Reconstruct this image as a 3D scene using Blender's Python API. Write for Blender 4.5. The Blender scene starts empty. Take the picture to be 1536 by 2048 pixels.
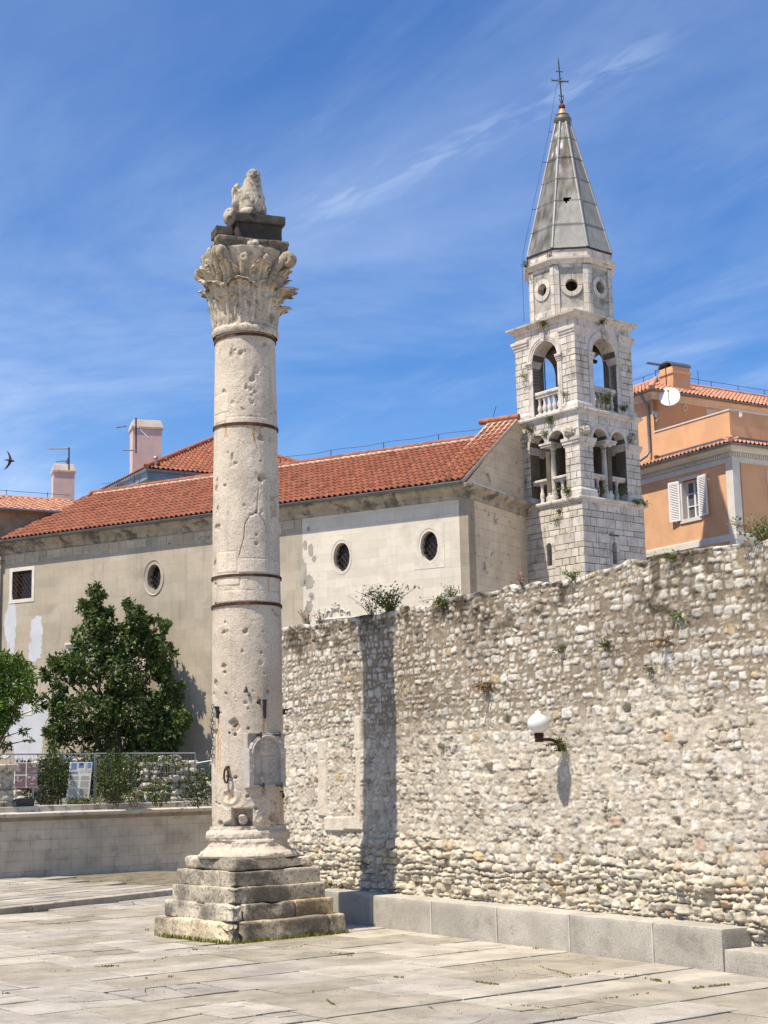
import bpy, bmesh, math, random
import numpy as np
from mathutils import Vector, Matrix

# ------------------------------------------------------------------ camera, sky, sun, exposure
scene = bpy.context.scene
COL = scene.collection
FPX, CX, CY, ROLL, HC = 3077.0, 768.0, 1024.0, 0.0215, 2.66     # focal length in photo pixels, eye height
PITCH = math.atan(541 / FPX)
_r = Vector((1, 0, 0)); _f = Vector((0, math.cos(PITCH), math.sin(PITCH))); _u = Vector((0, -math.sin(PITCH), math.cos(PITCH)))
CR = _r * math.cos(ROLL) - _u * math.sin(ROLL)
CU = _r * math.sin(ROLL) + _u * math.cos(ROLL)
EYE = Vector((0, 0, HC))
cam_data = bpy.data.cameras.new('camera')
cam_data.sensor_fit = 'VERTICAL'; cam_data.sensor_height = 24.0; cam_data.lens = FPX / 2048 * 24.0
cam_data.clip_start = 0.1; cam_data.clip_end = 6000
cam = bpy.data.objects.new('camera', cam_data); COL.objects.link(cam)
m3 = Matrix((CR, CU, -_f)).transposed()
cam.matrix_world = Matrix.Translation(EYE) @ m3.to_4x4()
scene.camera = cam

SUN_AZ = Vector((0.793, 0.609, 0)).normalized()     # the way the light travels over the ground
SUN_EL = math.radians(61)
sun_dir = SUN_AZ * math.cos(SUN_EL) + Vector((0, 0, -math.sin(SUN_EL)))
ld = bpy.data.lights.new('sun', 'SUN'); ld.energy = 4.15; ld.angle = math.radians(0.5); ld.color = (1.0, 0.90, 0.745)
sun = bpy.data.objects.new('sun', ld); COL.objects.link(sun)
sun.rotation_euler = sun_dir.to_track_quat('-Z', 'Y').to_euler()

world = bpy.data.worlds.new('World'); scene.world = world; world.use_nodes = True
nt = world.node_tree; nt.nodes.clear()
def WN(t, **k):
    n = nt.nodes.new(t)
    for a, b in k.items(): setattr(n, a, b)
    return n
sky = WN('ShaderNodeTexSky', sky_type='NISHITA'); sky.sun_disc = False
sky.sun_elevation = SUN_EL
sky.sun_rotation = math.atan2(-SUN_AZ.x, -SUN_AZ.y)
sky.air_density = 1.0; sky.dust_density = 0.6; sky.ozone_density = 1.5; sky.altitude = 0
hsv = WN('ShaderNodeHueSaturation'); hsv.inputs['Saturation'].default_value = 1.12; hsv.inputs['Hue'].default_value = 0.508
nt.links.new(sky.outputs[0], hsv.inputs['Color'])
# thin wind-drawn cirrus on a flat high layer: direction / height above the horizon
tc = WN('ShaderNodeTexCoord'); sep = WN('ShaderNodeSeparateXYZ'); nt.links.new(tc.outputs['Generated'], sep.inputs[0])
def wmath(op, a, b=None):
    n = WN('ShaderNodeMath', operation=op)
    for i, x in enumerate((a, b)):
        if x is None: continue
        if isinstance(x, (int, float)): n.inputs[i].default_value = x
        else: nt.links.new(x, n.inputs[i])
    return n.outputs[0]
zz = wmath('MAXIMUM', wmath('ADD', sep.outputs['Z'], 0.05), 0.03)
px = wmath('DIVIDE', sep.outputs['X'], zz); py = wmath('DIVIDE', sep.outputs['Y'], zz)
cmb = WN('ShaderNodeCombineXYZ'); nt.links.new(px, cmb.inputs[0]); nt.links.new(py, cmb.inputs[1])
def cloud(deg, sa, sb, lo, hi, seed, dist=.4, det=8, ro=.55):
    c_, s_ = math.cos(math.radians(deg)), math.sin(math.radians(deg))
    al = wmath('ADD', wmath('MULTIPLY', px, c_ * sa), wmath('MULTIPLY', py, s_ * sa))
    ac = wmath('ADD', wmath('MULTIPLY', px, -s_ * sb), wmath('MULTIPLY', py, c_ * sb))
    cm = WN('ShaderNodeCombineXYZ'); nt.links.new(al, cm.inputs[0]); nt.links.new(ac, cm.inputs[1]); cm.inputs[2].default_value = seed
    nz = WN('ShaderNodeTexNoise'); nz.inputs['Scale'].default_value = 1.0; nz.inputs['Detail'].default_value = det
    nz.inputs['Roughness'].default_value = ro; nz.inputs['Distortion'].default_value = dist
    nt.links.new(cm.outputs[0], nz.inputs['Vector'])
    rp = WN('ShaderNodeMapRange', interpolation_type='SMOOTHSTEP'); rp.inputs[1].default_value = lo; rp.inputs[2].default_value = hi
    nt.links.new(nz.outputs[0], rp.inputs[0]); return rp.outputs[0]
veil = cloud(-44, .55, .85, .36, .80, 3.3, .6, 9, .6)          # broad soft veil
streak = cloud(-58, .55, 2.1, .50, .80, 8.9, .5, 9, .62)       # long combed streaks
hz = WN('ShaderNodeMapRange'); hz.inputs[1].default_value = .44; hz.inputs[2].default_value = .12; hz.inputs[3].default_value = .22; hz.inputs[4].default_value = 1.0
nt.links.new(sep.outputs['Z'], hz.inputs[0])
hzn = WN('ShaderNodeMapRange', interpolation_type='SMOOTHSTEP'); hzn.inputs[1].default_value = .30; hzn.inputs[2].default_value = .02; hzn.inputs[3].default_value = 0; hzn.inputs[4].default_value = .38; nt.links.new(sep.outputs['Z'], hzn.inputs[0]); haze = hzn.outputs[0]
# one thin combed trail across the sky, lying on a great circle
def sky_dir(x, y): return (_f + CR * ((x - CX) / FPX) - CU * ((y - CY) / FPX)).normalized()
ta_, tb_ = sky_dir(585, 455), sky_dir(1325, 95); tn_ = ta_.cross(tb_).normalized(); tm_ = (tb_ - ta_).normalized()
def wdot(v):
    n = WN('ShaderNodeVectorMath', operation='DOT_PRODUCT'); nt.links.new(tc.outputs['Generated'], n.inputs[0]); n.inputs[1].default_value = tuple(v); return n.outputs['Value']
al_, ac_ = wdot(tm_), wdot(tn_)
cmt = WN('ShaderNodeCombineXYZ'); nt.links.new(wmath('MULTIPLY', al_, 26.0), cmt.inputs[0]); nt.links.new(wmath('MULTIPLY', ac_, 120.0), cmt.inputs[1])
tz = WN('ShaderNodeTexNoise'); tz.inputs['Scale'].default_value = 1.0; tz.inputs['Detail'].default_value = 8; tz.inputs['Distortion'].default_value = .8; nt.links.new(cmt.outputs[0], tz.inputs['Vector'])
wid_ = wmath('ADD', .006, wmath('MULTIPLY', tz.outputs[0], .010)); q_ = wmath('DIVIDE', wmath('ADD', ac_, wmath('MULTIPLY', wmath('SUBTRACT', tz.outputs[0], .5), .012)), wid_)
g_ = wmath('DIVIDE', 1.0, wmath('ADD', 1.0, wmath('MULTIPLY', q_, q_)))
tr1 = WN('ShaderNodeMapRange', interpolation_type='SMOOTHSTEP'); tr1.inputs[1].default_value = .40; tr1.inputs[2].default_value = .66; nt.links.new(tz.outputs[0], tr1.inputs[0])
e0, e1 = tm_.dot(ta_), tm_.dot(tb_)
ed0 = WN('ShaderNodeMapRange', interpolation_type='SMOOTHSTEP'); ed0.inputs[1].default_value = e0 - .02; ed0.inputs[2].default_value = e0 + .03; nt.links.new(al_, ed0.inputs[0])
ed1 = WN('ShaderNodeMapRange', interpolation_type='SMOOTHSTEP'); ed1.inputs[1].default_value = e1 + .03; ed1.inputs[2].default_value = e1 - .02; nt.links.new(al_, ed1.inputs[0])
trail = wmath('MULTIPLY', wmath('MULTIPLY', wmath('MULTIPLY', g_, g_), tr1.outputs[0]), wmath('MULTIPLY', wmath('MULTIPLY', ed0.outputs[0], ed1.outputs[0]), .17))
amt = wmath('MINIMUM', wmath('ADD', wmath('MULTIPLY', wmath('MULTIPLY', veil, 1.05), hz.outputs[0]), wmath('ADD', wmath('MULTIPLY', streak, .17), wmath('ADD', haze, trail))), .8)
tintn = WN('ShaderNodeMix', data_type='RGBA', blend_type='MULTIPLY'); tintn.inputs[0].default_value = 1; nt.links.new(hsv.outputs[0], tintn.inputs[6]); tintn.inputs[7].default_value = (.63, 1.07, 1.46, 1)
mix = WN('ShaderNodeMix', data_type='RGBA'); nt.links.new(amt, mix.inputs[0]); nt.links.new(tintn.outputs[2], mix.inputs[6])
mix.inputs[7].default_value = (6.6, 7.9, 10.2, 1)
bg = WN('ShaderNodeBackground'); bg.inputs[1].default_value = 0.066
nt.links.new(mix.outputs[2], bg.inputs[0])
wo = WN('ShaderNodeOutputWorld'); nt.links.new(bg.outputs[0], wo.inputs[0])

vs = scene.view_settings; vs.view_transform = 'Standard'; vs.look = 'None'; vs.gamma = 1; vs.use_curve_mapping = False
vs.exposure = 0.75
scene.cycles.max_bounces = 6; scene.cycles.transparent_max_bounces = 4

# ------------------------------------------------------------------ helpers
def ray(x, y): return _f + CR * ((x - CX) / FPX) - CU * ((y - CY) / FPX)
def on_z(x, y, z):
    d = ray(x, y); return EYE + d * ((z - HC) / d.z)
def at(x, y, Y):
    d = ray(x, y); return EYE + d * (Y / d.y)
def axes(deg):
    a = math.radians(deg); return Vector((math.cos(a), math.sin(a), 0)), Vector((-math.sin(a), math.cos(a), 0))
def on_wall(x, y, p, n):
    d = ray(x, y); n = Vector((n[0], n[1], 0)); p = Vector((p[0], p[1], 0))
    return EYE + d * ((p - EYE).dot(n) / d.dot(n))
Z = Vector((0, 0, 1))

def _hash(i, j, k, s):
    with np.errstate(over='ignore'):
        h = (i.astype(np.uint32) * np.uint32(374761393) + j.astype(np.uint32) * np.uint32(668265263)
             + k.astype(np.uint32) * np.uint32(2246822519) + np.uint32((s * 3266489917) & 0xffffffff))
        h = (h ^ (h >> np.uint32(13))) * np.uint32(1274126177)
        h = h ^ (h >> np.uint32(16))
    return h.astype(np.float64) / 4294967295.0
def vnoise(p, s=0):
    p = np.asarray(p, float); i = np.floor(p).astype(np.int64); f = p - i; f = f * f * (3 - 2 * f)
    out = 0
    for a in (0, 1):
        wa = f[..., 0] if a else 1 - f[..., 0]
        for b in (0, 1):
            wb = f[..., 1] if b else 1 - f[..., 1]
            for c in (0, 1):
                wc = f[..., 2] if c else 1 - f[..., 2]
                out = out + wa * wb * wc * _hash(i[..., 0] + a, i[..., 1] + b, i[..., 2] + c, s)
    return out * 2 - 1
def fbm(p, o=4, s=0, g=.5):
    p = np.asarray(p, float); a, t, n = 1., 0., 0.
    for k in range(o):
        t = t + a * vnoise(p * 2 ** k + k * 17.3, s + k); n += a; a *= g
    return t / n
def sst(a, b, x):
    t = np.clip((x - a) / (b - a), 0, 1); return t * t * (3 - 2 * t)

def put(o, parent=None):
    COL.objects.link(o)
    if parent is not None: o.parent = parent
    return o
def tag(o, label=None, cat=None, group=None, kind=None):
    if label: o['label'] = label
    if cat: o['category'] = cat
    if group: o['group'] = group
    if kind: o['kind'] = kind
    return o
def thing(name, label, cat, loc=(0, 0, 0), rot=0, group=None, scale=1):
    o = bpy.data.objects.new(name, None); o.empty_display_size = .2
    o.location = loc; o.rotation_euler = (0, 0, math.radians(rot)); o.scale = (scale,) * 3
    put(o); return tag(o, label, cat, group)

def mesh_np(name, V, F, mat, parent=None, tint=None, smooth=False, dom='POINT'):
    """V (n,3), F (m,k) all faces of k corners"""
    V = np.ascontiguousarray(V, np.float32); F = np.ascontiguousarray(F, np.int32)
    me = bpy.data.meshes.new(name); k = F.shape[1]
    me.vertices.add(len(V)); me.vertices.foreach_set('co', V.ravel())
    me.loops.add(F.size); me.loops.foreach_set('vertex_index', F.ravel())
    me.polygons.add(len(F)); me.polygons.foreach_set('loop_start', np.arange(len(F), dtype=np.int32) * k)
    me.update(calc_edges=True)
    n = len(V) if dom == 'POINT' else F.size
    at_ = me.attributes.new('tint', 'FLOAT_COLOR', dom)
    c = np.ones((n, 4), np.float32)
    if tint is not None: c[:, :3] = tint
    at_.data.foreach_set('color', c.ravel())
    me.polygons.foreach_set('use_smooth', np.full(len(F), smooth))
    me.materials.append(mat); me.validate(); me.update()
    return put(bpy.data.objects.new(name, me), parent)
def grid_np(name, P, mat, parent=None, tint=None, smooth=True, wrap=False, mask=None):
    ny, nx = P.shape[:2]; idx = np.arange(ny * nx).reshape(ny, nx)
    if wrap: idx = np.concatenate([idx, idx[:, :1]], 1)
    F = np.stack([idx[:-1, :-1], idx[:-1, 1:], idx[1:, 1:], idx[1:, :-1]], -1)
    if mask is not None: F = F[mask]
    F = F.reshape(-1, 4)
    return mesh_np(name, P.reshape(-1, 3), F, mat, parent, None if tint is None else tint.reshape(-1, 3), smooth)

class Fr:
    """a flat frame: origin, u along, n outward, v up"""
    def __init__(s, o, u, n, v=Z): s.o, s.u, s.n, s.v = Vector(o), Vector(u), Vector(n), Vector(v)
    def __call__(s, a, b, c=0.0): return s.o + s.u * a + s.v * b + s.n * c     # along, up, out
WORLD = Fr((0, 0, 0), (1, 0, 0), (0, -1, 0))
class MB:
    def __init__(s): s.v, s.f, s.t, s.sm = [], [], [], []
    def add(s, vs, fs, tint=(1, 1, 1), smooth=False):
        b = len(s.v); s.v += [tuple(x) for x in vs]
        for f in fs:
            s.f.append([b + i for i in f]); s.t.append(tint); s.sm.append(smooth)
    def poly(s, pts, tint=(1, 1, 1)): s.add(pts, [list(range(len(pts)))], tint)
    def box(s, x0, x1, y0, y1, z0, z1, tint=(1, 1, 1)):
        v = [(x, y, z) for z in (z0, z1) for y in (y0, y1) for x in (x0, x1)]
        s.add(v, [(0, 2, 3, 1), (4, 5, 7, 6), (0, 1, 5, 4), (2, 6, 7, 3), (0, 4, 6, 2), (1, 3, 7, 5)], tint)
    def fbox(s, fr, u0, u1, v0, v1, n0, n1, tint=(1, 1, 1), ch=0.0):
        """box in a frame; ch chamfers the outer face"""
        A = [fr(u0, v0, n0), fr(u1, v0, n0), fr(u1, v1, n0), fr(u0, v1, n0)]
        B = [fr(u0, v0, n1 - ch), fr(u1, v0, n1 - ch), fr(u1, v1, n1 - ch), fr(u0, v1, n1 - ch)]
        fs = [(3, 2, 1, 0), (0, 1, 5, 4), (1, 2, 6, 5), (2, 3, 7, 6), (3, 0, 4, 7)]
        if ch > 0:
            Cc = [fr(u0 + ch, v0 + ch, n1), fr(u1 - ch, v0 + ch, n1), fr(u1 - ch, v1 - ch, n1), fr(u0 + ch, v1 - ch, n1)]
            s.add(A + B + Cc, fs + [(4, 5, 9, 8), (5, 6, 10, 9), (6, 7, 11, 10), (7, 4, 8, 11), (8, 9, 10, 11)], tint)
        else: s.add(A + B, fs + [(4, 5, 6, 7)], tint)
    def prism(s, pts, d, tint=(1, 1, 1)):
        """extrude a polygon (3D points) by vector d"""
        n = len(pts); d = Vector(d); a = [Vector(p) for p in pts]; b = [p + d for p in a]
        s.add(a + b, [list(range(n))[::-1], list(range(n, 2 * n))] + [(i, (i + 1) % n, n + (i + 1) % n, n + i) for i in range(n)], tint)
    def tube(s, path, r, seg=8, tint=(1, 1, 1), cap=True, smooth=True):
        path = [Vector(p) for p in path]; n = len(path); rs = r if isinstance(r, (list, tuple)) else [r] * n
        vs = []; prev = None
        for i, p in enumerate(path):
            d = (path[min(i + 1, n - 1)] - path[max(i - 1, 0)]).normalized()
            if prev is None:
                a = d.cross(Vector((0, 0, 1)));
                if a.length < 1e-3: a = d.cross(Vector((1, 0, 0)))
            else: a = prev - d * prev.dot(d)
            a.normalize(); prev = a; b = d.cross(a)
            for k in range(seg):
                t = 2 * math.pi * k / seg; vs.append(p + (a * math.cos(t) + b * math.sin(t)) * rs[i])
        fs = [(i * seg + k, i * seg + (k + 1) % seg, (i + 1) * seg + (k + 1) % seg, (i + 1) * seg + k) for i in range(n - 1) for k in range(seg)]
        s.add(vs, fs, tint, smooth)
        if cap:
            s.add(vs[:seg], [list(range(seg))[::-1]], tint); s.add(vs[-seg:], [list(range(seg))], tint)
    def lathe(s, prof, c, seg=24, tint=(1, 1, 1), ax=None, a0=0, a1=2 * math.pi, smooth=True):
        """prof: (r, z) list round a vertical axis at c, or round ax = Fr (v is the axis)"""
        full = abs(a1 - a0) > 6.28; m = seg if full else seg + 1
        fr = ax or Fr(c, (1, 0, 0), (0, 1, 0))
        vs = [fr(r * math.cos(a0 + (a1 - a0) * k / seg), z, r * math.sin(a0 + (a1 - a0) * k / seg)) for r, z in prof for k in range(m)]
        fs = [(i * m + k, i * m + (k + 1) % m, (i + 1) * m + (k + 1) % m, (i + 1) * m + k) for i in range(len(prof) - 1) for k in range(m if full else seg)]
        s.add(vs, fs, tint, smooth)
        if full:
            if prof[0][0] > 1e-4: s.add(vs[:m], [list(range(m))[::-1]], tint)
            if prof[-1][0] > 1e-4: s.add(vs[-m:], [list(range(m))], tint)
    def sweep(s, path, prof, closed=True, tint=(1, 1, 1), z0=0.0, caps=True):
        """profile (out, z) along a plan path, mitred; outward is to the right of the path's direction"""
        n = len(path); P = [Vector((p[0], p[1], 0)) for p in path]; offs = []
        for i in range(n):
            e0 = (P[i] - P[i - 1]) if (closed or i > 0) else (P[1] - P[0])
            e1 = (P[(i + 1) % n] - P[i]) if (closed or i < n - 1) else (P[-1] - P[-2])
            n0 = Vector((e0.y, -e0.x, 0)).normalized(); n1 = Vector((e1.y, -e1.x, 0)).normalized()
            offs.append((n0 + n1) / max(.2, 1 + n0.dot(n1)))
        m = len(prof); vs = [P[i] + offs[i] * o + Z * (z + z0) for i in range(n) for o, z in prof]
        fs = [(i * m + k, ((i + 1) % n) * m + k, ((i + 1) % n) * m + k + 1, i * m + k + 1) for i in range(n if closed else n - 1) for k in range(m - 1)]
        s.add(vs, fs, tint)
        if not closed and caps: s.add(vs[:m], [list(range(m))], tint); s.add(vs[-m:], [list(range(m))[::-1]], tint)
    def strips(s, fr, w0, w1, h0, h1, t, holes=(), tint=(1, 1, 1), back=True):
        """a wall of thickness t with openings (u0, u1, lo(u), hi(u), segments)"""
        br = {w0, w1}
        for (a, b, lo, hi, n) in holes:
            for k in range(n + 1): br.add(a + (b - a) * k / n)
        br = sorted(x for x in br if w0 - 1e-6 <= x <= w1 + 1e-6)
        for a, b in zip(br[:-1], br[1:]):
            if b - a < 1e-6: continue
            mid = (a + b) / 2; hs = sorted([h for h in holes if h[0] < mid < h[1]], key=lambda h: h[2](mid))
            lo = (h0, h0)
            e = 1e-5
            for h in hs + [None]:
                hi = (h1, h1) if h is None else (h[2](a + e), h[2](b - e))
                if max(hi[0] - lo[0], hi[1] - lo[1]) > 1e-5:
                    s.poly([fr(a, lo[0]), fr(b, lo[1]), fr(b, hi[1]), fr(a, hi[0])], tint)
                    if back: s.poly([fr(a, hi[0], -t), fr(b, hi[1], -t), fr(b, lo[1], -t), fr(a, lo[0], -t)], tint)
                if h is not None:
                    s.poly([fr(a, hi[0]), fr(b, hi[1]), fr(b, hi[1], -t), fr(a, hi[0], -t)], tint)
                    lo = (h[3](a + e), h[3](b - e))
                    s.poly([fr(a, lo[0], -t), fr(b, lo[1], -t), fr(b, lo[1]), fr(a, lo[0])], tint)
        for (a, b, lo, hi, n) in holes:
            for x, e in ((a, 1e-5), (b, -1e-5)):
                if hi(x + e) - lo(x + e) > .02 and w0 < x < w1:
                    s.poly([fr(x, lo(x + e)), fr(x, hi(x + e)), fr(x, hi(x + e), -t), fr(x, lo(x + e), -t)][::1 if e < 0 else -1], tint)
        s.poly([fr(w0, h1), fr(w1, h1), fr(w1, h1, -t), fr(w0, h1, -t)], tint)
        for x in (w0, w1): s.poly([fr(x, h0), fr(x, h1), fr(x, h1, -t), fr(x, h0, -t)], tint)
    def blocks(s, fr, w0, w1, rows, blocked, rng, lmin=.25, lmax=.6, gap=.010, proud=(.006, .020), ch=.006, tf=None):
        """courses of separate stones on a wall face; blocked(v0, v1) gives the u-intervals left free"""
        for v0, v1 in zip(rows[:-1], rows[1:]):
            free = [(w0, w1)]
            for a, b in blocked(v0, v1):
                nf = []
                for p, q in free:
                    if b <= p or a >= q: nf.append((p, q)); continue
                    if a > p: nf.append((p, a))
                    if b < q: nf.append((b, q))
                free = nf
            for p, q in free:
                if q - p < .03: continue
                cuts = [p]; x = p + rng.uniform(.3, 1) * lmax
                while x < q - lmin * .6: cuts.append(x); x += rng.uniform(lmin, lmax)
                cuts.append(q)
                for a, b in zip(cuts[:-1], cuts[1:]):
                    j = gap * rng.uniform(.3, 1.2) / 2; k = gap * rng.uniform(.3, 1.3) / 2
                    if b - a - 2 * j < .03 or v1 - v0 - 2 * k < .03: continue
                    s.fbox(fr, a + j, b - j, v0 + k, v1 - k, -.01, rng.uniform(*proud), (tf or stone_tint)(rng), ch)
    def build(s, name, mat, parent=None):
        me = bpy.data.meshes.new(name); me.from_pydata(s.v, [], s.f)
        cnt = np.array([len(f) for f in s.f]); t = np.ones((cnt.sum(), 4), np.float32)
        t[:, :3] = np.repeat(np.array(s.t, np.float32), cnt, 0)
        a = me.attributes.new('tint', 'FLOAT_COLOR', 'CORNER'); a.data.foreach_set('color', t.ravel())
        me.polygons.foreach_set('use_smooth', np.array(s.sm, bool))
        for mm in (mat if isinstance(mat, (list, tuple)) else [mat]): me.materials.append(mm)
        me.update()
        return put(bpy.data.objects.new(name, me), parent)
def stone_tint(rng):
    g = rng.uniform(.86, 1.06); w = rng.uniform(-.02, .05)
    if rng.random() < .08: g *= .85; w += .06
    return (g * (1 + w * .5), g, g * (1 - w))
def arc_hi(uc, half, spring, rise=None):
    rise = rise or half
    return lambda u: spring + rise * math.sqrt(max(0, 1 - ((u - uc) / half) ** 2))
def arch(uc, half, sill, spring, n=14): return (uc - half, uc + half, lambda u: sill, arc_hi(uc, half, spring), n)
def oval(uc, vc, a, b, n=18):
    return (uc - a, uc + a, lambda u: vc - b * math.sqrt(max(0, 1 - ((u - uc) / a) ** 2)), lambda u: vc + b * math.sqrt(max(0, 1 - ((u - uc) / a) ** 2)), n)
def rect(u0, u1, v0, v1): return (u0, u1, lambda u: v0, lambda u: v1, 1)
def ring(mb, fr, uc, vc, a0, b0, a1, b1, n0, n1, t0=0, t1=2 * math.pi, seg=32, tint=(1, 1, 1), inner=0.0, n0i=None):
    """a flat (or splayed) elliptical ring standing n0..n1 out of a wall; the inner edge may lie deeper (n0i)"""
    ni = n1 if n0i is None else n0i; full = abs(t1 - t0) > 6.28
    vs = []
    for k in range(seg + 1):
        t = t0 + (t1 - t0) * k / seg; c, s_ = math.cos(t), math.sin(t)
        vs += [fr(uc + a1 * c, vc + b1 * s_, n0), fr(uc + a1 * c, vc + b1 * s_, n1), fr(uc + a0 * c, vc + b0 * s_, ni), fr(uc + a0 * c, vc + b0 * s_, n0 - inner)]
    fs = []
    for k in range(seg):
        for j in range(3): fs.append((k * 4 + j, k * 4 + 4 + j, k * 4 + 5 + j, k * 4 + 1 + j))
    mb.add(vs, fs, tint)
    if not full:
        mb.add(vs[:4], [(0, 1, 2, 3)], tint); mb.add(vs[-4:], [(3, 2, 1, 0)], tint)

def rough_grid(dx, dy, dz, r, res, amp, seed, freq=3.0, chips=()):
    """a rounded, weathered block centred on 0: returns V, F"""
    Vs, Fs, b = [], [], 0
    h = np.array([dx, dy, dz]) / 2
    for axis in range(3):
        for sg in (-1, 1):
            i, j = [(1, 2), (2, 0), (0, 1)][axis]
            n, m = max(2, int(2 * h[i] / res)), max(2, int(2 * h[j] / res))
            a, c = np.meshgrid(np.linspace(-1, 1, n + 1), np.linspace(-1, 1, m + 1))
            p = np.zeros(a.shape + (3,)); p[..., axis] = sg * h[axis]; p[..., i] = a * h[i]; p[..., j] = c * h[j]
            q = np.clip(p, -(h - r), h - r); d = p - q; L = np.linalg.norm(d, axis=-1, keepdims=True)
            nn = d / np.maximum(L, 1e-9); p = q + nn * r
            disp = fbm(p * freq + seed * 3.7, 5, seed, .55) * amp + fbm(p * 13 + seed, 3, seed + 7, .6) * amp * .28
            big = fbm(p * .9 + seed * 9.1, 2, seed + 50); disp = disp - sst(.25, .6, big) * amp * 1.2
            for (cx, cy, cz, cr, cd) in chips:
                dd = np.linalg.norm(p - np.array([cx, cy, cz]), axis=-1); disp = disp - cd * (1 - sst(.3, 1, dd / cr + .15 * fbm(p * 6, 3, seed + 3)))
            p = p + nn * disp[..., None]
            idx = np.arange(a.size).reshape(a.shape) + b
            F = np.stack([idx[:-1, :-1], idx[:-1, 1:], idx[1:, 1:], idx[1:, :-1]], -1).reshape(-1, 4)
            if sg < 0: F = F[:, ::-1]
            Vs.append(p.reshape(-1, 3)); Fs.append(F); b += a.size
    return np.concatenate(Vs), np.concatenate(Fs)
def rot_xy(V, deg, o=(0, 0, 0)):
    a = math.radians(deg); c, s_ = math.cos(a), math.sin(a)
    W = V.copy(); W[:, 0] = V[:, 0] * c - V[:, 1] * s_; W[:, 1] = V[:, 0] * s_ + V[:, 1] * c
    return W + np.array(o)

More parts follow.
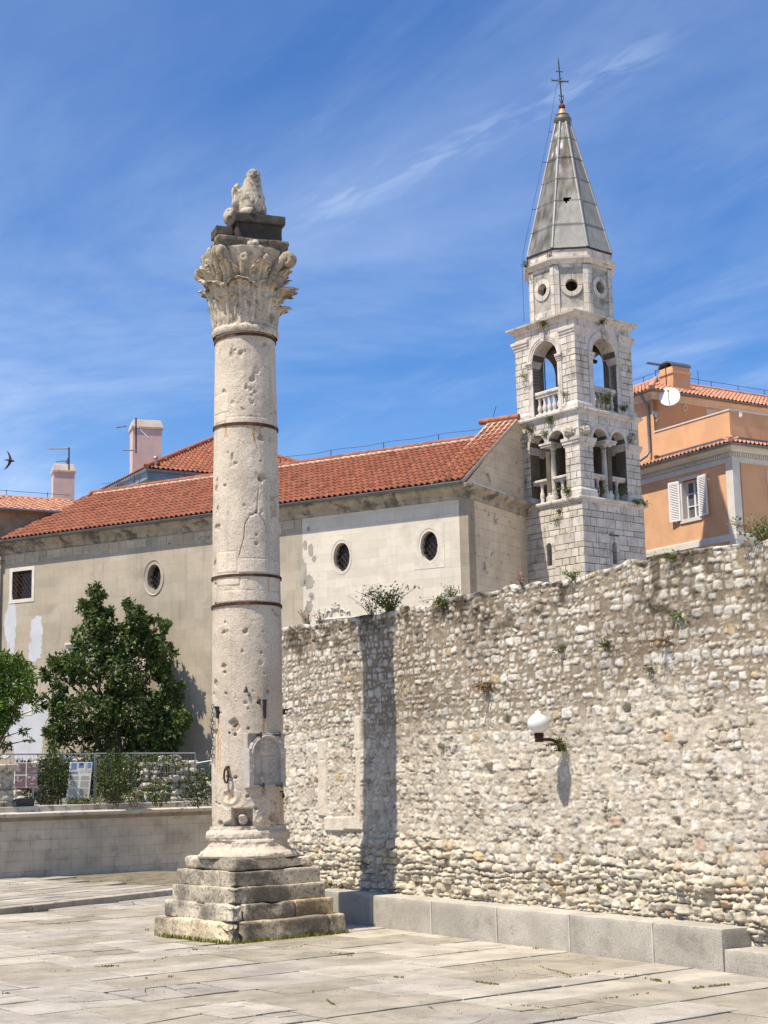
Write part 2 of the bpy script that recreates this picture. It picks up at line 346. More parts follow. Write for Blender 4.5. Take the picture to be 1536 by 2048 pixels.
# ------------------------------------------------------------------ materials (all procedural)
def material(name, base, rough=.85, metal=0.0, var=.12, vscale=2.0, dark=None, dark_amt=0.0, dark_scale=1.6, dark_lo=.52, dark_hi=.68,
             fine=.10, fscale=35.0, bump=.25, bscale=40.0, pits=0.0, brick=None, streak=0.0, spec=.3, base2=None, moss=None, pit_lo=.62):
    m = bpy.data.materials.new(name); m.use_nodes = True; t = m.node_tree; N, L = t.nodes, t.links
    bs = N['Principled BSDF']; bs.inputs['Roughness'].default_value = rough; bs.inputs['Metallic'].default_value = metal
    bs.inputs['Specular IOR Level'].default_value = spec
    co = N.new('ShaderNodeTexCoord').outputs['Object']
    def noise(sc, det=5, ro=.55, vec=co, dist=0):
        n = N.new('ShaderNodeTexNoise'); n.inputs['Scale'].default_value = sc; n.inputs['Detail'].default_value = det
        n.inputs['Roughness'].default_value = ro; n.inputs['Distortion'].default_value = dist; L.new(vec, n.inputs['Vector']); return n.outputs[0]
    def ramp(x, lo, hi, a=0., b=1.):
        n = N.new('ShaderNodeMapRange'); n.interpolation_type = 'SMOOTHSTEP'
        for k, vv in ((1, lo), (2, hi), (3, a), (4, b)): n.inputs[k].default_value = vv
        L.new(x, n.inputs[0]); return n.outputs[0]
    def mx(fac, a, b, mode='MIX'):
        n = N.new('ShaderNodeMix'); n.data_type = 'RGBA'; n.blend_type = mode
        for k, vv in ((0, fac), (6, a), (7, b)):
            if isinstance(vv, (tuple, list)): n.inputs[k].default_value = tuple(vv)[:3] + (1,)
            elif isinstance(vv, (int, float)): n.inputs[k].default_value = vv
            else: L.new(vv, n.inputs[k])
        return n.outputs[2]
    def mul(a, b):
        n = N.new('ShaderNodeMath'); n.operation = 'MULTIPLY'
        for k, vv in ((0, a), (1, b)):
            if isinstance(vv, (int, float)): n.inputs[k].default_value = vv
            else: L.new(vv, n.inputs[k])
        return n.outputs[0]
    b2 = base2 or tuple(c * (1 - 1.6 * var) for c in base)
    c = mx(ramp(noise(vscale, 6), .35, .65), tuple(min(1, x * (1 + var * .6)) for x in base), b2)
    if streak > 0:
        mp = N.new('ShaderNodeMapping'); mp.inputs['Scale'].default_value = (5, 5, .35); L.new(co, mp.inputs[0])
        c = mx(mul(ramp(noise(1.6, 6, .6, mp.outputs[0]), .52, .72), streak), c, tuple(x * .35 for x in base))
    if dark is not None:
        dn = noise(dark_scale, 10, .68, dist=.3)
        c = mx(mul(ramp(dn, dark_lo, dark_hi), dark_amt), c, dark)
    if moss is not None:
        c = mx(mul(ramp(noise(3.1, 8, .7), .60, .70), .6), c, moss)
    hb = None
    if brick is not None:
        bw, bh, mort, mcol, off = brick
        sp = N.new('ShaderNodeSeparateXYZ'); L.new(co, sp.inputs[0]); ad = N.new('ShaderNodeMath'); ad.operation = 'ADD'
        L.new(sp.outputs[0], ad.inputs[0]); L.new(sp.outputs[1], ad.inputs[1]); cb = N.new('ShaderNodeCombineXYZ')
        L.new(ad.outputs[0], cb.inputs[0]); L.new(sp.outputs[2], cb.inputs[1])
        # wobble the joints a little
        br = N.new('ShaderNodeTexBrick'); br.offset = off; br.inputs['Scale'].default_value = 1.0
        br.inputs['Brick Width'].default_value = bw; br.inputs['Row Height'].default_value = bh; br.inputs['Mortar Size'].default_value = mort
        br.inputs['Mortar Smooth'].default_value = .3; br.inputs['Bias'].default_value = 0
        br.inputs['Color1'].default_value = (1, 1, 1, 1); br.inputs['Color2'].default_value = (.86, .86, .84, 1); br.inputs['Mortar'].default_value = (1, 1, 1, 1)
        L.new(cb.outputs[0], br.inputs['Vector'])
        c = mx(.8, c, br.outputs['Color'], 'MULTIPLY')
        c = mx(mul(br.outputs['Fac'], ramp(noise(2.3, 4), .35, .6, .25, 1.)), c, mcol)
        hb = br.outputs['Fac']
    fn = noise(fscale, 6, .7)
    fr_ = N.new('ShaderNodeMapRange'); fr_.inputs[1].default_value = .3; fr_.inputs[2].default_value = .7; fr_.inputs[3].default_value = 1 - fine; fr_.inputs[4].default_value = 1 + fine
    L.new(fn, fr_.inputs[0])
    cc = N.new('ShaderNodeCombineXYZ')
    for k in range(3): L.new(fr_.outputs[0], cc.inputs[k])
    c = mx(1.0, c, cc.outputs[0], 'MULTIPLY')
    if pits > 0:
        vo = noise(fscale * .8, 3, .5); c = mx(mul(ramp(vo, pit_lo, pit_lo + .08), pits), c, tuple(x * .22 for x in base))
    an = N.new('ShaderNodeAttribute'); an.attribute_name = 'tint'
    c = mx(1.0, c, an.outputs['Color'], 'MULTIPLY')
    L.new(c, bs.inputs['Base Color'])
    if bump > 0:
        bp = N.new('ShaderNodeBump'); bp.inputs['Strength'].default_value = bump; bp.inputs['Distance'].default_value = .02
        h = noise(bscale, 8, .7)
        if hb is not None:
            sb = N.new('ShaderNodeMath'); sb.operation = 'SUBTRACT'; L.new(h, sb.inputs[0]); L.new(hb, sb.inputs[1]); h = sb.outputs[0]
        L.new(h, bp.inputs['Height']); L.new(bp.outputs[0], bs.inputs['Normal'])
    return m
def leaf_material(name, base):
    m = bpy.data.materials.new(name); m.use_nodes = True; t = m.node_tree; N, L = t.nodes, t.links
    bs = N['Principled BSDF']; bs.inputs['Roughness'].default_value = .5; bs.inputs['Specular IOR Level'].default_value = .35
    an = N.new('ShaderNodeAttribute'); an.attribute_name = 'tint'
    x = N.new('ShaderNodeMix'); x.data_type = 'RGBA'; x.blend_type = 'MULTIPLY'; x.inputs[0].default_value = 1
    x.inputs[6].default_value = base + (1,); L.new(an.outputs['Color'], x.inputs[7]); L.new(x.outputs[2], bs.inputs['Base Color'])
    tr = N.new('ShaderNodeBsdfTranslucent'); L.new(x.outputs[2], tr.inputs[0])
    ms = N.new('ShaderNodeMixShader'); ms.inputs[0].default_value = .25; L.new(bs.outputs[0], ms.inputs[1]); L.new(tr.outputs[0], ms.inputs[2])
    L.new(ms.outputs[0], N['Material Output'].inputs[0]); return m
def glass_material(name, base, rough=.08):
    m = bpy.data.materials.new(name); m.use_nodes = True; b = m.node_tree.nodes['Principled BSDF']
    b.inputs['Base Color'].default_value = base + (1,); b.inputs['Roughness'].default_value = rough; b.inputs['Specular IOR Level'].default_value = .6; return m

M = {}
M['paving'] = material('paving_stone', (.355, .322, .268), var=.13, vscale=1.3, dark=(.20, .172, .13), dark_amt=.7, dark_scale=1.9, dark_lo=.50, dark_hi=.70, fine=.16, fscale=28, bump=.35, bscale=30, pits=.25)
M['joint'] = material('joint_earth', (.20, .165, .115), var=.25, vscale=4, dark=(.07, .10, .03), dark_amt=.6, dark_scale=1.3, fine=.2, bump=.5)
M['kerb'] = material('kerb_limestone', (.42, .37, .30), dark=(.16, .14, .115), dark_amt=.7, dark_scale=2.5, fine=.15, bump=.4)
M['column'] = material('column_limestone', (.575, .495, .395), var=.09, vscale=1.3, dark=(.36, .28, .19), dark_amt=.5, dark_scale=1.1, fine=.16, fscale=42, bump=.7, bscale=30, pits=.5, pit_lo=.575, streak=.30)
M['plinth'] = material('plinth_limestone', (.50, .445, .355), var=.14, vscale=1.4, dark=(.135, .122, .10), dark_amt=.88, dark_scale=1.25, dark_lo=.44, dark_hi=.60, fine=.28, fscale=22, bump=1.0, bscale=22, pits=.65, pit_lo=.56)
M['capital'] = material('capital_limestone', (.50, .43, .335), var=.12, vscale=3, dark=(.11, .095, .075), dark_amt=.6, dark_scale=4.2, dark_lo=.53, dark_hi=.64, fine=.22, fscale=28, bump=.9, bscale=28, pits=.6, pit_lo=.57)
M['impost'] = material('blackened_stone', (.062, .053, .042), var=.2, vscale=3, dark=(.035, .03, .025), dark_amt=.9, dark_scale=2.2, dark_lo=.42, dark_hi=.6, fine=.25, bump=.6, moss=(.10, .095, .03))
M['griffin'] = material('griffin_limestone', (.46, .405, .32), var=.1, vscale=4, dark=(.09, .08, .062), dark_amt=.85, dark_scale=5.5, dark_lo=.48, dark_hi=.62, fine=.25, fscale=45, bump=.7, bscale=35, pits=.4)
M['plaque'] = material('grey_marble', (.42, .385, .34), var=.1, dark=(.2, .18, .16), dark_amt=.5, dark_scale=4, fine=.12, bump=.5)
M['iron'] = material('rusted_iron', (.075, .04, .028), rough=.75, metal=.3, var=.3, vscale=9, fine=.3, bump=.4)
M['rust'] = material('rust_stain', (.42, .24, .10), var=.2, bump=.3)
M['rubble'] = material('rubble_masonry', (1, 1, 1), var=.07, vscale=6, base2=(.86, .84, .80), fine=.16, fscale=34, bump=.5, bscale=34, pits=.42, pit_lo=.585)
M['bench'] = material('washed_concrete', (.40, .368, .312), var=.10, vscale=1.5, dark=(.20, .18, .15), dark_amt=.45, dark_scale=2.0, fine=.22, fscale=30, bump=.6, bscale=34, pits=.35)
M['plaza'] = material('far_paving', (.46, .405, .325), var=.12, vscale=.8, fine=.1)
M['bench_seam'] = material('seam_mortar', (.52, .48, .42), fine=.1)
M['ashlar'] = material('church_limestone', (.64, .58, .485), var=.05, streak=.10, vscale=.9, dark=(.42, .37, .29), dark_amt=.35, dark_scale=1.2, fine=.05, fscale=30, bump=.12, brick=(.62, .27, .004, (.38, .33, .26), .45))
M['endwall'] = material('weathered_limestone', (.70, .575, .415), var=.08, vscale=.9, dark=(.17, .145, .115), dark_amt=.75, dark_scale=2.4, dark_lo=.56, dark_hi=.66, fine=.08, streak=.25, fscale=30, bump=.2, brick=(.66, .29, .006, (.27, .22, .16), .45))
M['plaster'] = material('grey_beige_plaster', (.43, .37, .285), var=.09, vscale=.55, dark=(.29, .25, .195), dark_amt=.6, dark_scale=.7, fine=.09, streak=.32, fscale=22, bump=.15, brick=(.72, .31, .003, (.25, .22, .18), .5))
M['patch'] = material('grey_patch_plaster', (.36, .33, .28), fine=.12)
M['white_patch'] = material('white_paint', (.50, .51, .545), var=.05, vscale=1.5, fine=.05, bump=.1)
M['trim'] = material('white_stone_trim', (.62, .575, .50), var=.07, vscale=3, dark=(.36, .32, .26), dark_amt=.3, fine=.07, bump=.15)
M['cornice'] = material('dirty_cornice', (.40, .345, .265), var=.12, dark=(.085, .075, .06), dark_amt=.85, dark_scale=2.4, dark_lo=.46, dark_hi=.64, fine=.12, bump=.3)
M['tower'] = material('tower_limestone', (.60, .55, .49), var=.10, vscale=2.4, dark=(.20, .175, .14), dark_amt=.8, dark_scale=2.8, dark_lo=.53, dark_hi=.68, fine=.12, fscale=30, bump=.4, bscale=30, streak=.5)
M['joint_dark'] = material('dark_joint', (.13, .115, .09), fine=.2)
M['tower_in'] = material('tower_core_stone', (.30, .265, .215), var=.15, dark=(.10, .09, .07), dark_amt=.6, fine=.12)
M['render_grey'] = material('mouldy_render', (.40, .375, .325), var=.1, vscale=3, dark=(.12, .11, .095), dark_amt=.75, dark_scale=2.6, dark_lo=.46, dark_hi=.64, fine=.2, fscale=30, bump=.3)
M['lead'] = material('lead_sheet', (1, 1, 1), rough=.5, metal=.15, var=.08, vscale=4, fine=.06, bump=.12, bscale=12, spec=.5)
M['tile'] = material('terracotta_tile', (.285, .10, .054), rough=.8, var=.14, vscale=5, dark=(.16, .08, .05), dark_amt=.4, dark_scale=3, dark_lo=.58, dark_hi=.75, fine=.12, bump=.2)
M['tile_pale'] = material('pale_terracotta_tile', (.50, .245, .155), rough=.8, var=.14, vscale=5, fine=.12, bump=.2)
M['mortar_ridge'] = material('ridge_mortar', (.55, .47, .38), fine=.15, bump=.4)
M['zinc'] = material('grey_zinc', (.17, .19, .20), rough=.45, metal=.5, var=.1, fine=.05, bump=.05)
M['bluezinc'] = material('blue_grey_sheet', (.22, .29, .36), rough=.55, metal=.2, var=.1, fine=.05, bump=.05)
M['orange'] = material('orange_render', (.66, .375, .205), streak=.10, var=.07, vscale=.8, dark=(.55, .30, .16), dark_amt=.35, dark_scale=1.1, fine=.05, fscale=26, bump=.12)
M['house_trim'] = material('house_white_trim', (.62, .58, .52), var=.05, fine=.06, bump=.12)
M['white'] = material('white_gloss_paint', (.74, .74, .73), rough=.4, var=.03, fine=.03, bump=.03)
M['pink'] = material('pink_render', (.56, .42, .385), var=.07, vscale=2, fine=.06, bump=.15)
M['cream'] = material('cream_render', (.56, .49, .38), var=.07, fine=.06, bump=.15)
M['brownwall'] = material('brown_stained_wall', (.30, .225, .16), var=.12, dark=(.13, .10, .08), dark_amt=.6, fine=.12)
M['wood'] = material('brown_wood', (.28, .13, .06), var=.15, fine=.1)
M['galv'] = material('galvanised_steel', (.40, .42, .42), rough=.4, metal=.7, var=.08, fine=.05, bump=.03)
M['blackmetal'] = material('dark_metal', (.05, .05, .055), rough=.5, metal=.5, bump=.05)
M['terrace'] = material('terrace_limestone', (.58, .485, .36), var=.12, vscale=1.1, dark=(.21, .18, .14), dark_amt=.5, dark_scale=2.2, dark_lo=.54, dark_hi=.70, streak=.25, fine=.08, fscale=25, bump=.2, brick=(.95, .30, .006, (.26, .19, .12), .47))
M['terrace_trim'] = material('terrace_cornice_stone', (.55, .49, .40), var=.09, dark=(.12, .105, .09), dark_amt=.7, dark_scale=2.6, dark_lo=.55, dark_hi=.66, fine=.12, bump=.3)
M['soil'] = material('terrace_soil', (.16, .13, .085), var=.3, vscale=3, dark=(.06, .08, .03), dark_amt=.7, fine=.25, bump=.6)
M['heap'] = material('heap_limestone', (.46, .42, .35), var=.14, vscale=4, dark=(.12, .11, .095), dark_amt=.6, dark_scale=3, fine=.2, bump=.6)
M['glass_dark'] = glass_material('dark_window_glass', (.012, .012, .014), .15)
M['pane'] = glass_material('house_window_glass', (.10, .12, .135), .06)
M['globe'] = glass_material('opal_globe', (.64, .635, .60), .22)
M['lampmetal'] = material('maroon_lamp_metal', (.055, .015, .014), rough=.45, metal=.2, var=.1, bump=.05)
M['board'] = material('board_print', (1, 1, 1), rough=.5, var=.02, fine=.02, bump=0)
M['bark'] = material('tree_bark', (.12, .09, .06), var=.2, fine=.2, bump=.6)
M['leaf_dark'] = leaf_material('evergreen_leaf', (.066, .105, .026))
M['leaf_bright'] = leaf_material('bright_leaf', (.105, .19, .028))
M['leaf_weed'] = leaf_material('weed_leaf', (.10, .155, .035))
M['stem'] = material('dry_stem', (.17, .115, .065), fine=.1, bump=0)
M['flower'] = leaf_material('pink_flower', (.55, .16, .33))
M['moss'] = leaf_material('moss_blade', (.085, .11, .022))
M['feather'] = material('swift_plumage', (.018, .017, .017), rough=.6, var=.2, bump=.05)

def leaves(name, P, size, mat, parent, rng, tint=None, droop=.25, wide=.45, out=None):
    """one mesh of many small pointed leaves at points P"""
    n = len(P); d = rng.normal(size=(n, 3)); d[:, 2] -= droop
    if out is not None: d += out
    d /= np.linalg.norm(d, axis=1, keepdims=True)
    a = rng.normal(size=(n, 3)); a -= d * (a * d).sum(1, keepdims=True); a /= np.linalg.norm(a, axis=1, keepdims=True)
    nn = np.cross(d, a); s = (size * rng.uniform(.6, 1.35, n))[:, None]
    V = np.stack([P, P + d * s * .5 + a * s * wide * .5 + nn * s * .06, P + d * s, P + d * s * .5 - a * s * wide * .5 + nn * s * .06], 1).reshape(-1, 3)
    F = np.arange(4 * n).reshape(n, 4)
    t = np.ones((n, 3)) if tint is None else tint
    return mesh_np(name, V, F, mat, parent, np.repeat(t, 4, 0), False)
def clump_points(c, r, n, rng, shell=.55):
    d = rng.normal(size=(n, 3)); d /= np.linalg.norm(d, axis=1, keepdims=True)
    k = rng.uniform(0, 1, n) ** (1 / 3); k = np.where(rng.uniform(size=n) < shell, rng.uniform(.78, 1.08, n), k)
    p = d * k[:, None]
    p *= (1 + .35 * fbm(d * 2.2 + np.array(c) * 1.7, 3, 7))[:, None]
    return np.array(c) + p * np.array(r)
# ------------------------------------------------------------------ ground and paving
R0 = random.Random(7); NR = np.random.default_rng(7)
g = MB(); g.box(-1500, 1500, -300, 3000, -1.0, -.06); tag(g.build('ground', M['plaza']), kind='structure')
g = MB(); g.add([(-14, 12.5, -.035), (9, 12.5, -.035), (16, 45, -.035), (-18, 45, -.035)], [(0, 1, 2, 3)]); tag(g.build('joint_earth', M['joint']), kind='structure')
WO = Vector((4.51, 21.86, 0)); WX, WY = axes(31.8); WFACE = .60         # bench front line and rubble-wall face
PX, PY = axes(38.5)                                                      # run of the paving rows
TA = on_z(0, 1757, .15); TX, TY = axes(40.6)                             # terrace wall foot
SA = on_z(0, 1830, 0); SB = on_z(344, 1791, 0); SX = (SB - SA).normalized(); SY = Vector((-SX.y, SX.x, 0))
def slab_field(o, ax, ay, x0, x1, y0, y1, z, keep, seed, wr, lr, th=.06, crack=.34):
    rng = random.Random(seed); mb = MB(); y = y0
    def slab(pts, tint):
        c = sum(pts, Vector()) / len(pts); zz = rng.uniform(-.006, .006)
        n = len(pts); top = []
        for p in pts: top.append(o + ax * p.x + ay * p.y + Z * (z + zz + rng.uniform(-.004, .004)))
        inn = [o + ax * (p.x + (c.x - p.x) * .012) + ay * (p.y + (c.y - p.y) * .012) + Z * (z + zz + .006) for p in pts]
        bot = [q - Z * th for q in top]
        mb.add(top + inn + bot, [tuple(range(n, 2 * n))] + [(i, (i + 1) % n, n + (i + 1) % n, n + i) for i in range(n)] + [(2 * n + i, 2 * n + (i + 1) % n, (i + 1) % n, i) for i in range(n)], tint)
    def jag(a, b, k, amt):
        """a joint edge with a little waver"""
        out = [a]; d = b - a; q = Vector((-d.y, d.x, 0)).normalized() if d.length else Vector()
        for i in range(1, k): out.append(a + d * (i / k + rng.uniform(-.08, .08) / k) + q * rng.gauss(0, amt))
        return out
    def emit(pts, tint, amt=.012):
        out = []
        for i, p in enumerate(pts):
            q = pts[(i + 1) % len(pts)]; out += jag(p, q, max(1, int((q - p).length / .3)), amt)
        slab(out, tint)
    def cut(pts, tint, depth):
        if depth == 0 or len(pts) < 3: emit(pts, tint, .018); return
        i = max(range(len(pts)), key=lambda k: (pts[k] - pts[(k + 1) % len(pts)]).length); n = len(pts)
        j = (i + rng.choice([2, 2, n - 2] if n > 3 else [1, 2])) % n
        if j == i: j = (i + 1) % n
        p = pts[i].lerp(pts[(i + 1) % n], rng.uniform(.3, .7)); q = pts[j].lerp(pts[(j + 1) % n], rng.uniform(.3, .7))
        A = [p]; k = (i + 1) % n
        while True:
            A.append(pts[k])
            if k == j: break
            k = (k + 1) % n
        A.append(q); B = [q]; k = (j + 1) % n
        while True:
            B.append(pts[k])
            if k == i: break
            k = (k + 1) % n
        B.append(p); g_ = .008
        for Q in (A, B):
            c = sum(Q, Vector()) / len(Q); Q = [x + (c - x).normalized() * g_ for x in Q]
            f = rng.uniform(.93, 1.05); cut(Q, tuple(t * f for t in tint), depth - 1)
    while y < y1:
        w = rng.uniform(*wr); x = x0 + rng.uniform(-1, 0); yo = rng.uniform(-.03, .03)
        while x < x1:
            l = rng.uniform(*lr); gp = rng.uniform(.007, .026)
            P = o + ax * (x + l / 2) + ay * (y + w / 2)
            if keep(P):
                j = lambda: rng.uniform(-.02, .02)
                pts = [Vector((x + gp + j(), y + gp + yo + j() * .6, 0)), Vector((x + l - gp + j(), y + gp + yo + j() * .6, 0)), Vector((x + l - gp + j(), y + w - gp + yo + j() * .6, 0)), Vector((x + gp + j(), y + w - gp + yo + j() * .6, 0))]
                zone = vnoise(np.array([[P.x * .22, P.y * .22, 1.3]]), 4)[0]
                k = rng.random()
                if k < .30 + .25 * zone: f = rng.uniform(1.10, 1.26); tint = (f, f * 1.0, f * .99)
                elif k < .55: f = rng.uniform(.95, 1.12); tint = (f, f, f * 1.03)
                else: f = rng.uniform(.84, .97); tint = (f, f * .98, f * .93)
                cr = rng.random() < crack * (1.6 if zone < -.1 else .6)
                if cr: cut(pts, tint, rng.choice([1, 2, 2, 3]))
                else: emit(pts, tint)
            x += l
        y += w
    return mb
def in_front_step(P): return (P - SA).dot(SY) < -.02
def wall_side(P): return (P - WO).dot(WX) < .02
gp_ = slab_field(Vector((0, 0, 0)), PX, PY, -8, 40, 5, 40, 0.0, lambda P: in_front_step(P) and (P - WO).dot(WX) < .45 and abs(P.x) < P.y * .34 + 2 and P.y > 13, 3, (.75, 1.25), (1.0, 2.3))
tag(gp_.build('paving', M['paving']), kind='structure')
# one low step up to the strip of paving before the terrace
st = MB(); so = SA
def spt(a, b, z): return so + SX * a + SY * b + Z * z
L0, L1 = -9.0, 13.0
x = L0; rs = random.Random(11)
while x < L1:
    l = rs.uniform(1.1, 2.3); f = rs.uniform(.85, 1.12)
    fr = Fr(spt(0, 0, 0), SX, -SY); st.fbox(fr, x + .006, x + l - .006, -.03, .14 + rs.uniform(-.006, .006), -.42, rs.uniform(-.008, .008), (f, f, f * .98), .012); x += l
tag(st.build('kerb', M['kerb']), kind='structure')
st = MB(); st.add([spt(L0, .1, .11), spt(L1, .1, .11), spt(L1, 22, .11), spt(L0, 22, .11)], [(0, 1, 2, 3)]); tag(st.build('raised_ground', M['joint']), kind='structure')
up = slab_field(SA, SX, SY, L0, L1, .44, 22, .14, lambda P: (P - TA).dot(TY) < .3 and (P - WO).dot(WX) < .5, 5, (.5, .9), (.9, 2.2), .03, .12)
tag(up.build('raised_paving', M['paving']), kind='structure')

# ------------------------------------------------------------------ the ancient column
CC = Vector((-2.62, 28.8, 0)); CTH = 39.5
col = thing('ancient_column', 'tall ancient stone column with leafy capital, iron bands and stepped plinth on the paving', 'column', CC)
def course(s, z0, z1, splits, seed, r, amp, tints, chips=(), off=(0, 0)):
    cuts = [-s / 2] + [c for c in splits] + [s / 2]
    for i, (a, b) in enumerate(zip(cuts[:-1], cuts[1:])):
        V, F = rough_grid(b - a - .012, s, z1 - z0 + .01, r, .028, amp, seed + i, 2.6, [(cx - (a + b) / 2, cy, cz, cr, cd) for cx, cy, cz, cr, cd in chips])
        V = V + np.array([(a + b) / 2, 0, 0])
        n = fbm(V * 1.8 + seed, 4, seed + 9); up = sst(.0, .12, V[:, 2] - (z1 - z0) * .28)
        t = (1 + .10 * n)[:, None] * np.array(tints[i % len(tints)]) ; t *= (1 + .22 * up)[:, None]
        V = rot_xy(V, CTH, (off[0], off[1], (z0 + z1) / 2))
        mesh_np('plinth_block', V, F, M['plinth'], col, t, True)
course(2.53, -.06, .35, [-.98, .90], 21, .045, .024, [(1.12, 1.05, .9), (1.05, .98, .86), (1.2, 1.15, 1.02)], [(-1.27, -1.27, .1, .45, .12), (-1.2, -.95, .2, .3, .05)])
course(2.22, .345, .63, [-.86, .25], 31, .035, .020, [(.98, .98, .96), (.95, .92, .86), (1.15, .98, .74)], [(-1.1, -1.1, .15, .35, .07), (-.2, -1.1, .15, .25, .04), (-1.1, .0, .15, .25, .04)])
course(2.02, .625, .91, [], 41, .030, .018, [(.95, .93, .88)], [(-1.0, -1.0, .0, .3, .06), (-.4, -1.0, -.1, .3, .03)])
course(1.90, .905, 1.18, [], 51, .030, .016, [(.98, .96, .92)], [(-.95, -.95, -.1, .2, .04)])
course(1.70, 1.19, 1.40, [], 61, .055, .028, [(1.1, 1.08, 1.02)], [(.5, -.85, .1, .35, .07), (.85, -.3, .05, .4, .06)])

def revolve(name, zs, rfun, nth, mat, parent, dispfun=None, tintfun=None, cap=True):
    """rfun(theta, z) -> radius; angle 0 faces the camera, growing to the right"""
    th = np.linspace(0, 2 * np.pi, nth, endpoint=False); T, Zz = np.meshgrid(th, zs)
    Rr = rfun(T, Zz)
    def pos(Rr): return np.stack([Rr * np.sin(T), -Rr * np.cos(T), Zz], -1)
    if dispfun is not None: Rr = Rr + dispfun(T, Zz, pos(Rr))
    P = pos(Rr); tint = tintfun(T, Zz, P) if tintfun is not None else None
    return grid_np(name, P, mat, parent, tint, True, wrap=True)
# broken attic base
bp = np.array([(1.385, .90), (1.42, .92), (1.47, .88), (1.52, .79), (1.57, .735), (1.63, .715), (1.675, .715), (1.69, .745), (1.74, .765), (1.80, .765), (1.845, .74), (1.87, .70), (1.94, .685)])
def base_d(T, Zz, P):
    n = fbm(P * 2.2, 5, 71, .6); d = n * .065 + .022 * fbm(P * 11, 3, 72, .65)
    front = np.exp(-((np.angle(np.exp(1j * (T - .35)))) / .75) ** 2)
    d -= front * sst(1.66, 1.72, Zz) * (.06 + .09 * sst(-.2, .4, n)); d += front * (1 - sst(1.5, 1.66, Zz)) * .05 * sst(-.3, .3, fbm(P * 3, 3, 75))
    return d
zs = np.linspace(1.385, 1.94, 60)
revolve('column_base', zs, lambda T, Zz: np.interp(Zz, bp[:, 0], bp[:, 1]), 260, M['column'], col, base_d, lambda T, Zz, P: np.repeat((.98 + .12 * fbm(P * 3, 3, 77))[..., None], 3, -1))
# shaft: bullet scars, cracks, dowel holes, repair slabs
Zb, Zt = 1.90, 11.18
def shaft_r(z): k = np.clip((z - Zb) / (Zt - Zb), 0, 1); return .662 - .085 * k + .02 * np.sin(k * np.pi)
def shaft_px(x, y):
    """photo pixel -> (angle, height) on the shaft"""
    d = ray(x, y); o = EYE - CC; z = 6.0
    for _ in range(4):
        r = float(shaft_r(np.array(z))); a = d.x ** 2 + d.y ** 2; b = o.x * d.x + o.y * d.y; c = o.x ** 2 + o.y ** 2 - r * r
        q = b * b - a * c; t = (-b - math.sqrt(max(0, q))) / a; p = o + d * t; z = p.z
    return math.atan2(p.x, -p.y), z
SC = [(513, 741, 11, 1.0), (466, 806, 8, .6), (505, 805, 8, .8), (522, 922, 4, 1.5), (519, 957, 5, 1.2), (500, 800, 4, 1), (447, 1333, 9, 1.4), (449, 1345, 7, 1.2), (522, 1325, 7, .8), (530, 1347, 6, .9),
      (466, 1446, 13, 1.6), (472, 1456, 11, 1.3), (458, 1466, 4, 1.8), (470, 1469, 5, 1.8), (497, 1457, 4, 1.6), (491, 1383, 4, 1.6), (499, 1390, 4, 1.4), (517, 1405, 4, 1.6), (496, 1417, 3, 1.5), (536, 1382, 6, 1.5), (491, 1406, 7, .9),
      (452, 1387, 5, 1.2), (471, 1555, 5, 2.0), (457, 1553, 6, 2.2), (494, 1513, 4, 1.8), (495, 1593, 5, 1.7), (513, 1617, 5, 2.0), (432, 1605, 4, 1.2), (458, 1590, 14, .7), (462, 1596, 14, .7), 
      (545, 1635, 12, 1.6), (556, 1640, 12, 1.8), (440, 1648, 10, 1.5), (437, 1170, 5, .8), (540, 760, 5, .8), (455, 905, 4, .8), (488, 1010, 4, 1.0), (470, 700, 5, .9), (540, 690, 6, .9), (527, 1262, 5, .9), (450, 1245, 5, .9)]
CRK = [[(453, 668), (447, 680), (440, 700), (436, 722)], [(512, 1024), (500, 1030), (490, 1048), (488, 1075), (480, 1105), (476, 1118)], [(512, 1024), (520, 1030), (530, 1046), (534, 1066)], [(505, 862), (512, 885), (518, 915), (519, 957), (514, 1024)], [(533, 1130), (534, 1150), (530, 1175), (528, 1205)]]
SLAB = [(430, 458, 788, 826), (432, 452, 828, 846), (452, 556, 832, 846), (433, 475, 1103, 1146), (475, 560, 1116, 1146), (433, 480, 1150, 1172), (480, 560, 1148, 1180), (433, 560, 1180, 1203)]
_sc = [(shaft_px(x, y), r * .0074, k * .66) for x, y, r, k in SC]; _cr = [[shaft_px(x, y) for x, y in c] for c in CRK]
_sl = [(shaft_px(a, (c + d) / 2)[0], shaft_px(b, (c + d) / 2)[0], shaft_px((a + b) / 2, d)[1], shaft_px((a + b) / 2, c)[1]) for a, b, c, d in SLAB]
_aux = {}
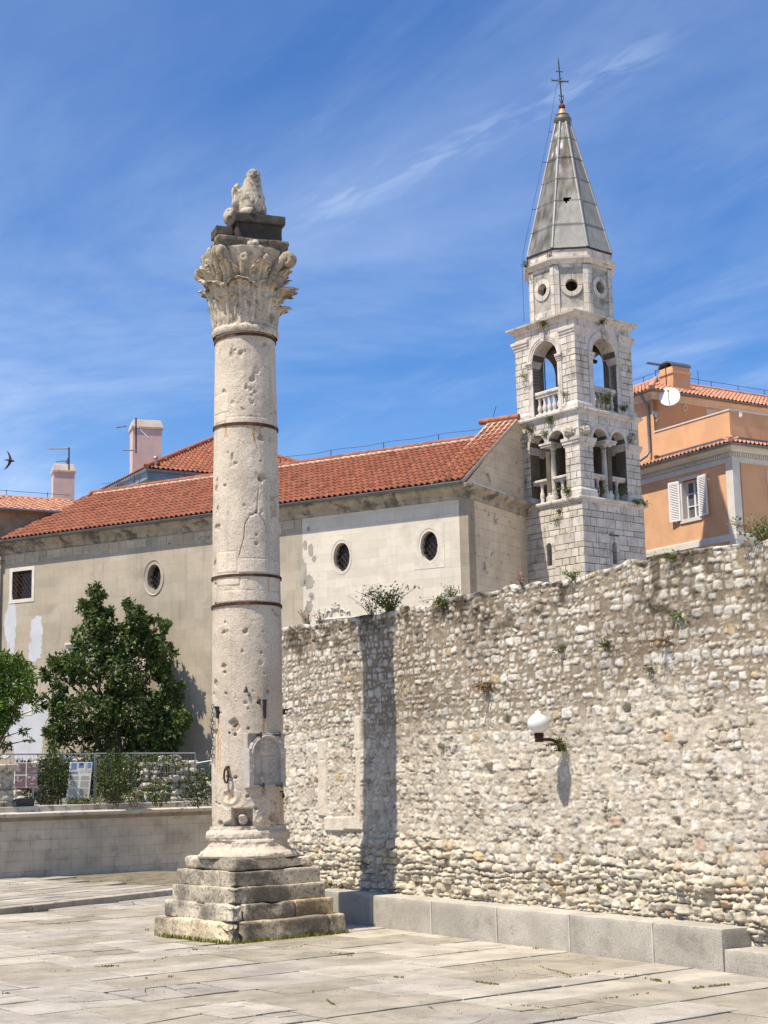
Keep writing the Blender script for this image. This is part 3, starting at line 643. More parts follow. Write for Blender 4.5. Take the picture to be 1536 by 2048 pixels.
def shaft_d(T, Zz, P):
    Ta = np.angle(np.exp(1j * T)); d = .010 * fbm(P * 1.6, 3, 81) + .007 * fbm(P * 7, 4, 82, .6)
    er = sst(.12, .45, fbm(P * np.array([1.1, 1.1, .8]) + 5, 4, 83)); d -= er * (.012 + .014 * fbm(P * 14, 3, 84))
    pock = sst(.38, .6, fbm(P * 5.5, 3, 85)); d -= pock * .03
    dirt = pock * .5
    for (ta, z), r, k in _sc:
        dx = np.angle(np.exp(1j * (Ta - ta))) * .63; dz = Zz - z; q = np.sqrt(dx ** 2 + dz ** 2) / r
        q = q + (.55 if k < .9 else .38) * fbm(P * 10, 3, 86, .6)
        h = 1 - sst(.55, 1.05, q); d = d - h * k * .038; dirt = dirt + h * .55 * (k > .66)
    for c in _cr:
        for (t0, z0), (t1, z1) in zip(c[:-1], c[1:]):
            ax_, az_ = (t1 - t0) * .63, z1 - z0; l2 = ax_ ** 2 + az_ ** 2
            bx, bz = np.angle(np.exp(1j * (Ta - t0))) * .63, Zz - z0; s_ = np.clip((bx * ax_ + bz * az_) / l2, 0, 1)
            q = np.sqrt((bx - s_ * ax_) ** 2 + (bz - s_ * az_) ** 2) + .008 * fbm(P * 12, 2, 87); h = (1 - sst(.003, .013, q)) * .55 * sst(-.35, .05, fbm(P * 4, 2, 66))
            d = d - h * .03; dirt = dirt + h * .8
    rep = np.zeros_like(d)
    for t0, t1, z0, z1 in _sl:
        e = np.minimum(np.minimum((Ta - t0), (t1 - Ta)) * .63, np.minimum(Zz - z0, z1 - Zz)); ins = (e > 0)
        d = np.where(ins, .006 + .003 * fbm(P * 8, 2, 88), d); j = ins & (e < .012); d = np.where(j, d - .015, d); rep = np.where(ins, 1., rep); dirt = np.where(ins, np.where(j, .5, 0), dirt)
    ta, z = shaft_px(484, 1634); dx = np.angle(np.exp(1j * (Ta - ta))) * .63; dz = Zz - z
    nich = 1 - sst(.85, 1.05, np.maximum(np.abs(dx) / .19, np.abs(dz + .02) / .17) + .12 * fbm(P * 7, 3, 61)); knob = 1 - sst(.6, 1.0, np.hypot(dx - .0, (dz + .05) * 1.0) / .13 + .1 * fbm(P * 9, 2, 62))
    d = d - nich * .13 + knob * .15; dirt = dirt + nich * (1 - knob) * .7
    ta, z = shaft_px(459, 1592); q = np.hypot(np.angle(np.exp(1j * (Ta - ta))) * .63, (Zz - z) * 1.1); d = d + .012 * np.cos(q * 42) * (1 - sst(.12, .38, q)) * (Zz < z + .1)
    lowr = (1 - sst(2.0, 3.3, Zz)) * np.exp(-((Ta - .45) / .55) ** 2); d = d + lowr * .022 * fbm(P * 13, 3, 63, .65); dirt = dirt + lowr * .5 * sst(.15, .4, fbm(P * 13, 3, 64))
    fr_ = fbm(P * np.array([3.5, 3.5, 1.5]), 3, 65); d -= .09 * sst(-.02, .06, (1.98 + .20 * fr_ + .10 * np.exp(-((Ta + .1) / .35) ** 2)) - Zz)
    # hollow niche at the foot, broken left and right edges
    d -= .05 * sst(.25, .55, fbm(P * 2.4 + 3, 3, 89)) * (1 - sst(1.95, 2.6, Zz))
    _aux['dirt'], _aux['rep'] = np.clip(dirt, 0, 1), rep
    return d
def shaft_t(T, Zz, P):
    Ta = np.angle(np.exp(1j * T)); t = np.ones(T.shape + (3,)) * (1 + .05 * fbm(P * 1.2, 4, 91))[..., None]
    t = t * (1 - .55 * _aux['dirt'][..., None] * np.array([.9, 1., 1.12]))
    t = np.where(_aux['rep'][..., None] > 0, np.array([1.10, 1.10, 1.10]) * (1 + .04 * fbm(P * 3, 2, 92))[..., None], t)
    # rust runs under the iron
    for x, y, w, l in ((527, 1460, .03, .45), (491, 1390, .018, .25), (517, 1410, .016, .25), (436, 1440, .03, 1.5), (440, 1500, .02, .8), (452, 868, .04, .3), (508, 868, .03, .45), (520, 868, .02, .4), (536, 1180, .02, .3), (457, 1600, .03, .3), (562, 1620, .02, .4)):
        ta, z = shaft_px(x, y - 20); q = np.abs(np.angle(np.exp(1j * (Ta - ta))) * .63) + .01 * fbm(P * 6, 2, 93)
        m = (1 - sst(w * .4, w, q)) * sst(0, .05, z + .05 - Zz) * (1 - sst(l * .5, l, z - Zz)); t = t * (1 - m[..., None] * np.array([.12, .38, .66]))
    return t
zs = np.linspace(Zb, Zt, 660)
revolve('shaft', zs, lambda T, Zz: shaft_r(Zz), 380, M['column'], col, shaft_d, shaft_t)
for y, hh, tilt in ((667, .05, .02), (843, .055, -.02), (1147, .05, .0), (1204, .055, .01)):
    z = shaft_px(495, y)[1]; r = float(shaft_r(np.array(min(z, Zt)))) + .004
    rr = (lambda T, Zz, z=z, r=r: np.full_like(T, r + .018))
    zz_ = np.array([z - hh, z - hh, z, z]); 
    th = np.linspace(0, 2 * np.pi, 96, endpoint=False); T, Q = np.meshgrid(th, zz_); RR = np.array([r - .03, r + .02, r + .02, r - .03])[:, None] + 0 * T
    P = np.stack([RR * np.sin(T), -RR * np.cos(T), Q + tilt * np.sin(T + .8)], -1)
    grid_np('iron_band', P, M['iron'], col, (np.ones(P.shape) * (1 + .9 * sst(.1, .5, fbm(P * 9, 3, 95)))[..., None] * np.array([1.2, 1, .8])), False, wrap=True)
mb = MB(); ast = [(.58, 11.14), (.63, 11.17), (.655, 11.22), (.655, 11.27), (.63, 11.32), (.585, 11.35)]
ap = np.array(ast)
revolve('astragal', np.linspace(11.17, 11.36, 14), lambda T, Zz: np.interp(Zz, ap[:, 1], ap[:, 0]) - .0, 160, M['capital'], col, lambda T, Zz, P: .022 * fbm(P * 4, 4, 96), lambda T, Zz, P: np.ones(P.shape) * 1.1)
# small iron fittings: clamps, dowels, hook, chain
def on_shaft(x, y, out=.0):
    t, z = shaft_px(x, y); r = float(shaft_r(np.array(z))) + out; return Vector((r * math.sin(t), -r * math.cos(t), z)), Vector((math.sin(t), -math.cos(t), 0))
for x, y, l in ((528, 1418, .34), (437, 1425, .22), (567, 1424, .10)):
    mb = MB(); p, n = on_shaft(x, y); q = Vector((-n.y, n.x, 0))
    mb.prism([p + q * .03 + Z * l * .5, p - q * .03 + Z * l * .5, p - q * .018 - Z * l * .5, p + q * .018 - Z * l * .5], n * .05); mb.tube([p + Z * l * .4, p + Z * l * .45 + n * .10], .018, 6)
    mb.build('iron_bracket', M['blackmetal'], col)
for x, y in ((516, 1470), (545, 1470), (520, 1571), (548, 1571), (493, 1380), (518, 1404)):
    mb = MB(); p, n = on_shaft(x, y, .06 if x in (516, 545, 520, 548) else 0); q = Vector((-n.y, n.x, 0))
    if y > 1450: p = p + n * .09
    mb.tube([p - n * .15, p + n * .05], .022, 6); mb.tube([p + n * .04 - Z * .05, p + n * .04 + Z * .05], .018, 6); mb.build('iron_dowel', M['blackmetal'], col)
mb = MB(); p, n = on_shaft(457, 1550); q = Vector((-n.y, n.x, 0))
mb.tube([p + Z * .14 - n * .06, p + Z * .14 + n * .06, p + Z * .1 + n * .09], .028, 6)
mb.tube([p + n * .08 + Z * (.12 - .13 + .13 * math.cos(t)) + q * .045 * math.sin(t) for t in np.linspace(0, 2 * math.pi, 13)], .018, 6); mb.build('iron_ring', M['iron'], col)
mb = MB(); p, n = on_shaft(561, 1590); q = Vector((-n.y, n.x, 0))
mb.tube([p - n * .05 + Z * .06, p + n * .05 + Z * .06], .015, 6); mb.tube([p + n * .05 + Z * .07, p + n * .05 - Z * .05], .016, 6)
mb.tube([p + n * .05 + Z * (.035 * math.cos(t) - .015) + q * (.035 * math.sin(t) + .02) for t in np.linspace(0, 2 * math.pi, 10)], .014, 6); mb.build('iron_hook', M['blackmetal'], col)
ch = MB(); p, n = on_shaft(431, 1408); n = Vector((-1, -.15, 0)).normalized(); p = p + n * .05
for k in range(14):
    a = p - Z * (.045 + .075 * k); w = Vector((0, 1, 0)) if k % 2 else Vector((.9, .3, 0)).normalized()
    ch.tube([a + Z * .045 * math.cos(t) + w * .02 * math.sin(t) for t in np.linspace(0, 2 * math.pi, 9)], .008, 5)
ch.build('chain', M['blackmetal'], col)

# marble relief tablet strapped to the shaft
pt, pz = shaft_px(533, 1520); pn = Vector((math.sin(pt), -math.cos(pt), 0)); pu = Vector((math.cos(pt), math.sin(pt), 0))
PF = Fr(pn * .542 + Z * (pz - .49), pu, pn)
nx, ny = 110, 140; uu, vv = np.meshgrid(np.linspace(-.40, .40, nx), np.linspace(0, .98, ny))
pil = np.maximum(sst(.27, .29, np.abs(uu)) * (1 - sst(.385, .40, np.abs(uu))), 0) * (1 - sst(.66, .69, vv)); h = .0 + pil * .05
ra = np.hypot(uu, (vv - .60)); archm = sst(.27, .29, ra) * (1 - sst(.36, .38, ra)) * (vv > .60); h = np.maximum(h, archm * .055)
h = h + .02 * sst(.30, .31, ra) * (1 - sst(.325, .335, ra)) * (vv > .6)
h = np.maximum(h, .06 * sst(.25, .27, np.abs(uu)) * (vv > .62) * (vv < .70)); h = np.maximum(h, .05 * ((vv < .05) | (vv > .955)))
scal = ((np.hypot((uu + .045 * 0) % .09 - .045, (vv % .09) - .045) < .036) & (ra < .27) & (vv > .62)); h = h + .012 * scal
sh = (np.abs(uu - .05) < .15 * np.clip((vv - .12) / .10, 0, 1) ** .5) & (vv > .15) & (vv < .56); h = h + .022 * sh
chk = (((uu * 18).astype(int) + (vv * 18).astype(int)) % 2 == 0) & sh & (uu > .05); h = h + .014 * chk
h = h + .01 * fbm(np.stack([uu * 14, vv * 14, 0 * uu], -1), 3, 97) + .008
brk = sst(.40, .50, np.abs(uu) * .55 + vv * .28 + .03 * fbm(np.stack([uu * 6, vv * 6, 0 * uu], -1), 2, 98)); 
edge = np.minimum.reduce([uu + .40, .40 - uu, vv, .98 - vv]); h = h + .10; h = np.where(edge < .004, -.08, h)
G = np.array(PF.o)[None, None] + uu[..., None] * np.array(pu) + vv[..., None] * np.array((0, 0, 1.)) + h[..., None] * np.array(pn)
grid_np('relief_tablet', G, M['plaque'], col, np.ones(G.shape) * (1.0 + .12 * sst(.03, .06, h - .1))[..., None], False)

# capital
cap0 = 11.33
def bell_r(z): k = np.clip((z - cap0) / 1.45, 0, 1); return .565 + .06 * k + .20 * k ** 3
cap = revolve('capital', np.linspace(cap0, cap0 + 1.48, 90), lambda T, Zz: bell_r(Zz), 160, M['capital'], col, lambda T, Zz, P: .02 * fbm(P * 4, 4, 99) + .012 * np.cos(T * 24) * sst(.9, 1.1, Zz - cap0), lambda T, Zz, P: np.ones(P.shape) * .95)
def acanthus(th, h, w, curl, seed, broken=0.0, pull=.5):
    rng = np.random.default_rng(seed); ns, nt_ = 26, 25
    s, t = np.meshgrid(np.linspace(0, 1, ns), np.linspace(-1, 1, nt_), indexing='ij')
    lob = 1 - .05 * np.abs(np.sin(s * np.pi * 4.5)) * (s < .9) - .30 * sst(.86, 1, s) ** 2
    wid = w * (.62 + .5 * np.sin(np.clip(s * 1.15, 0, 1) * np.pi * .62)) * lob
    ang = np.clip((s - .62) / .38, 0, 1) * curl; z = np.where(s < .62, s * h, .62 * h + np.sin(ang) / max(curl, .01) * .38 * h); out = np.where(s < .62, .03 + .05 * s, .06 + (1 - np.cos(ang)) / max(curl, .01) * .38 * h * 1.15 * pull)
    out = out + .03 * np.cos(t * np.pi * 3.5) * (.4 + s) - .05 * t ** 2 * (1 - .3 * s) + .05 * (1 - np.abs(t) ** .6) * .5
    out = out + .014 * np.sin(s * 22 - np.abs(t) * 7) * np.abs(t)
    zz_ = cap0 + z + (-.10 * h * t ** 2) * sst(.4, 1, s)
    rb = np.interp(zz_, np.linspace(cap0, cap0 + 1.48, 50), bell_r(np.linspace(cap0, cap0 + 1.48, 50)))
    r = rb + out; a = th + t * wid / rb
    n = fbm(np.stack([s * 5, t * 4, s * 0 + seed], -1), 4, 5); r = r + .016 * n; zz_ = zz_ + .012 * np.abs(np.sin(t * 5)) * sst(.8, 1, s) + .008 * fbm(np.stack([s * 4, t * 5, s * 0 + seed + 9], -1), 3, 6)
    r = r - broken * sst(.75, 1, s) * .15
    P = np.stack([r * np.sin(a), -r * np.cos(a), zz_], -1); r2 = r - .075 - .02 * (1 - s); Q = np.stack([r2 * np.sin(a), -r2 * np.cos(a), zz_ - .02], -1)
    A = np.concatenate([P[:, :], Q[:, ::-1]], 1)
    o = grid_np('acanthus_leaf', A, M['capital'], cap, np.ones(A.shape) * rng.uniform(.95, 1.12), True, wrap=True)
CTK = math.radians(20)
for k in range(8): acanthus(CTK + k * math.pi / 4, .66, .25, 1.9 if k % 3 else 1.2, 200 + k, .0 if k % 3 else .5, 1.25 if k == 2 else .55)
for k in range(8): acanthus(CTK + (k + .5) * math.pi / 4, 1.06, .25, 2.1, 220 + k, .0 if k % 4 else .4, .95 if k == 1 else .55)
for k in range(8): acanthus(CTK + k * math.pi / 4 + .12, 1.36, .17, 1.6, 240 + k, .2, .55)
for k in range(4):
    a = CTK + math.pi / 4 + k * math.pi / 2; d = Vector((math.sin(a), -math.cos(a), 0)); q = Vector((math.cos(a), math.sin(a), 0))
    for sg in (-1, 1):
        mb = MB(); path, rs = [], []
        for i in range(9):
            s_ = i / 8; path.append(d * (.62 + .33 * s_ ** 1.7) + q * sg * (.16 * (1 - s_) + .05) + Z * (cap0 + .75 + .62 * s_)); rs.append(.075 + .02 * s_)
        for i in range(1, 12):
            t = i / 11 * 4.4; rr = .13 * (1 - i / 16); c = path[8] + d * .0 - Z * .10
            path.append(c + d * rr * math.sin(t) + Z * rr * math.cos(t)); rs.append(.085 * (1 - i / 22))
        mb.tube(path, rs, 8, (.7, .68, .64)); mb.build('volute', M['capital'], cap)
for k in range(8):                                  # inner stalks curling under the abacus
    a = CTK + (k // 2) * math.pi / 2 + (.30 if k % 2 else -.30); sg = -1 if k % 2 else 1
    mb = MB(); path, rs = [], []
    for i in range(8): s_ = i / 7; an = a - sg * .06 * (1 - s_); r_ = bell_r(cap0 + .7 + .55 * s_) + .02 + .05 * s_; path.append(Vector((r_ * math.sin(an), -r_ * math.cos(an), cap0 + .72 + .56 * s_))); rs.append(.045 + .012 * s_)
    for i in range(1, 10): t = i / 9 * 4.2; rr = .085 * (1 - i / 14); an = a + sg * (rr * math.sin(t)) / .8; r_ = .84; path.append(Vector((r_ * math.sin(an), -r_ * math.cos(an), cap0 + 1.22 + rr * math.cos(t)))); rs.append(.05 * (1 - i / 18))
    mb.tube(path, rs, 7, (.9, .88, .84)); mb.build('scroll_stalk', M['capital'], cap)
def aba_r(T, Zz):
    a = np.angle(np.exp(1j * (4 * (T - CTK)))) / 4            # 0 in the middle of a side
    r = .66 + .36 * (np.abs(a) / (np.pi / 4)) ** 2.1
    r = np.where(np.abs(a) > .70, np.minimum(r, 1.02), r); k = (Zz - (cap0 + 1.40)) / .26
    return r * (.90 + .05 * sst(.3, .45, k) + .05 * sst(.6, .75, k))
za = np.concatenate([[cap0 + 1.40], np.linspace(cap0 + 1.40, cap0 + 1.66, 18), [cap0 + 1.66]])
def aba_rr(T, Zz):
    r = aba_r(T, Zz); r[0] = .3; r[-1] = .05; return r
revolve('abacus', za, aba_rr, 240, M['capital'], col, lambda T, Zz, P: .07 * fbm(P * 3.6, 5, 101, .6) * (Zz > cap0 + 1.401) * 1.0, lambda T, Zz, P: np.ones(P.shape) * (.34 + .50 * sst(.0, .4, fbm(P * 3.5, 4, 102)))[..., None])
for k in range(4):
    a = CTK + k * math.pi / 2; mb = MB(); d = Vector((math.sin(a), -math.cos(a), 0)); q = Vector((math.cos(a), math.sin(a), 0))
    for i in range(5):
        t = i * 2 * math.pi / 5; c = d * .72 + Z * (cap0 + 1.47) + q * .09 * math.cos(t) + Z * .10 * math.sin(t)
        mb.lathe([(.0, -.05), (.06, -.03), (.075, 0), (.05, .03), (0, .045)], None, 8, ax=Fr(c, q, Z, d))
    mb.build('fleuron', M['capital'], cap)
# blackened impost with a moulded cap, and its smaller neighbour
IZ = cap0 + 1.62; IO = at(473, 494, 28.35)
IX, IY = axes(19)
def blk(name, c, dx, dy, z0, z1, r, amp, seed, tint=1.0, mat='impost'):
    V, F = rough_grid(dx, dy, z1 - z0, r, .03, amp, seed, 4); V = rot_xy(V, 19, (c.x - CC.x, c.y - CC.y, (z0 + z1) / 2)); mesh_np(name, V, F, M[mat], col, np.ones(V.shape) * tint, True)
ic = Vector((IO.x, IO.y, 0)) + IX * .47 + IY * .32
blk('impost_block', ic, .90, .62, IZ - .05, 13.44, .04, .02, 301); blk('impost_cap', ic, 1.02, .74, 13.42, 13.60, .02, .015, 302, 1.15)
s2 = ic - IX * .66 + IY * .12
blk('impost_block', s2, .26, .40, IZ - .05, 13.22, .02, .015, 303, 2.6); blk('impost_cap', s2, .34, .48, 13.21, 13.39, .02, .015, 304, 1.6)

# seated griffin on top
gr_o = ic + IX * (-.16) - IY * .02
gb = bmesh.new()
def ell(c, r, rot=None):
    m = Matrix.Translation(c) @ (rot or Matrix()) @ Matrix.Diagonal((r[0], r[1], r[2], 1)); bmesh.ops.create_icosphere(gb, subdivisions=3, radius=1, matrix=m)
def cap_(a, b, r0, r1, n=6):
    for i in range(n + 1):
        k = i / n; r = r0 + (r1 - r0) * k; ell(Vector(a).lerp(Vector(b), k), (r, r, r))
ell((.05, -.02, .30), (.275, .26, .32)); ell((.06, -.04, .46), (.245, .23, .28)); ell((.0, .28, .24), (.25, .34, .26)); cap_((.06, -.05, .54), (.085, -.11, .86), .225, .150)
ell((.085, -.12, .885), (.145, .155, .13)); cap_((.06, -.22, .875), (.03, -.285, .81), .075, .035, 4)
ell((-.17, .06, .44), (.13, .22, .24), Matrix.Rotation(.3, 4, 'Y')); ell((-.235, .08, .60), (.085, .17, .16), Matrix.Rotation(.15, 4, 'Y')); ell((-.20, .10, .72), (.055, .12, .07), Matrix.Rotation(-.5, 4, 'Y')); ell((.28, .14, .42), (.08, .20, .22))
ell((-.32, .30, .15), (.13, .22, .18)); ell((.30, .30, .15), (.12, .22, .18)); ell((.26, -.05, .16), (.10, .16, .17))
cap_((-.13, -.24, .07), (-.02, -.33, .075), .085, .075, 4); ell((.02, -.33, .09), (.055, .06, .06))
me = bpy.data.meshes.new('stone_griffin'); gb.to_mesh(me); gb.free()
go = put(bpy.data.objects.new('stone_griffin', me)); rm = go.modifiers.new('r', 'REMESH'); rm.mode = 'VOXEL'; rm.voxel_size = .016
dg = bpy.context.evaluated_depsgraph_get(); dg.update(); me2 = bpy.data.meshes.new_from_object(go.evaluated_get(dg)); go.modifiers.clear()
n = len(me2.vertices); V = np.empty(n * 3); me2.vertices.foreach_get('co', V); V = V.reshape(-1, 3); Nn = np.empty(n * 3); me2.vertices.foreach_get('normal', Nn); Nn = Nn.reshape(-1, 3)
feather = .012 * np.sin(V[:, 2] * 55 + 3 * np.sin(V[:, 0] * 30)) * sst(.35, .75, V[:, 2])
V = V + Nn * (.020 * fbm(V * 6, 5, 111, .6) + feather * .25 - .006)[:, None]
# sockets for the eyes
for ex in (-.02, .13):
    q = np.linalg.norm(V - np.array([ex, -.24, .90]), axis=1); V = V - Nn * (.03 * (1 - sst(.015, .045, q)))[:, None]
me2.vertices.foreach_set('co', V.ravel()); at_ = me2.attributes.new('tint', 'FLOAT_COLOR', 'POINT'); c4 = np.ones((n, 4), np.float32)
c4[:, :3] = (1.08 - .25 * sst(.6, .85, V[:, 2]))[:, None]; at_.data.foreach_set('color', c4.ravel()); me2.polygons.foreach_set('use_smooth', np.ones(len(me2.polygons), bool)); me2.materials.append(M['griffin']); me2.update()
go.data = me2; go.location = (gr_o.x, gr_o.y, 13.585); go.rotation_euler = (0, 0, math.radians(14)); 
tag(go, 'weathered stone griffin with a broken wing sitting on top of the ancient column', 'statue')

# ------------------------------------------------------------------ rubble wall
rw = thing('rubble_wall', 'long high wall of pale rubble stones behind the column, rough-topped with weeds', 'wall', WO, 31.8)   # local x into the wall, y along it
NU, NV = 640, 330; U0, U1, HV = -3.2, 15.0, 5.95
u = np.linspace(U0, U1, NU); v = np.linspace(-.05, HV, NV); UU, VV = np.meshgrid(u, v)
q3 = np.stack([UU, VV, 0 * UU], -1)
rg = np.random.default_rng(5)
def layout(uw, vw, hfun, wr, wbig, pw, rg, jv=.13):
    """irregular coursed stones: returns stone id, distance to the joint, local coordinates"""
    vc = [-.25]; vh = []
    while vc[-1] < HV + .5: h_ = hfun(vc[-1]); vh.append(h_); vc.append(vc[-1] + h_)
    vb = np.array(vc); vh = np.array(vh); nrow = len(vh); seeds, soff = [], [0]
    for r in range(nrow):
        e = U0 - .6; L_ = []
        while e < U1 + .6:
            w_ = vh[r] * (rg.uniform(*wr) if rg.random() < .86 else rg.uniform(*wbig)); L_.append((e + w_ / 2, (vb[r] + vb[r + 1]) / 2 + rg.normal() * vh[r] * jv, w_ / 2 * rg.uniform(.85, 1.15), vh[r] / 2 * rg.uniform(.8, 1.25))); e += w_
        seeds.append(np.array(L_)); soff.append(soff[-1] + len(L_))
    allS = np.concatenate(seeds); row = np.clip(np.searchsorted(vb, vw) - 1, 0, nrow - 1)
    F1 = np.full(uw.shape, 9.); F2 = np.full(uw.shape, 9.); cell = np.zeros(uw.shape, np.int64)
    for dr in (-1, 0, 1):
        rr_ = np.clip(row + dr, 0, nrow - 1); base_i = np.zeros(uw.shape, np.int64)
        for r in range(nrow):
            m = rr_ == r
            if m.any(): base_i[m] = np.clip(np.searchsorted(seeds[r][:, 0], uw[m]), 1, len(seeds[r]) - 2) + soff[r]
        for k in (-2, -1, 0, 1):
            ci = np.clip(base_i + k, 0, len(allS) - 1); sd = allS[ci]
            d_ = ((np.abs(uw - sd[..., 0]) / sd[..., 2]) ** pw + (np.abs(vw - sd[..., 1]) / sd[..., 3]) ** pw) ** (1 / pw)
            same = (ci == cell) & (d_ <= F1 + 1e-9) & (F1 < 9); new = (d_ < F1) & ~same
            F2 = np.where(new, F1, np.where(same, F2, np.minimum(F2, d_))); cell = np.where(new, ci, cell); F1 = np.minimum(F1, d_)
    sd = allS[cell]
    return cell, (F2 - F1) * .5 * np.minimum(sd[..., 2], sd[..., 3]) * 1.25, (uw - sd[..., 0]) / sd[..., 2], (vw - sd[..., 1]) / sd[..., 3], len(allS)
lowz = 1 - sst(1.0, 1.8, VV)
vw = VV + .10 * fbm(q3 * np.array([.35, .25, 1]), 3, 121) + (.020 + .035 * lowz) * fbm(q3 * np.array([2.2, 1.5, 1]), 2, 122) + .009 * fbm(q3 * 9, 3, 119, .6); uw = UU + .035 * fbm(q3 * 2.5, 2, 123) + .010 * fbm(q3 * 10, 3, 120, .6)
cell, dist, la, lb_, cid = layout(uw, vw, lambda v: rg.uniform(.07, .15) if v < 1.35 else rg.uniform(.09, .20) if v < 3.9 else rg.uniform(.075, .175), (.6, 1.6), (1.6, 2.5), 4.5, rg)
RA = rg.uniform(size=(cid + 5, 8)); ca = RA[cell]
cell2, dist2, la2, lb2, cid2 = layout(uw + .01 * fbm(q3 * 12, 2, 116), vw + .012 * fbm(q3 * 12, 2, 115), lambda v: rg.uniform(.035, .075), (.6, 2.0), (2.0, 3.2), 3.5, rg, .2)
RB = rg.uniform(size=(cid2 + 5, 4)); cb_ = RB[cell2]
zn = VV + .55 * fbm(q3 * np.array([.5, .7, 1]), 4, 124)
low = 1 - sst(1.15, 1.6, zn); topz = sst(3.3, 4.3, zn); mid = np.clip(1 - low - topz, 0, 1)
lich = sst(4.75, 5.7, VV + .25 * sst(6, 0, UU) + .7 * fbm(q3 * np.array([.8, .9, 1]), 4, 125)) * sst(-.25, .35, fbm(q3 * 1.7, 4, 126))
dist = dist + .011 * fbm(q3 * 11, 4, 127, .65) + .008 * fbm(q3 * 24, 2, 128)
jw = low * (.003 + .008 * ca[..., 0]) + mid * (.007 + .018 * ca[..., 0] ** 1.3) + topz * (.008 + .036 * ca[..., 0] ** 1.2)
bury = mid * (ca[..., 1] < .26) + topz * (ca[..., 1] < .15) + low * (ca[..., 1] < .05)
mask = sst(0, .007, dist - jw) * (1 - np.clip(bury, 0, 1) * .85)
prot = low * (.012 + .055 * ca[..., 2] ** 1.4) + mid * (.004 + .015 * ca[..., 2]) + topz * (.008 + .016 * ca[..., 2])
dome = sst(0, .035, dist - jw)
chip = (cb_[..., 0] <   .24 * topz + .42 * mid + .25 * low) * sst(.002, .010, dist2 + .006 * fbm(q3 * 20, 2, 114)) * (1 - mask)
rough = fbm(q3 * 7.5, 5, 129, .68); ridg = 1 - 2 * np.abs(fbm(q3 * 6.0 + 31, 4, 118, .6)); 
tilt = ((ca[..., 5] - .5) * np.clip(la, -1, 1) + (ca[..., 7] - .42) * np.clip(lb_, -1, 1)) * (.012 + .038 * low)
H = mask * (prot * (.75 + .25 * dome) + tilt * dome) + (.016 + .026 * low) * rough * (.45 + .8 * mask) - (.010 + .02 * low) * sst(.55, .95, ridg) * mask + .024 * fbm(q3 * np.array([1.3, 1.8, 1]), 3, 130) * (.4 + .6 * mid) - (low * .042 + .008) * (1 - mask)
H = H + .012 * mid * fbm(q3 * 14, 3, 117, .7)
H = H + .02 * fbm(q3 * .35, 2, 131) + low * .06 * sst(0, .3, fbm(q3 * np.array([.9, 1.6, 1]), 3, 132))
pit = sst(.26, .42, fbm(q3 * 10, 3, 133)) * (.35 + .65 * mask) * (.6 + .4 * mid); H -= .022 * pit
H = H + chip * (.004 + .012 * cb_[..., 1]) 
# open cracks here and there along the joints
op_ = sst(.12, .40, fbm(q3 * np.array([3.2, 4.5, 1]), 3, 113)) * (1 - sst(.004, .013, np.abs(dist - jw * .8))) * (.35 + .65 * (1 - topz)); H = H - op_ * .024
# random dark holes and missing stones
hole = (ca[..., 6] < .006) * sst(.01, .03, dist - jw); H -= hole * .14
def wl(x, y):
    p = on_wall(x, y, WO + WX * WFACE, WX) - WO; return p.dot(WY), p.z
cw = np.array([.60, .565, .505])[None, None] * (.76 + .40 * ca[..., 3:4]) * np.array([1, 1, 1])
warm = (ca[..., 4] - .5)[..., None] * np.array([.05, .0, -.10]); cw = cw * (1 + warm)
cw = np.where((ca[..., 4] > .982)[..., None], np.array([.47, .375, .235]), cw); cw = np.where((ca[..., 4] < .010)[..., None], np.array([.45, .35, .27]), cw)
cw = cw * (1 - low[..., None] * np.array([.03, .07, .165])) * (1 - mid[..., None] * np.array([.02, .045, .09]))
cm = low[..., None] * np.array([.46, .385, .28]) + mid[..., None] * np.array([.48, .418, .333]) + topz[..., None] * np.array([.265, .218, .158])
cm = cm * (1 + .22 * fbm(q3 * 3, 4, 134))[..., None]
cm = cm * (1 - chip[..., None]) + chip[..., None] * (np.array([.52, .475, .40]) * (.75 + .45 * cb_[..., 2:3]))
colr = cm * (1 - mask[..., None]) + cw * mask[..., None]
colr = colr * (1 - .42 * op_[..., None] * np.array([.9, 1, 1.1]))
colr = colr * (1 - pit[..., None] * .42) * (1 + .16 * rough * mask)[..., None]
colr = colr * (1 - lich[..., None] * np.array([.74, .76, .80]) * sst(-.35, .15, fbm(q3 * 6, 4, 135))[..., None])
gry = sst(.1, .5, fbm(q3 * np.array([.45, .8, 1]) + 9, 4, 136)) * sst(1.0, 3.0, VV) * .22; colr = colr * (1 - gry[..., None] * np.array([.9, 1, 1.1]))
# smooth jamb strips left from a blocked opening
for (xa, xb, ya, yb) in ((708, 720, 1432, 1500), (711, 722, 1500, 1640), (634, 650, 1480, 1520), (636, 652, 1520, 1632), (650, 690, 1634, 1662), (690, 722, 1632, 1660)):
    a = wl(xb, (ya + yb) / 2)[0]; b = wl(xa, (ya + yb) / 2)[0]; z0 = wl((xa + xb) / 2, yb)[1]; z1 = wl((xa + xb) / 2, ya)[1]
    e = np.minimum(np.minimum(UU - a, b - UU), np.minimum(VV - z0, z1 - VV)) + .012 * fbm(q3 * 6, 3, 137); m = sst(-.005, .012, e)
    H = H * (1 - m) + m * (.055 + .006 * fbm(q3 * 9, 3, 138)); colr = colr * (1 - m[..., None]) + m[..., None] * np.array([.60, .535, .445]) * (1 + .06 * fbm(q3 * 4, 3, 139))[..., None]
a, z_ = wl(975, 1540); e = np.maximum(np.abs(UU - a) / .13, np.abs(VV - z_) / .10) + .2 * fbm(q3 * 5, 2, 140); m = 1 - sst(.75, 1.0, e); H -= m * .12
base_in = .12 * (1 - sst(0, 3.5, VV)) * .5
X = WFACE + .05 - H - base_in
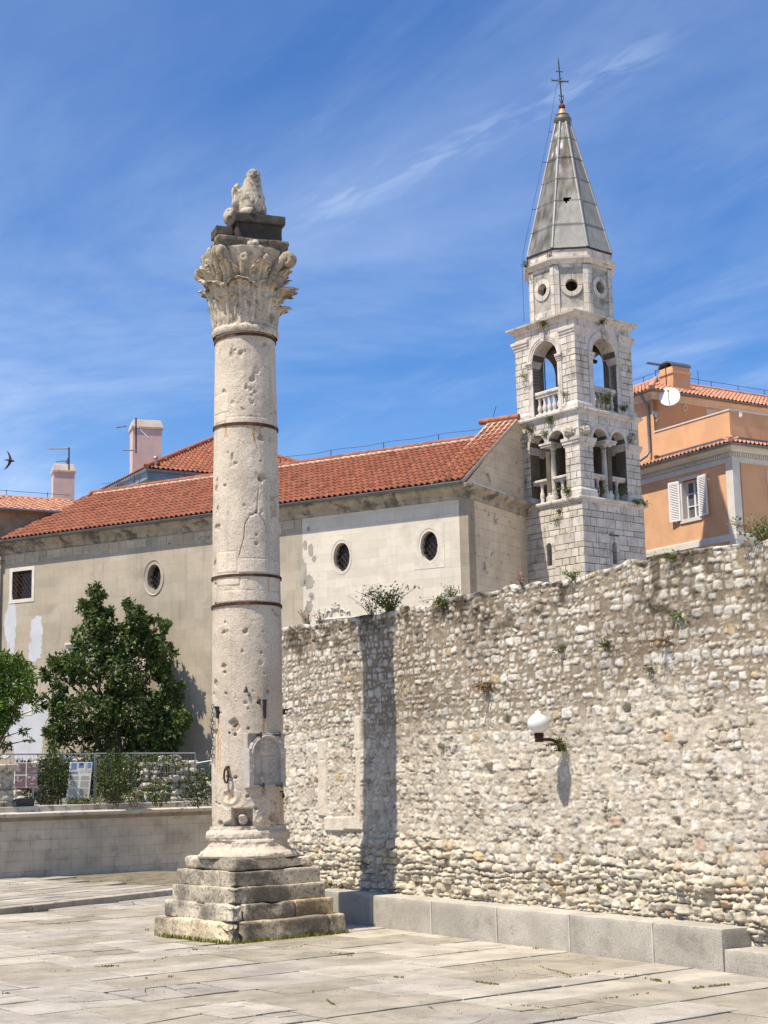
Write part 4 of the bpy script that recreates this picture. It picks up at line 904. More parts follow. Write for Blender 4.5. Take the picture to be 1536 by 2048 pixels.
top = HV + .055 * fbm(np.stack([u * .8, 0 * u, 0 * u], -1), 3, 141) + .05 * vnoise(np.stack([u * 3.1, 0 * u, 0 * u], -1), 142) + .012 * np.clip(u - 8, 0, 9)
VVt = VV * 1.0; k = sst(5.2, HV, VV); VVt = VV + k * (top[None] - HV)
P = np.stack([X, UU, VVt], -1)
extra, ecol = [], []
for dx, dz in ((.04, .035), (.14, .05), (.35, .045), (.7, .03), (.95, -.02), (.98, -6.0)):
    r_ = P[-1].copy(); r_[:, 0] = WFACE + dx + .03 * vnoise(np.stack([u * 2.5, 0 * u + dx * 9, 0 * u], -1), 143); r_[:, 2] = np.maximum(-.05, top + dz + .03 * vnoise(np.stack([u * 4, 0 * u + dx * 7, 0 * u], -1), 144)); extra.append(r_); ecol.append(colr[-1] * (.9 + .25 * rg.random()))
P = np.concatenate([P, np.stack(extra)], 0); colr = np.concatenate([colr, np.stack(ecol)], 0)
L_ = P[:, :1].copy(); L_[..., 0] = WFACE + .98; R_ = P[:, -1:].copy(); R_[..., 0] = WFACE + .98
P = np.concatenate([L_, P, R_], 1); colr = np.concatenate([colr[:, :1], colr, colr[:, -1:]], 1)
P = P[:, ::-1]; colr = colr[:, ::-1]
grid_np('wall_face', P, M['rubble'], rw, np.clip(colr, .01, 1), True)

# ------------------------------------------------------------------ grey ledge along its foot
bench = thing('stone_ledge', 'low grey washed-concrete ledge running along the foot of the rubble wall', 'ledge', WO, 31.8)
jp = [wl_ for wl_ in [(on_z(x, y, 0) - WO).dot(WY) for x, y in ((750, 1853), (864, 1869), (996, 1886), (1142, 1905), (1306, 1927))]]
js = [-.02] + sorted(jp) + [11.6]
for i, (a, b) in enumerate(zip(js[:-1], js[1:])):
    V, F = rough_grid(.56 + .06, b - a - .022, .60, .022, .05, .006, 400 + i, 6); V = V + np.array([.31, (a + b) / 2, .275])
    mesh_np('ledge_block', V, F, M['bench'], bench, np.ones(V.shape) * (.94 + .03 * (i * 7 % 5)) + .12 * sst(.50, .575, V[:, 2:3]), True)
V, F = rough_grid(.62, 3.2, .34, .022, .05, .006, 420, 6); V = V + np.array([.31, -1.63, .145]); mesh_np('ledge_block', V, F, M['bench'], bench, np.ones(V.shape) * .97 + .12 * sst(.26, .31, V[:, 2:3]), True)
for y in js[1:-1]:
    mb = MB(); mb.box(-.004, .6, y - .014, y + .014, -.02, .568); mb.build('seam', M['bench_seam'], bench)

# ------------------------------------------------------------------ globe lamp on the wall
la = on_wall(1121, 1482, WO + WX * WFACE, WX)
g0 = at(1077, 1447, (la - EYE).y - .30); lamp = thing('wall_lamp', 'white globe lamp on a maroon bracket fixed to the rubble wall', 'lamp', la)
gl = g0 - la
mb = MB(); k = .185; mb.lathe([(.0, -k * .92), (.045, -k * .9), (k * .62, -k * .72), (k * .93, -k * .32), (k, 0), (k * .94, k * .30), (k * .76, k * .55), (k * .52, k * .72), (k * .34, k * .82), (k * .28, k * .90), (k * .27, k * 1.08), (k * .2, k * 1.10), (0, k * 1.10)], gl, 32); mb.build('lamp_globe', M['globe'], lamp)
mb = MB(); mb.lathe([(.0, -.30), (.07, -.30), (.07, -.25), (.085, -.16), (0, -.158)], gl, 20); mb.build('lamp_collar', M['lampmetal'], lamp)
mb = MB(); elb = gl + Vector((-gl.x, -gl.y, 0)) * .48 - Z * .255
mb.tube([gl - Z * .265, elb, -WX * .03 + Z * (gl.z * .0 - .02)], .025, 8); mb.tube([-WX * .03 + Z * .03, -WX * .03 - Z * .17], .032, 8); mb.build('lamp_arm', M['lampmetal'], lamp)
# ------------------------------------------------------------------ distant buildings: modelled in their own frames
S = 1.12                                       # these stand 12 percent farther than their drawing distance
def place(o, S=S): return (EYE.x + S * (o[0] - EYE.x), EYE.y + S * (o[1] - EYE.y), HC * (1 - S))
class Site:
    """local frame of a building: x and y run along its two visible walls from the near corner"""
    def __init__(s, o, deg): s.o = Vector((o[0], o[1], 0)); s.X, s.Y = axes(deg); s.deg = deg
    def left(s, x, y, off=0):                   # photo pixel -> (y, z) on the wall x = off
        p = on_wall(x, y, s.o + s.X * off, s.X) - s.o; return p.dot(s.Y), p.z
    def right(s, x, y, off=0):
        p = on_wall(x, y, s.o + s.Y * off, s.Y) - s.o; return p.dot(s.X), p.z
LEFT = lambda off=0.0, y0=0.0: Fr((off, y0, 0), (0, 1, 0), (-1, 0, 0))
RIGHT = lambda off=0.0, x0=0.0: Fr((x0, off, 0), (1, 0, 0), (0, -1, 0))

def tile_roof(o, u, up, Lu, Ls, mat, name, parent, seed, pitch=.20, course=.34, lo=lambda s: 0, hi=None, raise_=None, var=.16):
    """interlocking barrel tiles; o eave start, u along the eave, up the unit slope vector"""
    rng = random.Random(seed); o, u, up = Vector(o), Vector(u).normalized(), Vector(up).normalized(); n = u.cross(up)
    if n.z < 0: n = -n
    mb = MB(); hi = hi or (lambda s: Lu); nr = max(1, round(Ls / course)); cs = Ls / nr
    K = [(0, .0), (.12, .030), (.28, .058), (.42, .058), (.58, .030), (.70, 0), (.85, -.012), (1, 0)]
    for r in range(nr):
        s0, s1 = r * cs - (.05 if r == 0 else .035), (r + 1) * cs
        sm = (s0 + s1) / 2; a, b = lo(sm), hi(sm); k0 = math.floor(a / pitch); x = k0 * pitch
        while x < b:
            if x + pitch * .5 > a and x + pitch * .5 < b + pitch * .2:
                g = rng.uniform(1 - var, 1 + var * .8); w = rng.uniform(-.06, .08); t = (g, g * (1 + w), g * (1 + w * 1.3))
                if rng.random() < .05: t = tuple(q * .72 for q in t)
                sw = rng.uniform(-.006, .006); lift = rng.uniform(0, .006)
                A, B, G = [], [], []
                for c, h in K:
                    p = o + u * (x + c * pitch + sw)
                    A.append(p + up * s0 + n * (h + .034 + lift)); B.append(p + up * s1 + n * (h + .004)); G.append(p + up * s0 + n * (max(0, h) * .0 - .012))
                m = len(K); vs = A + B + G
                mb.add(vs, [(i, i + 1, m + i + 1, m + i) for i in range(m - 1)], t, True)
                mb.add(A + [q - n * .02 for q in A], [(i + 1, i, m + i, m + i + 1) for i in range(m - 1)], tuple(q * .85 for q in t))
            x += pitch
    ob = mb.build(name, mat, parent); return ob
def lattice(mb, fr, inside, u0, u1, v0, v1, step, ang, n, r=.012):
    """diagonal window bars clipped by inside(u, v)"""
    for sg in (-1, 1):
        d = Vector((math.cos(ang), sg * math.sin(ang))); q = Vector((-d.y, d.x)); c = Vector(((u0 + u1) / 2, (v0 + v1) / 2)); R_ = math.hypot(u1 - u0, v1 - v0) / 2
        k = -R_
        while k < R_:
            run = []
            for i in range(61):
                p = c + q * k + d * (R_ * (i / 30 - 1)); run.append(p if inside(p.x, p.y) else None)
            pts = [p for p in run if p is not None]
            if len(pts) > 2: mb.tube([fr(pts[0].x, pts[0].y, n), fr(pts[-1].x, pts[-1].y, n)], r, 5, cap=False)
            k += step

# ---- church
CH = Site((2.49, 45.0), 60)
church = thing('stone_church', 'pale stone church with a long red tiled roof and barred oval windows', 'church', place(CH.o), 60, scale=S)
YB = CH.left(605, 1100)[0]; YE = 18.75
ov = [CH.left(858, 1092), CH.left(683, 1114), CH.left(308, 1155)]
def local_h(y0, y1, x): return abs(CH.left(x, y0)[1] - CH.left(x, y1)[1])
OS = (.30, local_h(1063, 1121, 858) / 2 * .98)
mb = MB(); hs = [oval(ov[0][0], ov[0][1], .30, .45), oval(ov[1][0], ov[1][1], .30, .45)]
mb.strips(LEFT(), 0, YB, 0, 11.4, .45, hs); mb.build('stone_wall', M['ashlar'], church)
mb = MB(); rw_ = []
rects = [(25, 64, 1142, 1198), (28, 60, 1368, 1424), (140, 172, 1296, 1352), (292, 322, 1280, 1340)]
for xa, xb, ya, yb in rects:
    xm, ym = (xa + xb) / 2, (ya + yb) / 2
    rw_.append((CH.left(xb, ym)[0], CH.left(xa, ym)[0], CH.left(xm, yb)[1], CH.left(xm, ya)[1]))
mb.strips(LEFT(-.004), YB, YE, 0, 11.4, .45, [oval(ov[2][0], ov[2][1], .29, .44)] + [rect(*q) for q in rw_]); mb.build('plaster_wall', M['plaster'], church)
mb = MB(); mb.prism([(0, 0, 0), (4.8, 0, 0), (4.8, 0, 11.4), (0, 0, 11.4)], (0, .3, 0)); mb.build('end_wall', M['endwall'], church)
mb = MB(); mb.prism([(.0, .03, 11.4), (7.4, .03, 11.4), (3.72, .03, 14.08)], (0, .3, 0)); mb.build('gable', M['endwall'], church)
for i, ((uc, vc), sp) in enumerate(zip(ov, (0, 0, 1))):
    a, b = (.30, .45) if not sp else (.29, .44)
    fr = LEFT(-.004 if sp else 0); mb = MB()
    if sp: ring(mb, fr, uc, vc, a - .01, b - .01, a + .13, b + .15, -.01, .03, n0i=-.22, inner=.25, seg=44)
    else:
        ring(mb, fr, uc, vc, a - .005, b - .005, a + .075, b + .09, -.01, .012, n0i=-.15, inner=.2, seg=44)
        if i == 0: mb.strips(Fr((-.008, 0, 0), (0, 1, 0), (-1, 0, 0)), uc - .52, uc + .52, vc - .68, vc + .68, .006, [oval(uc, vc, a + .06, b + .075, 24)], (.98, .97, .95), back=False)
    w = mb.build('oval_window', M['trim'], church)
    mb = MB(); lattice(mb, fr, lambda u, v: ((u - uc) / a) ** 2 + ((v - vc) / b) ** 2 < 1, uc - a, uc + a, vc - b, vc + b, .125, math.radians(52), -.17, .011); mb.build('window_grille', M['iron'], w)
    mb = MB(); mb.poly([fr(uc - a - .02, vc - b - .02, -.27), fr(uc - a - .02, vc + b + .02, -.27), fr(uc + a + .02, vc + b + .02, -.27), fr(uc + a + .02, vc - b - .02, -.27)]); mb.build('window_pane', M['glass_dark'], w)
for k, (u0, u1, v0, v1) in enumerate(rw_):
    fr = LEFT(-.004); mb = MB(); f = .13
    for q in ((u0 - f, u1 + f, v1, v1 + f), (u0 - f, u1 + f, v0 - f, v0), (u0 - f, u0, v0, v1), (u1, u1 + f, v0, v1)): mb.fbox(fr, *q, -.1, .02, ch=.006)
    if k > 1: mb.fbox(fr, u0 - f - .05, u1 + f + .05, v1 + f, v1 + f + .06, -.1, .09)
    w = mb.build('barred_window', M['trim'], church)
    mb = MB(); lattice(mb, fr, lambda u, v: u0 < u < u1 and v0 < v < v1, u0, u1, v0, v1, .125, math.radians(50), -.04, .013)
    for q in ((u0, u0 + .03, v0, v1), (u1 - .03, u1, v0, v1)): mb.fbox(fr, *q, -.05, -.03)
    mb.build('window_grille', M['iron'], w)
    mb = MB(); mb.poly([fr(u0 - .02, v0 - .02, -.25), fr(u0 - .02, v1 + .02, -.25), fr(u1 + .02, v1 + .02, -.25), fr(u1 + .02, v0 - .02, -.25)]); mb.build('window_pane', M['glass_dark'], w)
prof = [(.0, 10.93), (.05, 10.95), (.08, 11.03), (.08, 11.09), (.16, 11.15), (.22, 11.19), (.30, 11.24), (.31, 11.33), (.27, 11.36), (.0, 11.395)]
mb = MB(); mb.sweep([(0, YE, 0), (0, 0, 0), (4.7, 0, 0)], prof, closed=False); mb.build('eaves_cornice', M['cornice'], church)
# exposed frieze stones below the cornice on the plastered length
rng = random.Random(31); y = YB + .02
while y < YE - .1:
    l = rng.uniform(.25, .6); d = rng.uniform(.25, .40)
    if rng.random() < .84: mb = MB(); mb.fbox(LEFT(-.004), y + .01, min(YE, y + l - .01), 10.92 - d, 10.915, -.02, rng.uniform(.008, .02), tuple(q * .78 for q in stone_tint(rng)), .006); mb.build('frieze_stone', M['endwall'], church)
    y += l
def blotch(name, fr, uc, vc, a, b, seed, mat, parent, n=.006):
    rng = np.random.default_rng(seed); pts = []; N_ = 110
    for i in range(N_):
        t = 2 * math.pi * i / N_; k = 1 + .42 * fbm(np.array([[math.cos(t) * 1.7 + seed, math.sin(t) * 1.7, .5]]), 5, seed, .6)[0] * 1.6 + .03 * rng.normal()
        pts.append((uc + a * k * math.cos(t), vc + b * k * math.sin(t)))
    mb = MB(); mb.prism([fr(p, q, -.002) for p, q in pts], fr.n * (n + .002)); return mb.build(name, mat, parent)
for i, (x, y, rx, ry) in enumerate(((622, 1100, 5, 12), (617, 1058, 3, 5), (628, 1118, 4, 6), (618, 1165, 9, 14), (622, 1190, 5, 5), (618, 1212, 7, 11), (612, 1235, 6, 20), (606, 1150, 7, 26), (624, 1196, 4, 4), (610, 1090, 4, 10))):
    a = CH.left(x, y); blotch('plaster_patch', LEFT(0), a[0], a[1], rx * .0185, ry * .0155, 500 + i, M['patch'], church, .007)
for i, (x, y, rx, ry) in enumerate(((22, 1255, 14, 60), (74, 1262, 14, 30), (70, 1300, 17, 22), (50, 1460, 38, 62), (15, 1400, 7, 90), (85, 1425, 12, 30))):
    a = CH.left(x, y); blotch('white_patch', LEFT(-.004), a[0], a[1], rx * .0205, ry * .0172, 520 + i, M['white_patch'], church, .004 + .0012 * i)
for cx, cy, sc in ((672, 1232, 1.0), (895, 1199, .8)):                   # carved scrolls over hidden openings
    a, z = CH.left(cx, cy); fr = LEFT(0); mb = MB()
    for sg in (-1, 1):
        for k, (du, dv, r) in enumerate(((.22, .10, .12), (.45, .02, .10), (.11, .25, .09), (.62, -.03, .07))):
            path = [fr(a + sg * sc * (du + r * (1 - t / 7) * math.cos(t * 1.0 + k)), z + sc * (dv + r * (1 - t / 7) * math.sin(t + k)), .03) for t in np.linspace(0, 5.6, 15)]
            mb.tube(path, [.030 * sc * (1 - i / 24) for i in range(15)], 6)
    for i in range(5):
        t = math.pi * (i / 4); mb.tube([fr(a, z + .22 * sc, .03), fr(a + .14 * sc * math.cos(t), z + sc * (.27 + .15 * math.sin(t)), .04)], [.02 * sc, .045 * sc], 6)
    mb.tube([fr(a - .75 * sc, z - .08, .02), fr(a + .75 * sc, z - .08, .02)], .035 * sc, 6)
    mb.build('carved_scroll', M['trim'], church)
ez, ex, rz, rx_ = 11.43, -.36, 13.60, 3.75
up = Vector((rx_ - ex, 0, rz - ez)); Ls = up.length; up.normalize()
hl = lambda s: YE - .25 - (YE - .25 - 17.6) * (s / Ls)
def church_roof():
    # a slab under the tiles, then the tiles themselves
    mb = MB(); e = Vector((ex, 1.05, ez - .03)); 
    mb.prism([(ex, .9, ez - .04), (ex, YE - .25, ez - .04), (rx_, 17.6, rz - .04), (rx_, .9, rz - .04)], (0, 0, -.06))
    mb.prism([(rx_, 17.6, rz - .05), (8, 17.6, 11.2), (8, .4, 11.2), (rx_, .4, rz - .05)], (0, 0, -.06), (.9, .9, .9))
    r_ = mb.build('roof', M['tile'], church)
    tile_roof((ex, 0, ez), (0, 1, 0), up, YE, Ls, M['tile'], 'roof_tiles', r_, 41, .205, .345, lambda s: 1.0, hl)
    up2 = Vector((rx_ - ex, 0, 14.12 - ez - .08)); l2 = up2.length
    mb = MB(); mb.prism([(ex, -.02, ez), (ex, 1.05, ez), (rx_, 1.05, 14.12), (rx_, -.02, 14.12)], (0, 0, -.12), (.9, .85, .8)); mb.build('raised_verge', M['mortar_ridge'], r_)
    tile_roof((ex, 0, ez + .03), (0, 1, 0), up2, 1.0, l2, M['tile'], 'verge_tiles', r_, 42, .205, .345, lambda s: -.05, lambda s: 1.06)
    mb = MB(); y = 1.0; rng = random.Random(5)
    mb.tube([(rx_, 1.0, rz + .0), (rx_, 17.6, rz + .0)], .12, 8, (1, 1, 1))
    mb.build('ridge_mortar', M['mortar_ridge'], r_)
    mb = MB()
    while y < 17.5:
        g = rng.uniform(.85, 1.15); mb.tube([(rx_, y, rz + .055), (rx_, y + .36, rz + .075)], [.115, .10], 8, (g, g, g)); y += .35
    mb.build('ridge_tiles', M['tile'], r_); mb = MB(); y = -.05
    while y < 1.0:
        g = rng.uniform(.85, 1.15); mb.tube([(rx_, y, 14.15), (rx_, y + .36, 14.17)], [.11, .10], 8, (g * 1.2, g * 1.4, g * 1.5)); y += .35
    mb.build('verge_ridge_tiles', M['tile'], r_)
    mb = MB()
    for y in (2.9, 5.0, 7.1, 9.2, 11.3, 13.4, 15.5): mb.tube([(rx_, y, rz + .1), (rx_, y, rz + .36)], .014, 5)
    mb.tube([(rx_, y, rz + .35 + .02 * math.sin(y * 3)) for y in np.arange(1.2, 17.4, .35)], .008, 5); mb.tube([(rx_, .9, 14.2), (rx_, .75, 14.62)], .01, 5)
    mb.build('lightning_conductor', M['blackmetal'], church)
church_roof()
mb = MB(); gz = 11.375; prof = [(.075 * math.cos(t), .075 * math.sin(t)) for t in np.linspace(math.pi, 2 * math.pi, 9)]
for a, b in zip(prof[:-1], prof[1:]):
    mb.add([(-.40 + a[0], -.02, gz + a[1]), (-.40 + b[0], -.02, gz + b[1]), (-.40 + b[0], YE + .1, gz + b[1]), (-.40 + a[0], YE + .1, gz + a[1])], [(0, 1, 2, 3)], smooth=True)
mb.tube([(-.475, -.02, gz), (-.475, YE + .1, gz)], .012, 5)
mb.prism([(-.40 + a, -.02, gz + b) for a, b in prof], (0, .01, 0)); mb.build('gutter', M['zinc'], church)
mb = MB(); mb.tube([(-.40, YE - .05, gz - .05), (-.36, YE - .05, gz - .3), (-.14, YE - .05, gz - .75), (-.14, YE - .05, 1.0)], .065, 10); mb.build('downpipe', M['zinc'], church)

# ---- bell tower
TW = Site((6.11, 46.7), 40)
tower = thing('bell_tower', 'slender white limestone bell tower with arched openings and a grey lead spire', 'bell tower', place(TW.o), 40, scale=S)
rng = random.Random(77)
def square(w, s=0.0): return [(s, s, 0), (w + s, s, 0), (w + s, w + s, 0), (s, w + s, 0)]
def stage(name, w, s, z0, z1, t, openL=(), openR=(), openB=(), openF=(), rows=None, rings=.0, mat='tower_in', shade=(.5, .48, .45)):
    """a square stage of four walls with real openings, faced on its two visible sides with separate stones"""
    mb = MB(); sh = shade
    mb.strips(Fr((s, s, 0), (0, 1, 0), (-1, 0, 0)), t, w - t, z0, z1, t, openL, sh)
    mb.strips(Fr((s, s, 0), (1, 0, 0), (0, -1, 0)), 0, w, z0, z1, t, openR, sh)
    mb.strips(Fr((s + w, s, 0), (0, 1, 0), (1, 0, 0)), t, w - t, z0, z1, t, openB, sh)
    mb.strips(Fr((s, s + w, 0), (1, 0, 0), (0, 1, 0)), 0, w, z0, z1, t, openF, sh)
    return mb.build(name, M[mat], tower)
def courses(z0, z1, n, jit=.15):
    h = (z1 - z0) / n; r = [z0 + h * i + rng.uniform(-jit, jit) * h * (0 < i < n) for i in range(n + 1)]; return r
def facing(name, parent, w, s, rows, blkL, blkR, lmin=.24, lmax=.62, uend=None):
    mb = MB()
    mb.blocks(Fr((s, s, 0), (0, 1, 0), (-1, 0, 0)), -.016, w if uend is None else uend, rows, blkL, rng, lmin, lmax, gap=.020, ch=.008)
    mb.blocks(Fr((s, s, 0), (1, 0, 0), (0, -1, 0)), -.016, w, rows, blkR, rng, lmin, lmax, gap=.020, ch=.008)
    mb.blocks(Fr((s + w, s, 0), (0, 1, 0), (1, 0, 0)), -.016, w, rows, blkL, rng, lmin, lmax, gap=.020, ch=.008)
    return mb.build(name, M['tower'], parent)
def arched_block(uc, half, sill, spring, ringw):
    def f(v0, v1):
        if v1 <= sill: return []
        if v0 < spring: return [(uc - half - (ringw if v0 >= sill else 0), uc + half + ringw)]
        R_ = half + ringw; k = v0 - spring
        if k >= R_: return []
        x = math.sqrt(max(0, R_ * R_ - k * k)); return [(uc - x, uc + x)]
    return f
def spandrel(fr, uc, half, spring, r, top, parent):
    mb = MB(); mb.strips(Fr(fr(0, 0, .005), fr.u, fr.n), uc - half - r - .02, uc + half + r + .02, spring, top, .005, [arch(uc, half + r * .5, spring - .001, spring, 16)], back=False); mb.build('spandrel', M['tower'], parent)
# base
W0 = 2.87
sl = (1.46, .11, 9.24, 9.86); sr = (1.39, .11, 9.22, 9.82)
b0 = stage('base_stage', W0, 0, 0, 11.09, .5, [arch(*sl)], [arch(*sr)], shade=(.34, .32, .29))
fa, fb = arched_block(*sl, .13), arched_block(*sr, .12)
facing('base_facing', b0, W0, 0, courses(7.0, 11.08, 17), fa, fb)
for fr, (uc, h, z0, z1), w_ in ((LEFT(), sl, .13), (RIGHT(), sr, .12)):
    mb = MB(); ring(mb, fr, uc, z1, h - .004, h - .004, h + w_, h + w_, -.02, .02, 0, math.pi, 14, inner=.2)
    for sg in (-1, 1):
        a, b = sorted((uc + sg * (h - .004), uc + sg * (h + w_))); z = z0 - .12
        for k in range(3): mb.fbox(fr, a, b, z + k * .25 + .006, min(z1, z + (k + 1) * .25 - .004), -.2, .018, stone_tint(rng), .006)
    mb.fbox(fr, uc - h - w_, uc + h + w_, z0 - .10, z0 - .004, -.25, .022, ch=.006); mb.build('slit_surround', M['tower'], b0); spandrel(fr, uc, h, z1, w_, z1 + h + w_ + .05, b0)
for z, wd in ((11.09, W0), (13.925, 2.82)):
    mb = MB(); s_ = 0 if wd == W0 else .015
    mb.sweep(square(wd, s_), [(0, -.02), (.03, 0), (.045, .05), (.10, .07), (.115, .12), (.10, .165), (0, .185)], z0=z)
    mb.box(s_ + .01, s_ + wd - .01, s_ + .01, s_ + wd - .01, z + .02, z + .178); mb.build('string_course', M['tower'], tower)
# loggia with twin arches
W1 = 2.80; s1 = .025; z0, z1 = 11.27, 13.93
twL = [arch(.95, .34, z0, 13.16), arch(1.80, .34, z0, 13.16)]
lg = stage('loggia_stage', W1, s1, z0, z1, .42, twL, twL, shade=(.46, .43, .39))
def tw(v0, v1):
    if v0 < 13.16: return [(.61, 2.14)]
    f = arched_block(.95, .34, z0, 13.16, .09)(v0, v1) + arched_block(1.80, .34, z0, 13.16, .09)(v0, v1)
    return f + ([(1.2, 1.55)] if v0 < 13.3 else [])
facing('loggia_facing', lg, W1, s1, [z0 + .30, 11.83, 12.06, 12.28, 12.50, 12.70, 12.88, 13.16, 13.40, 13.66, 13.92], tw, tw, .2, .5)
for side, fr in ((0, LEFT(s1, s1)), (1, RIGHT(s1, s1))):
    for uc in (.95, 1.80):
        mb = MB(); ring(mb, fr, uc, 13.16, .336, .336, .435, .435, -.06, .03, 0, math.pi, 18, inner=.3); mb.build('archivolt', M['tower'], lg); spandrel(fr, uc, .34, 13.16, .095, 13.66, lg)
    c = fr(1.375, 0, -.16); mb = MB()
    mb.lathe([(.21, 11.275), (.21, 11.33), (.20, 11.36), (.215, 11.42), (.18, 11.47), (.165, 11.50), (.175, 11.54), (.145, 11.58), (.15, 12.2), (.128, 12.82), (.15, 12.84), (.15, 12.87), (.13, 12.89), (.135, 12.93), (.20, 13.01), (.20, 13.03)], c - Z * 0, 20)
    o_ = c; mb.box(o_.x - .24, o_.x + .24, o_.y - .24, o_.y + .24, 13.03, 13.10); mb.box(o_.x - .27, o_.x + .27, o_.y - .27, o_.y + .27, 13.10, 13.16); mb.build('loggia_column', M['tower'], tower)
    for ua, ub in ((.61, 1.24), (1.51, 2.14)):
        mb = MB(); mb.fbox(fr, ua, ub, 11.90, 11.96, -.26, -.08); mb.fbox(fr, ua, ub, 11.96, 12.05, -.30, -.03, ch=.02); mb.build('loggia_rail', M['tower'], tower)
        mb = MB(); mb.lathe([(.09, 11.28), (.09, 11.32), (.05, 11.36), (.085, 11.50), (.075, 11.6), (.045, 11.72), (.06, 11.84), (.085, 11.87), (.085, 11.90)], fr((ua + ub) / 2, 0, -.17), 12); mb.build('baluster', M['tower'], tower)
for ux, uy in ((0, 0), (2.17, 0), (0, 2.17), (2.17, 2.17)):                     # corner piers: moulded foot and impost
    a = s1 + ux; b = s1 + uy; w = .63; sq = [(a, b, 0), (a + w, b, 0), (a + w, b + w, 0), (a, b + w, 0)]
    mb = MB(); mb.sweep(sq, [(.0, 12.86), (.02, 12.88), (.03, 12.93), (.055, 12.96), (.06, 13.03), (.085, 13.06), (.09, 13.15), (0, 13.165)]); mb.build('pier_impost', M['tower'], lg); mb = MB()
    mb.sweep(sq, [(.06, 11.27), (.06, 11.38), (.05, 11.43), (.055, 11.47), (.02, 11.53), (.0, 11.57)]); mb.build('pier_foot', M['tower'], lg)
def head(c, n, seed, wings):
    """a carved face looking along n, framed by a leafy collar"""
    n = Vector(n).normalized(); q = Vector((-n.y, n.x, 0)); th, ph = np.meshgrid(np.linspace(-math.pi, math.pi, 40), np.linspace(-math.pi / 2, math.pi / 2, 26))
    r = .125 * np.ones_like(th); X_, Y_ = th, ph
    def bump(a, b, sa, sb, h): return h * np.exp(-((X_ - a) / sa) ** 2 - ((Y_ - b) / sb) ** 2)
    r = r + bump(0, -.05, .16, .28, .035) - bump(.38, .18, .2, .15, .022) - bump(-.38, .18, .2, .15, .022) - bump(0, -.52, .35, .07, .02) + bump(0, .38, .9, .12, .012) + bump(0, -.8, .4, .2, .02)
    r = r + .03 * (np.abs(X_) > 1.1) + .012 * fbm(np.stack([X_ * 2, Y_ * 3, 0 * X_ + seed], -1), 3, seed)
    P = np.array(c)[None, None] + (r * np.cos(ph) * np.cos(th))[..., None] * np.array(n) + (r * np.cos(ph) * np.sin(th))[..., None] * np.array(q) + (r * 1.25 * np.sin(ph))[..., None] * np.array((0, 0, 1.))
    o = grid_np('carved_head', P, M['griffin'], tower, np.ones(P.shape) * 1.1, True)
    mb = MB()
    for k in range(7):
        t = -.2 + (math.pi + .4) * k / 6 + math.pi; p = Vector(c) - n * .07
        mb.tube([p + q * .08 * math.cos(t) + Z * .08 * math.sin(t), p + q * .19 * math.cos(t) + Z * .17 * math.sin(t), p + n * .05 + q * .23 * math.cos(t) + Z * .20 * math.sin(t)], [.06, .065, .03], 7)
    mb.build('leaf_collar', M['griffin'], o)
head((s1 - .08, s1 + .36, 13.36), (-1, 0, 0), 1, 1); head((s1 + .26, s1 - .08, 13.36), (0, -1, 0), 2, 1); head((s1 + 2.46, s1 - .08, 13.34), (0, -1, 0), 3, 1); head((s1 - .08, s1 + 2.46, 13.36), (-1, 0, 0), 4, 1)
# belfry
W2 = 2.66; s2_ = .06; z0, z1 = 14.11, 17.03; bw = (1.33, .55, z0, 15.97)
op = [arch(*bw, 20)]
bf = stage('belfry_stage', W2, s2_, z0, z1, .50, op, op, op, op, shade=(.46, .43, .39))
fbk = arched_block(1.33, .55, z0, 15.97, .20)
facing('belfry_facing', bf, W2, s2_, [z0 + .24, 14.55, 14.77, 14.98, 15.19, 15.40, 15.61, 15.81, 16.01, 16.22, 16.44, 16.74, 17.02], fbk, fbk, .22, .5)
for i, fr in enumerate((LEFT(s2_, s2_), RIGHT(s2_, s2_))):
    mb = MB()
    ring(mb, fr, 1.33, 15.97, .546, .546, .61, .61, -.1, .012, 0, math.pi, 26, inner=.45); ring(mb, fr, 1.33, 15.97, .61, .61, .68, .68, -.05, .032, 0, math.pi, 26); ring(mb, fr, 1.33, 15.97, .68, .68, .755, .755, -.05, .050, 0, math.pi, 26)
    mb.prism([fr(1.33 - .07, 16.50, .02), fr(1.33 + .07, 16.50, .02), fr(1.33 + .11, 16.80, .02), fr(1.33 - .11, 16.80, .02)], fr.n * .085); mb.build('archivolt', M['tower'], bf); spandrel(fr, 1.33, .55, 15.97, .20, 16.85, bf)
    for sg in (-1, 1):
        mb = MB(); a, b = sorted((1.33 + sg * .55, 1.33 + sg * .74)); mb.fbox(fr, a, b, z0 + .02, 15.75, -.3, .030, ch=.008)
        mb.fbox(fr, a - .02, b + .02, 15.75, 15.80, -.32, .05); mb.fbox(fr, a - .035, b + .035, 15.80, 15.86, -.34, .075, ch=.015); mb.fbox(fr, a - .05, b + .05, 15.86, 15.965, -.36, .105, ch=.02); mb.build('arch_pilaster', M['tower'], bf)
    mb = MB(); mb.fbox(fr, .79, 1.87, 14.73, 14.80, -.24, -.06); mb.fbox(fr, .79, 1.87, 14.80, 14.92, -.28, -.02, ch=.025); mb.build('belfry_rail', M['tower'], tower); mb = MB(); mb.fbox(fr, .79, 1.87, 14.105, 14.20, -.26, -.04); mb.build('balustrade_foot', M['tower'], tower)
    for k in range(5):
        mb = MB(); mb.lathe([(.075, 14.20), (.075, 14.225), (.045, 14.25), (.06, 14.28), (.088, 14.36), (.075, 14.44), (.042, 14.53), (.05, 14.57), (.038, 14.60), (.062, 14.66), (.07, 14.70), (.07, 14.73)], fr(.79 + .108 + k * .216, 0, -.15), 14); mb.build('baluster', M['tower'], tower)
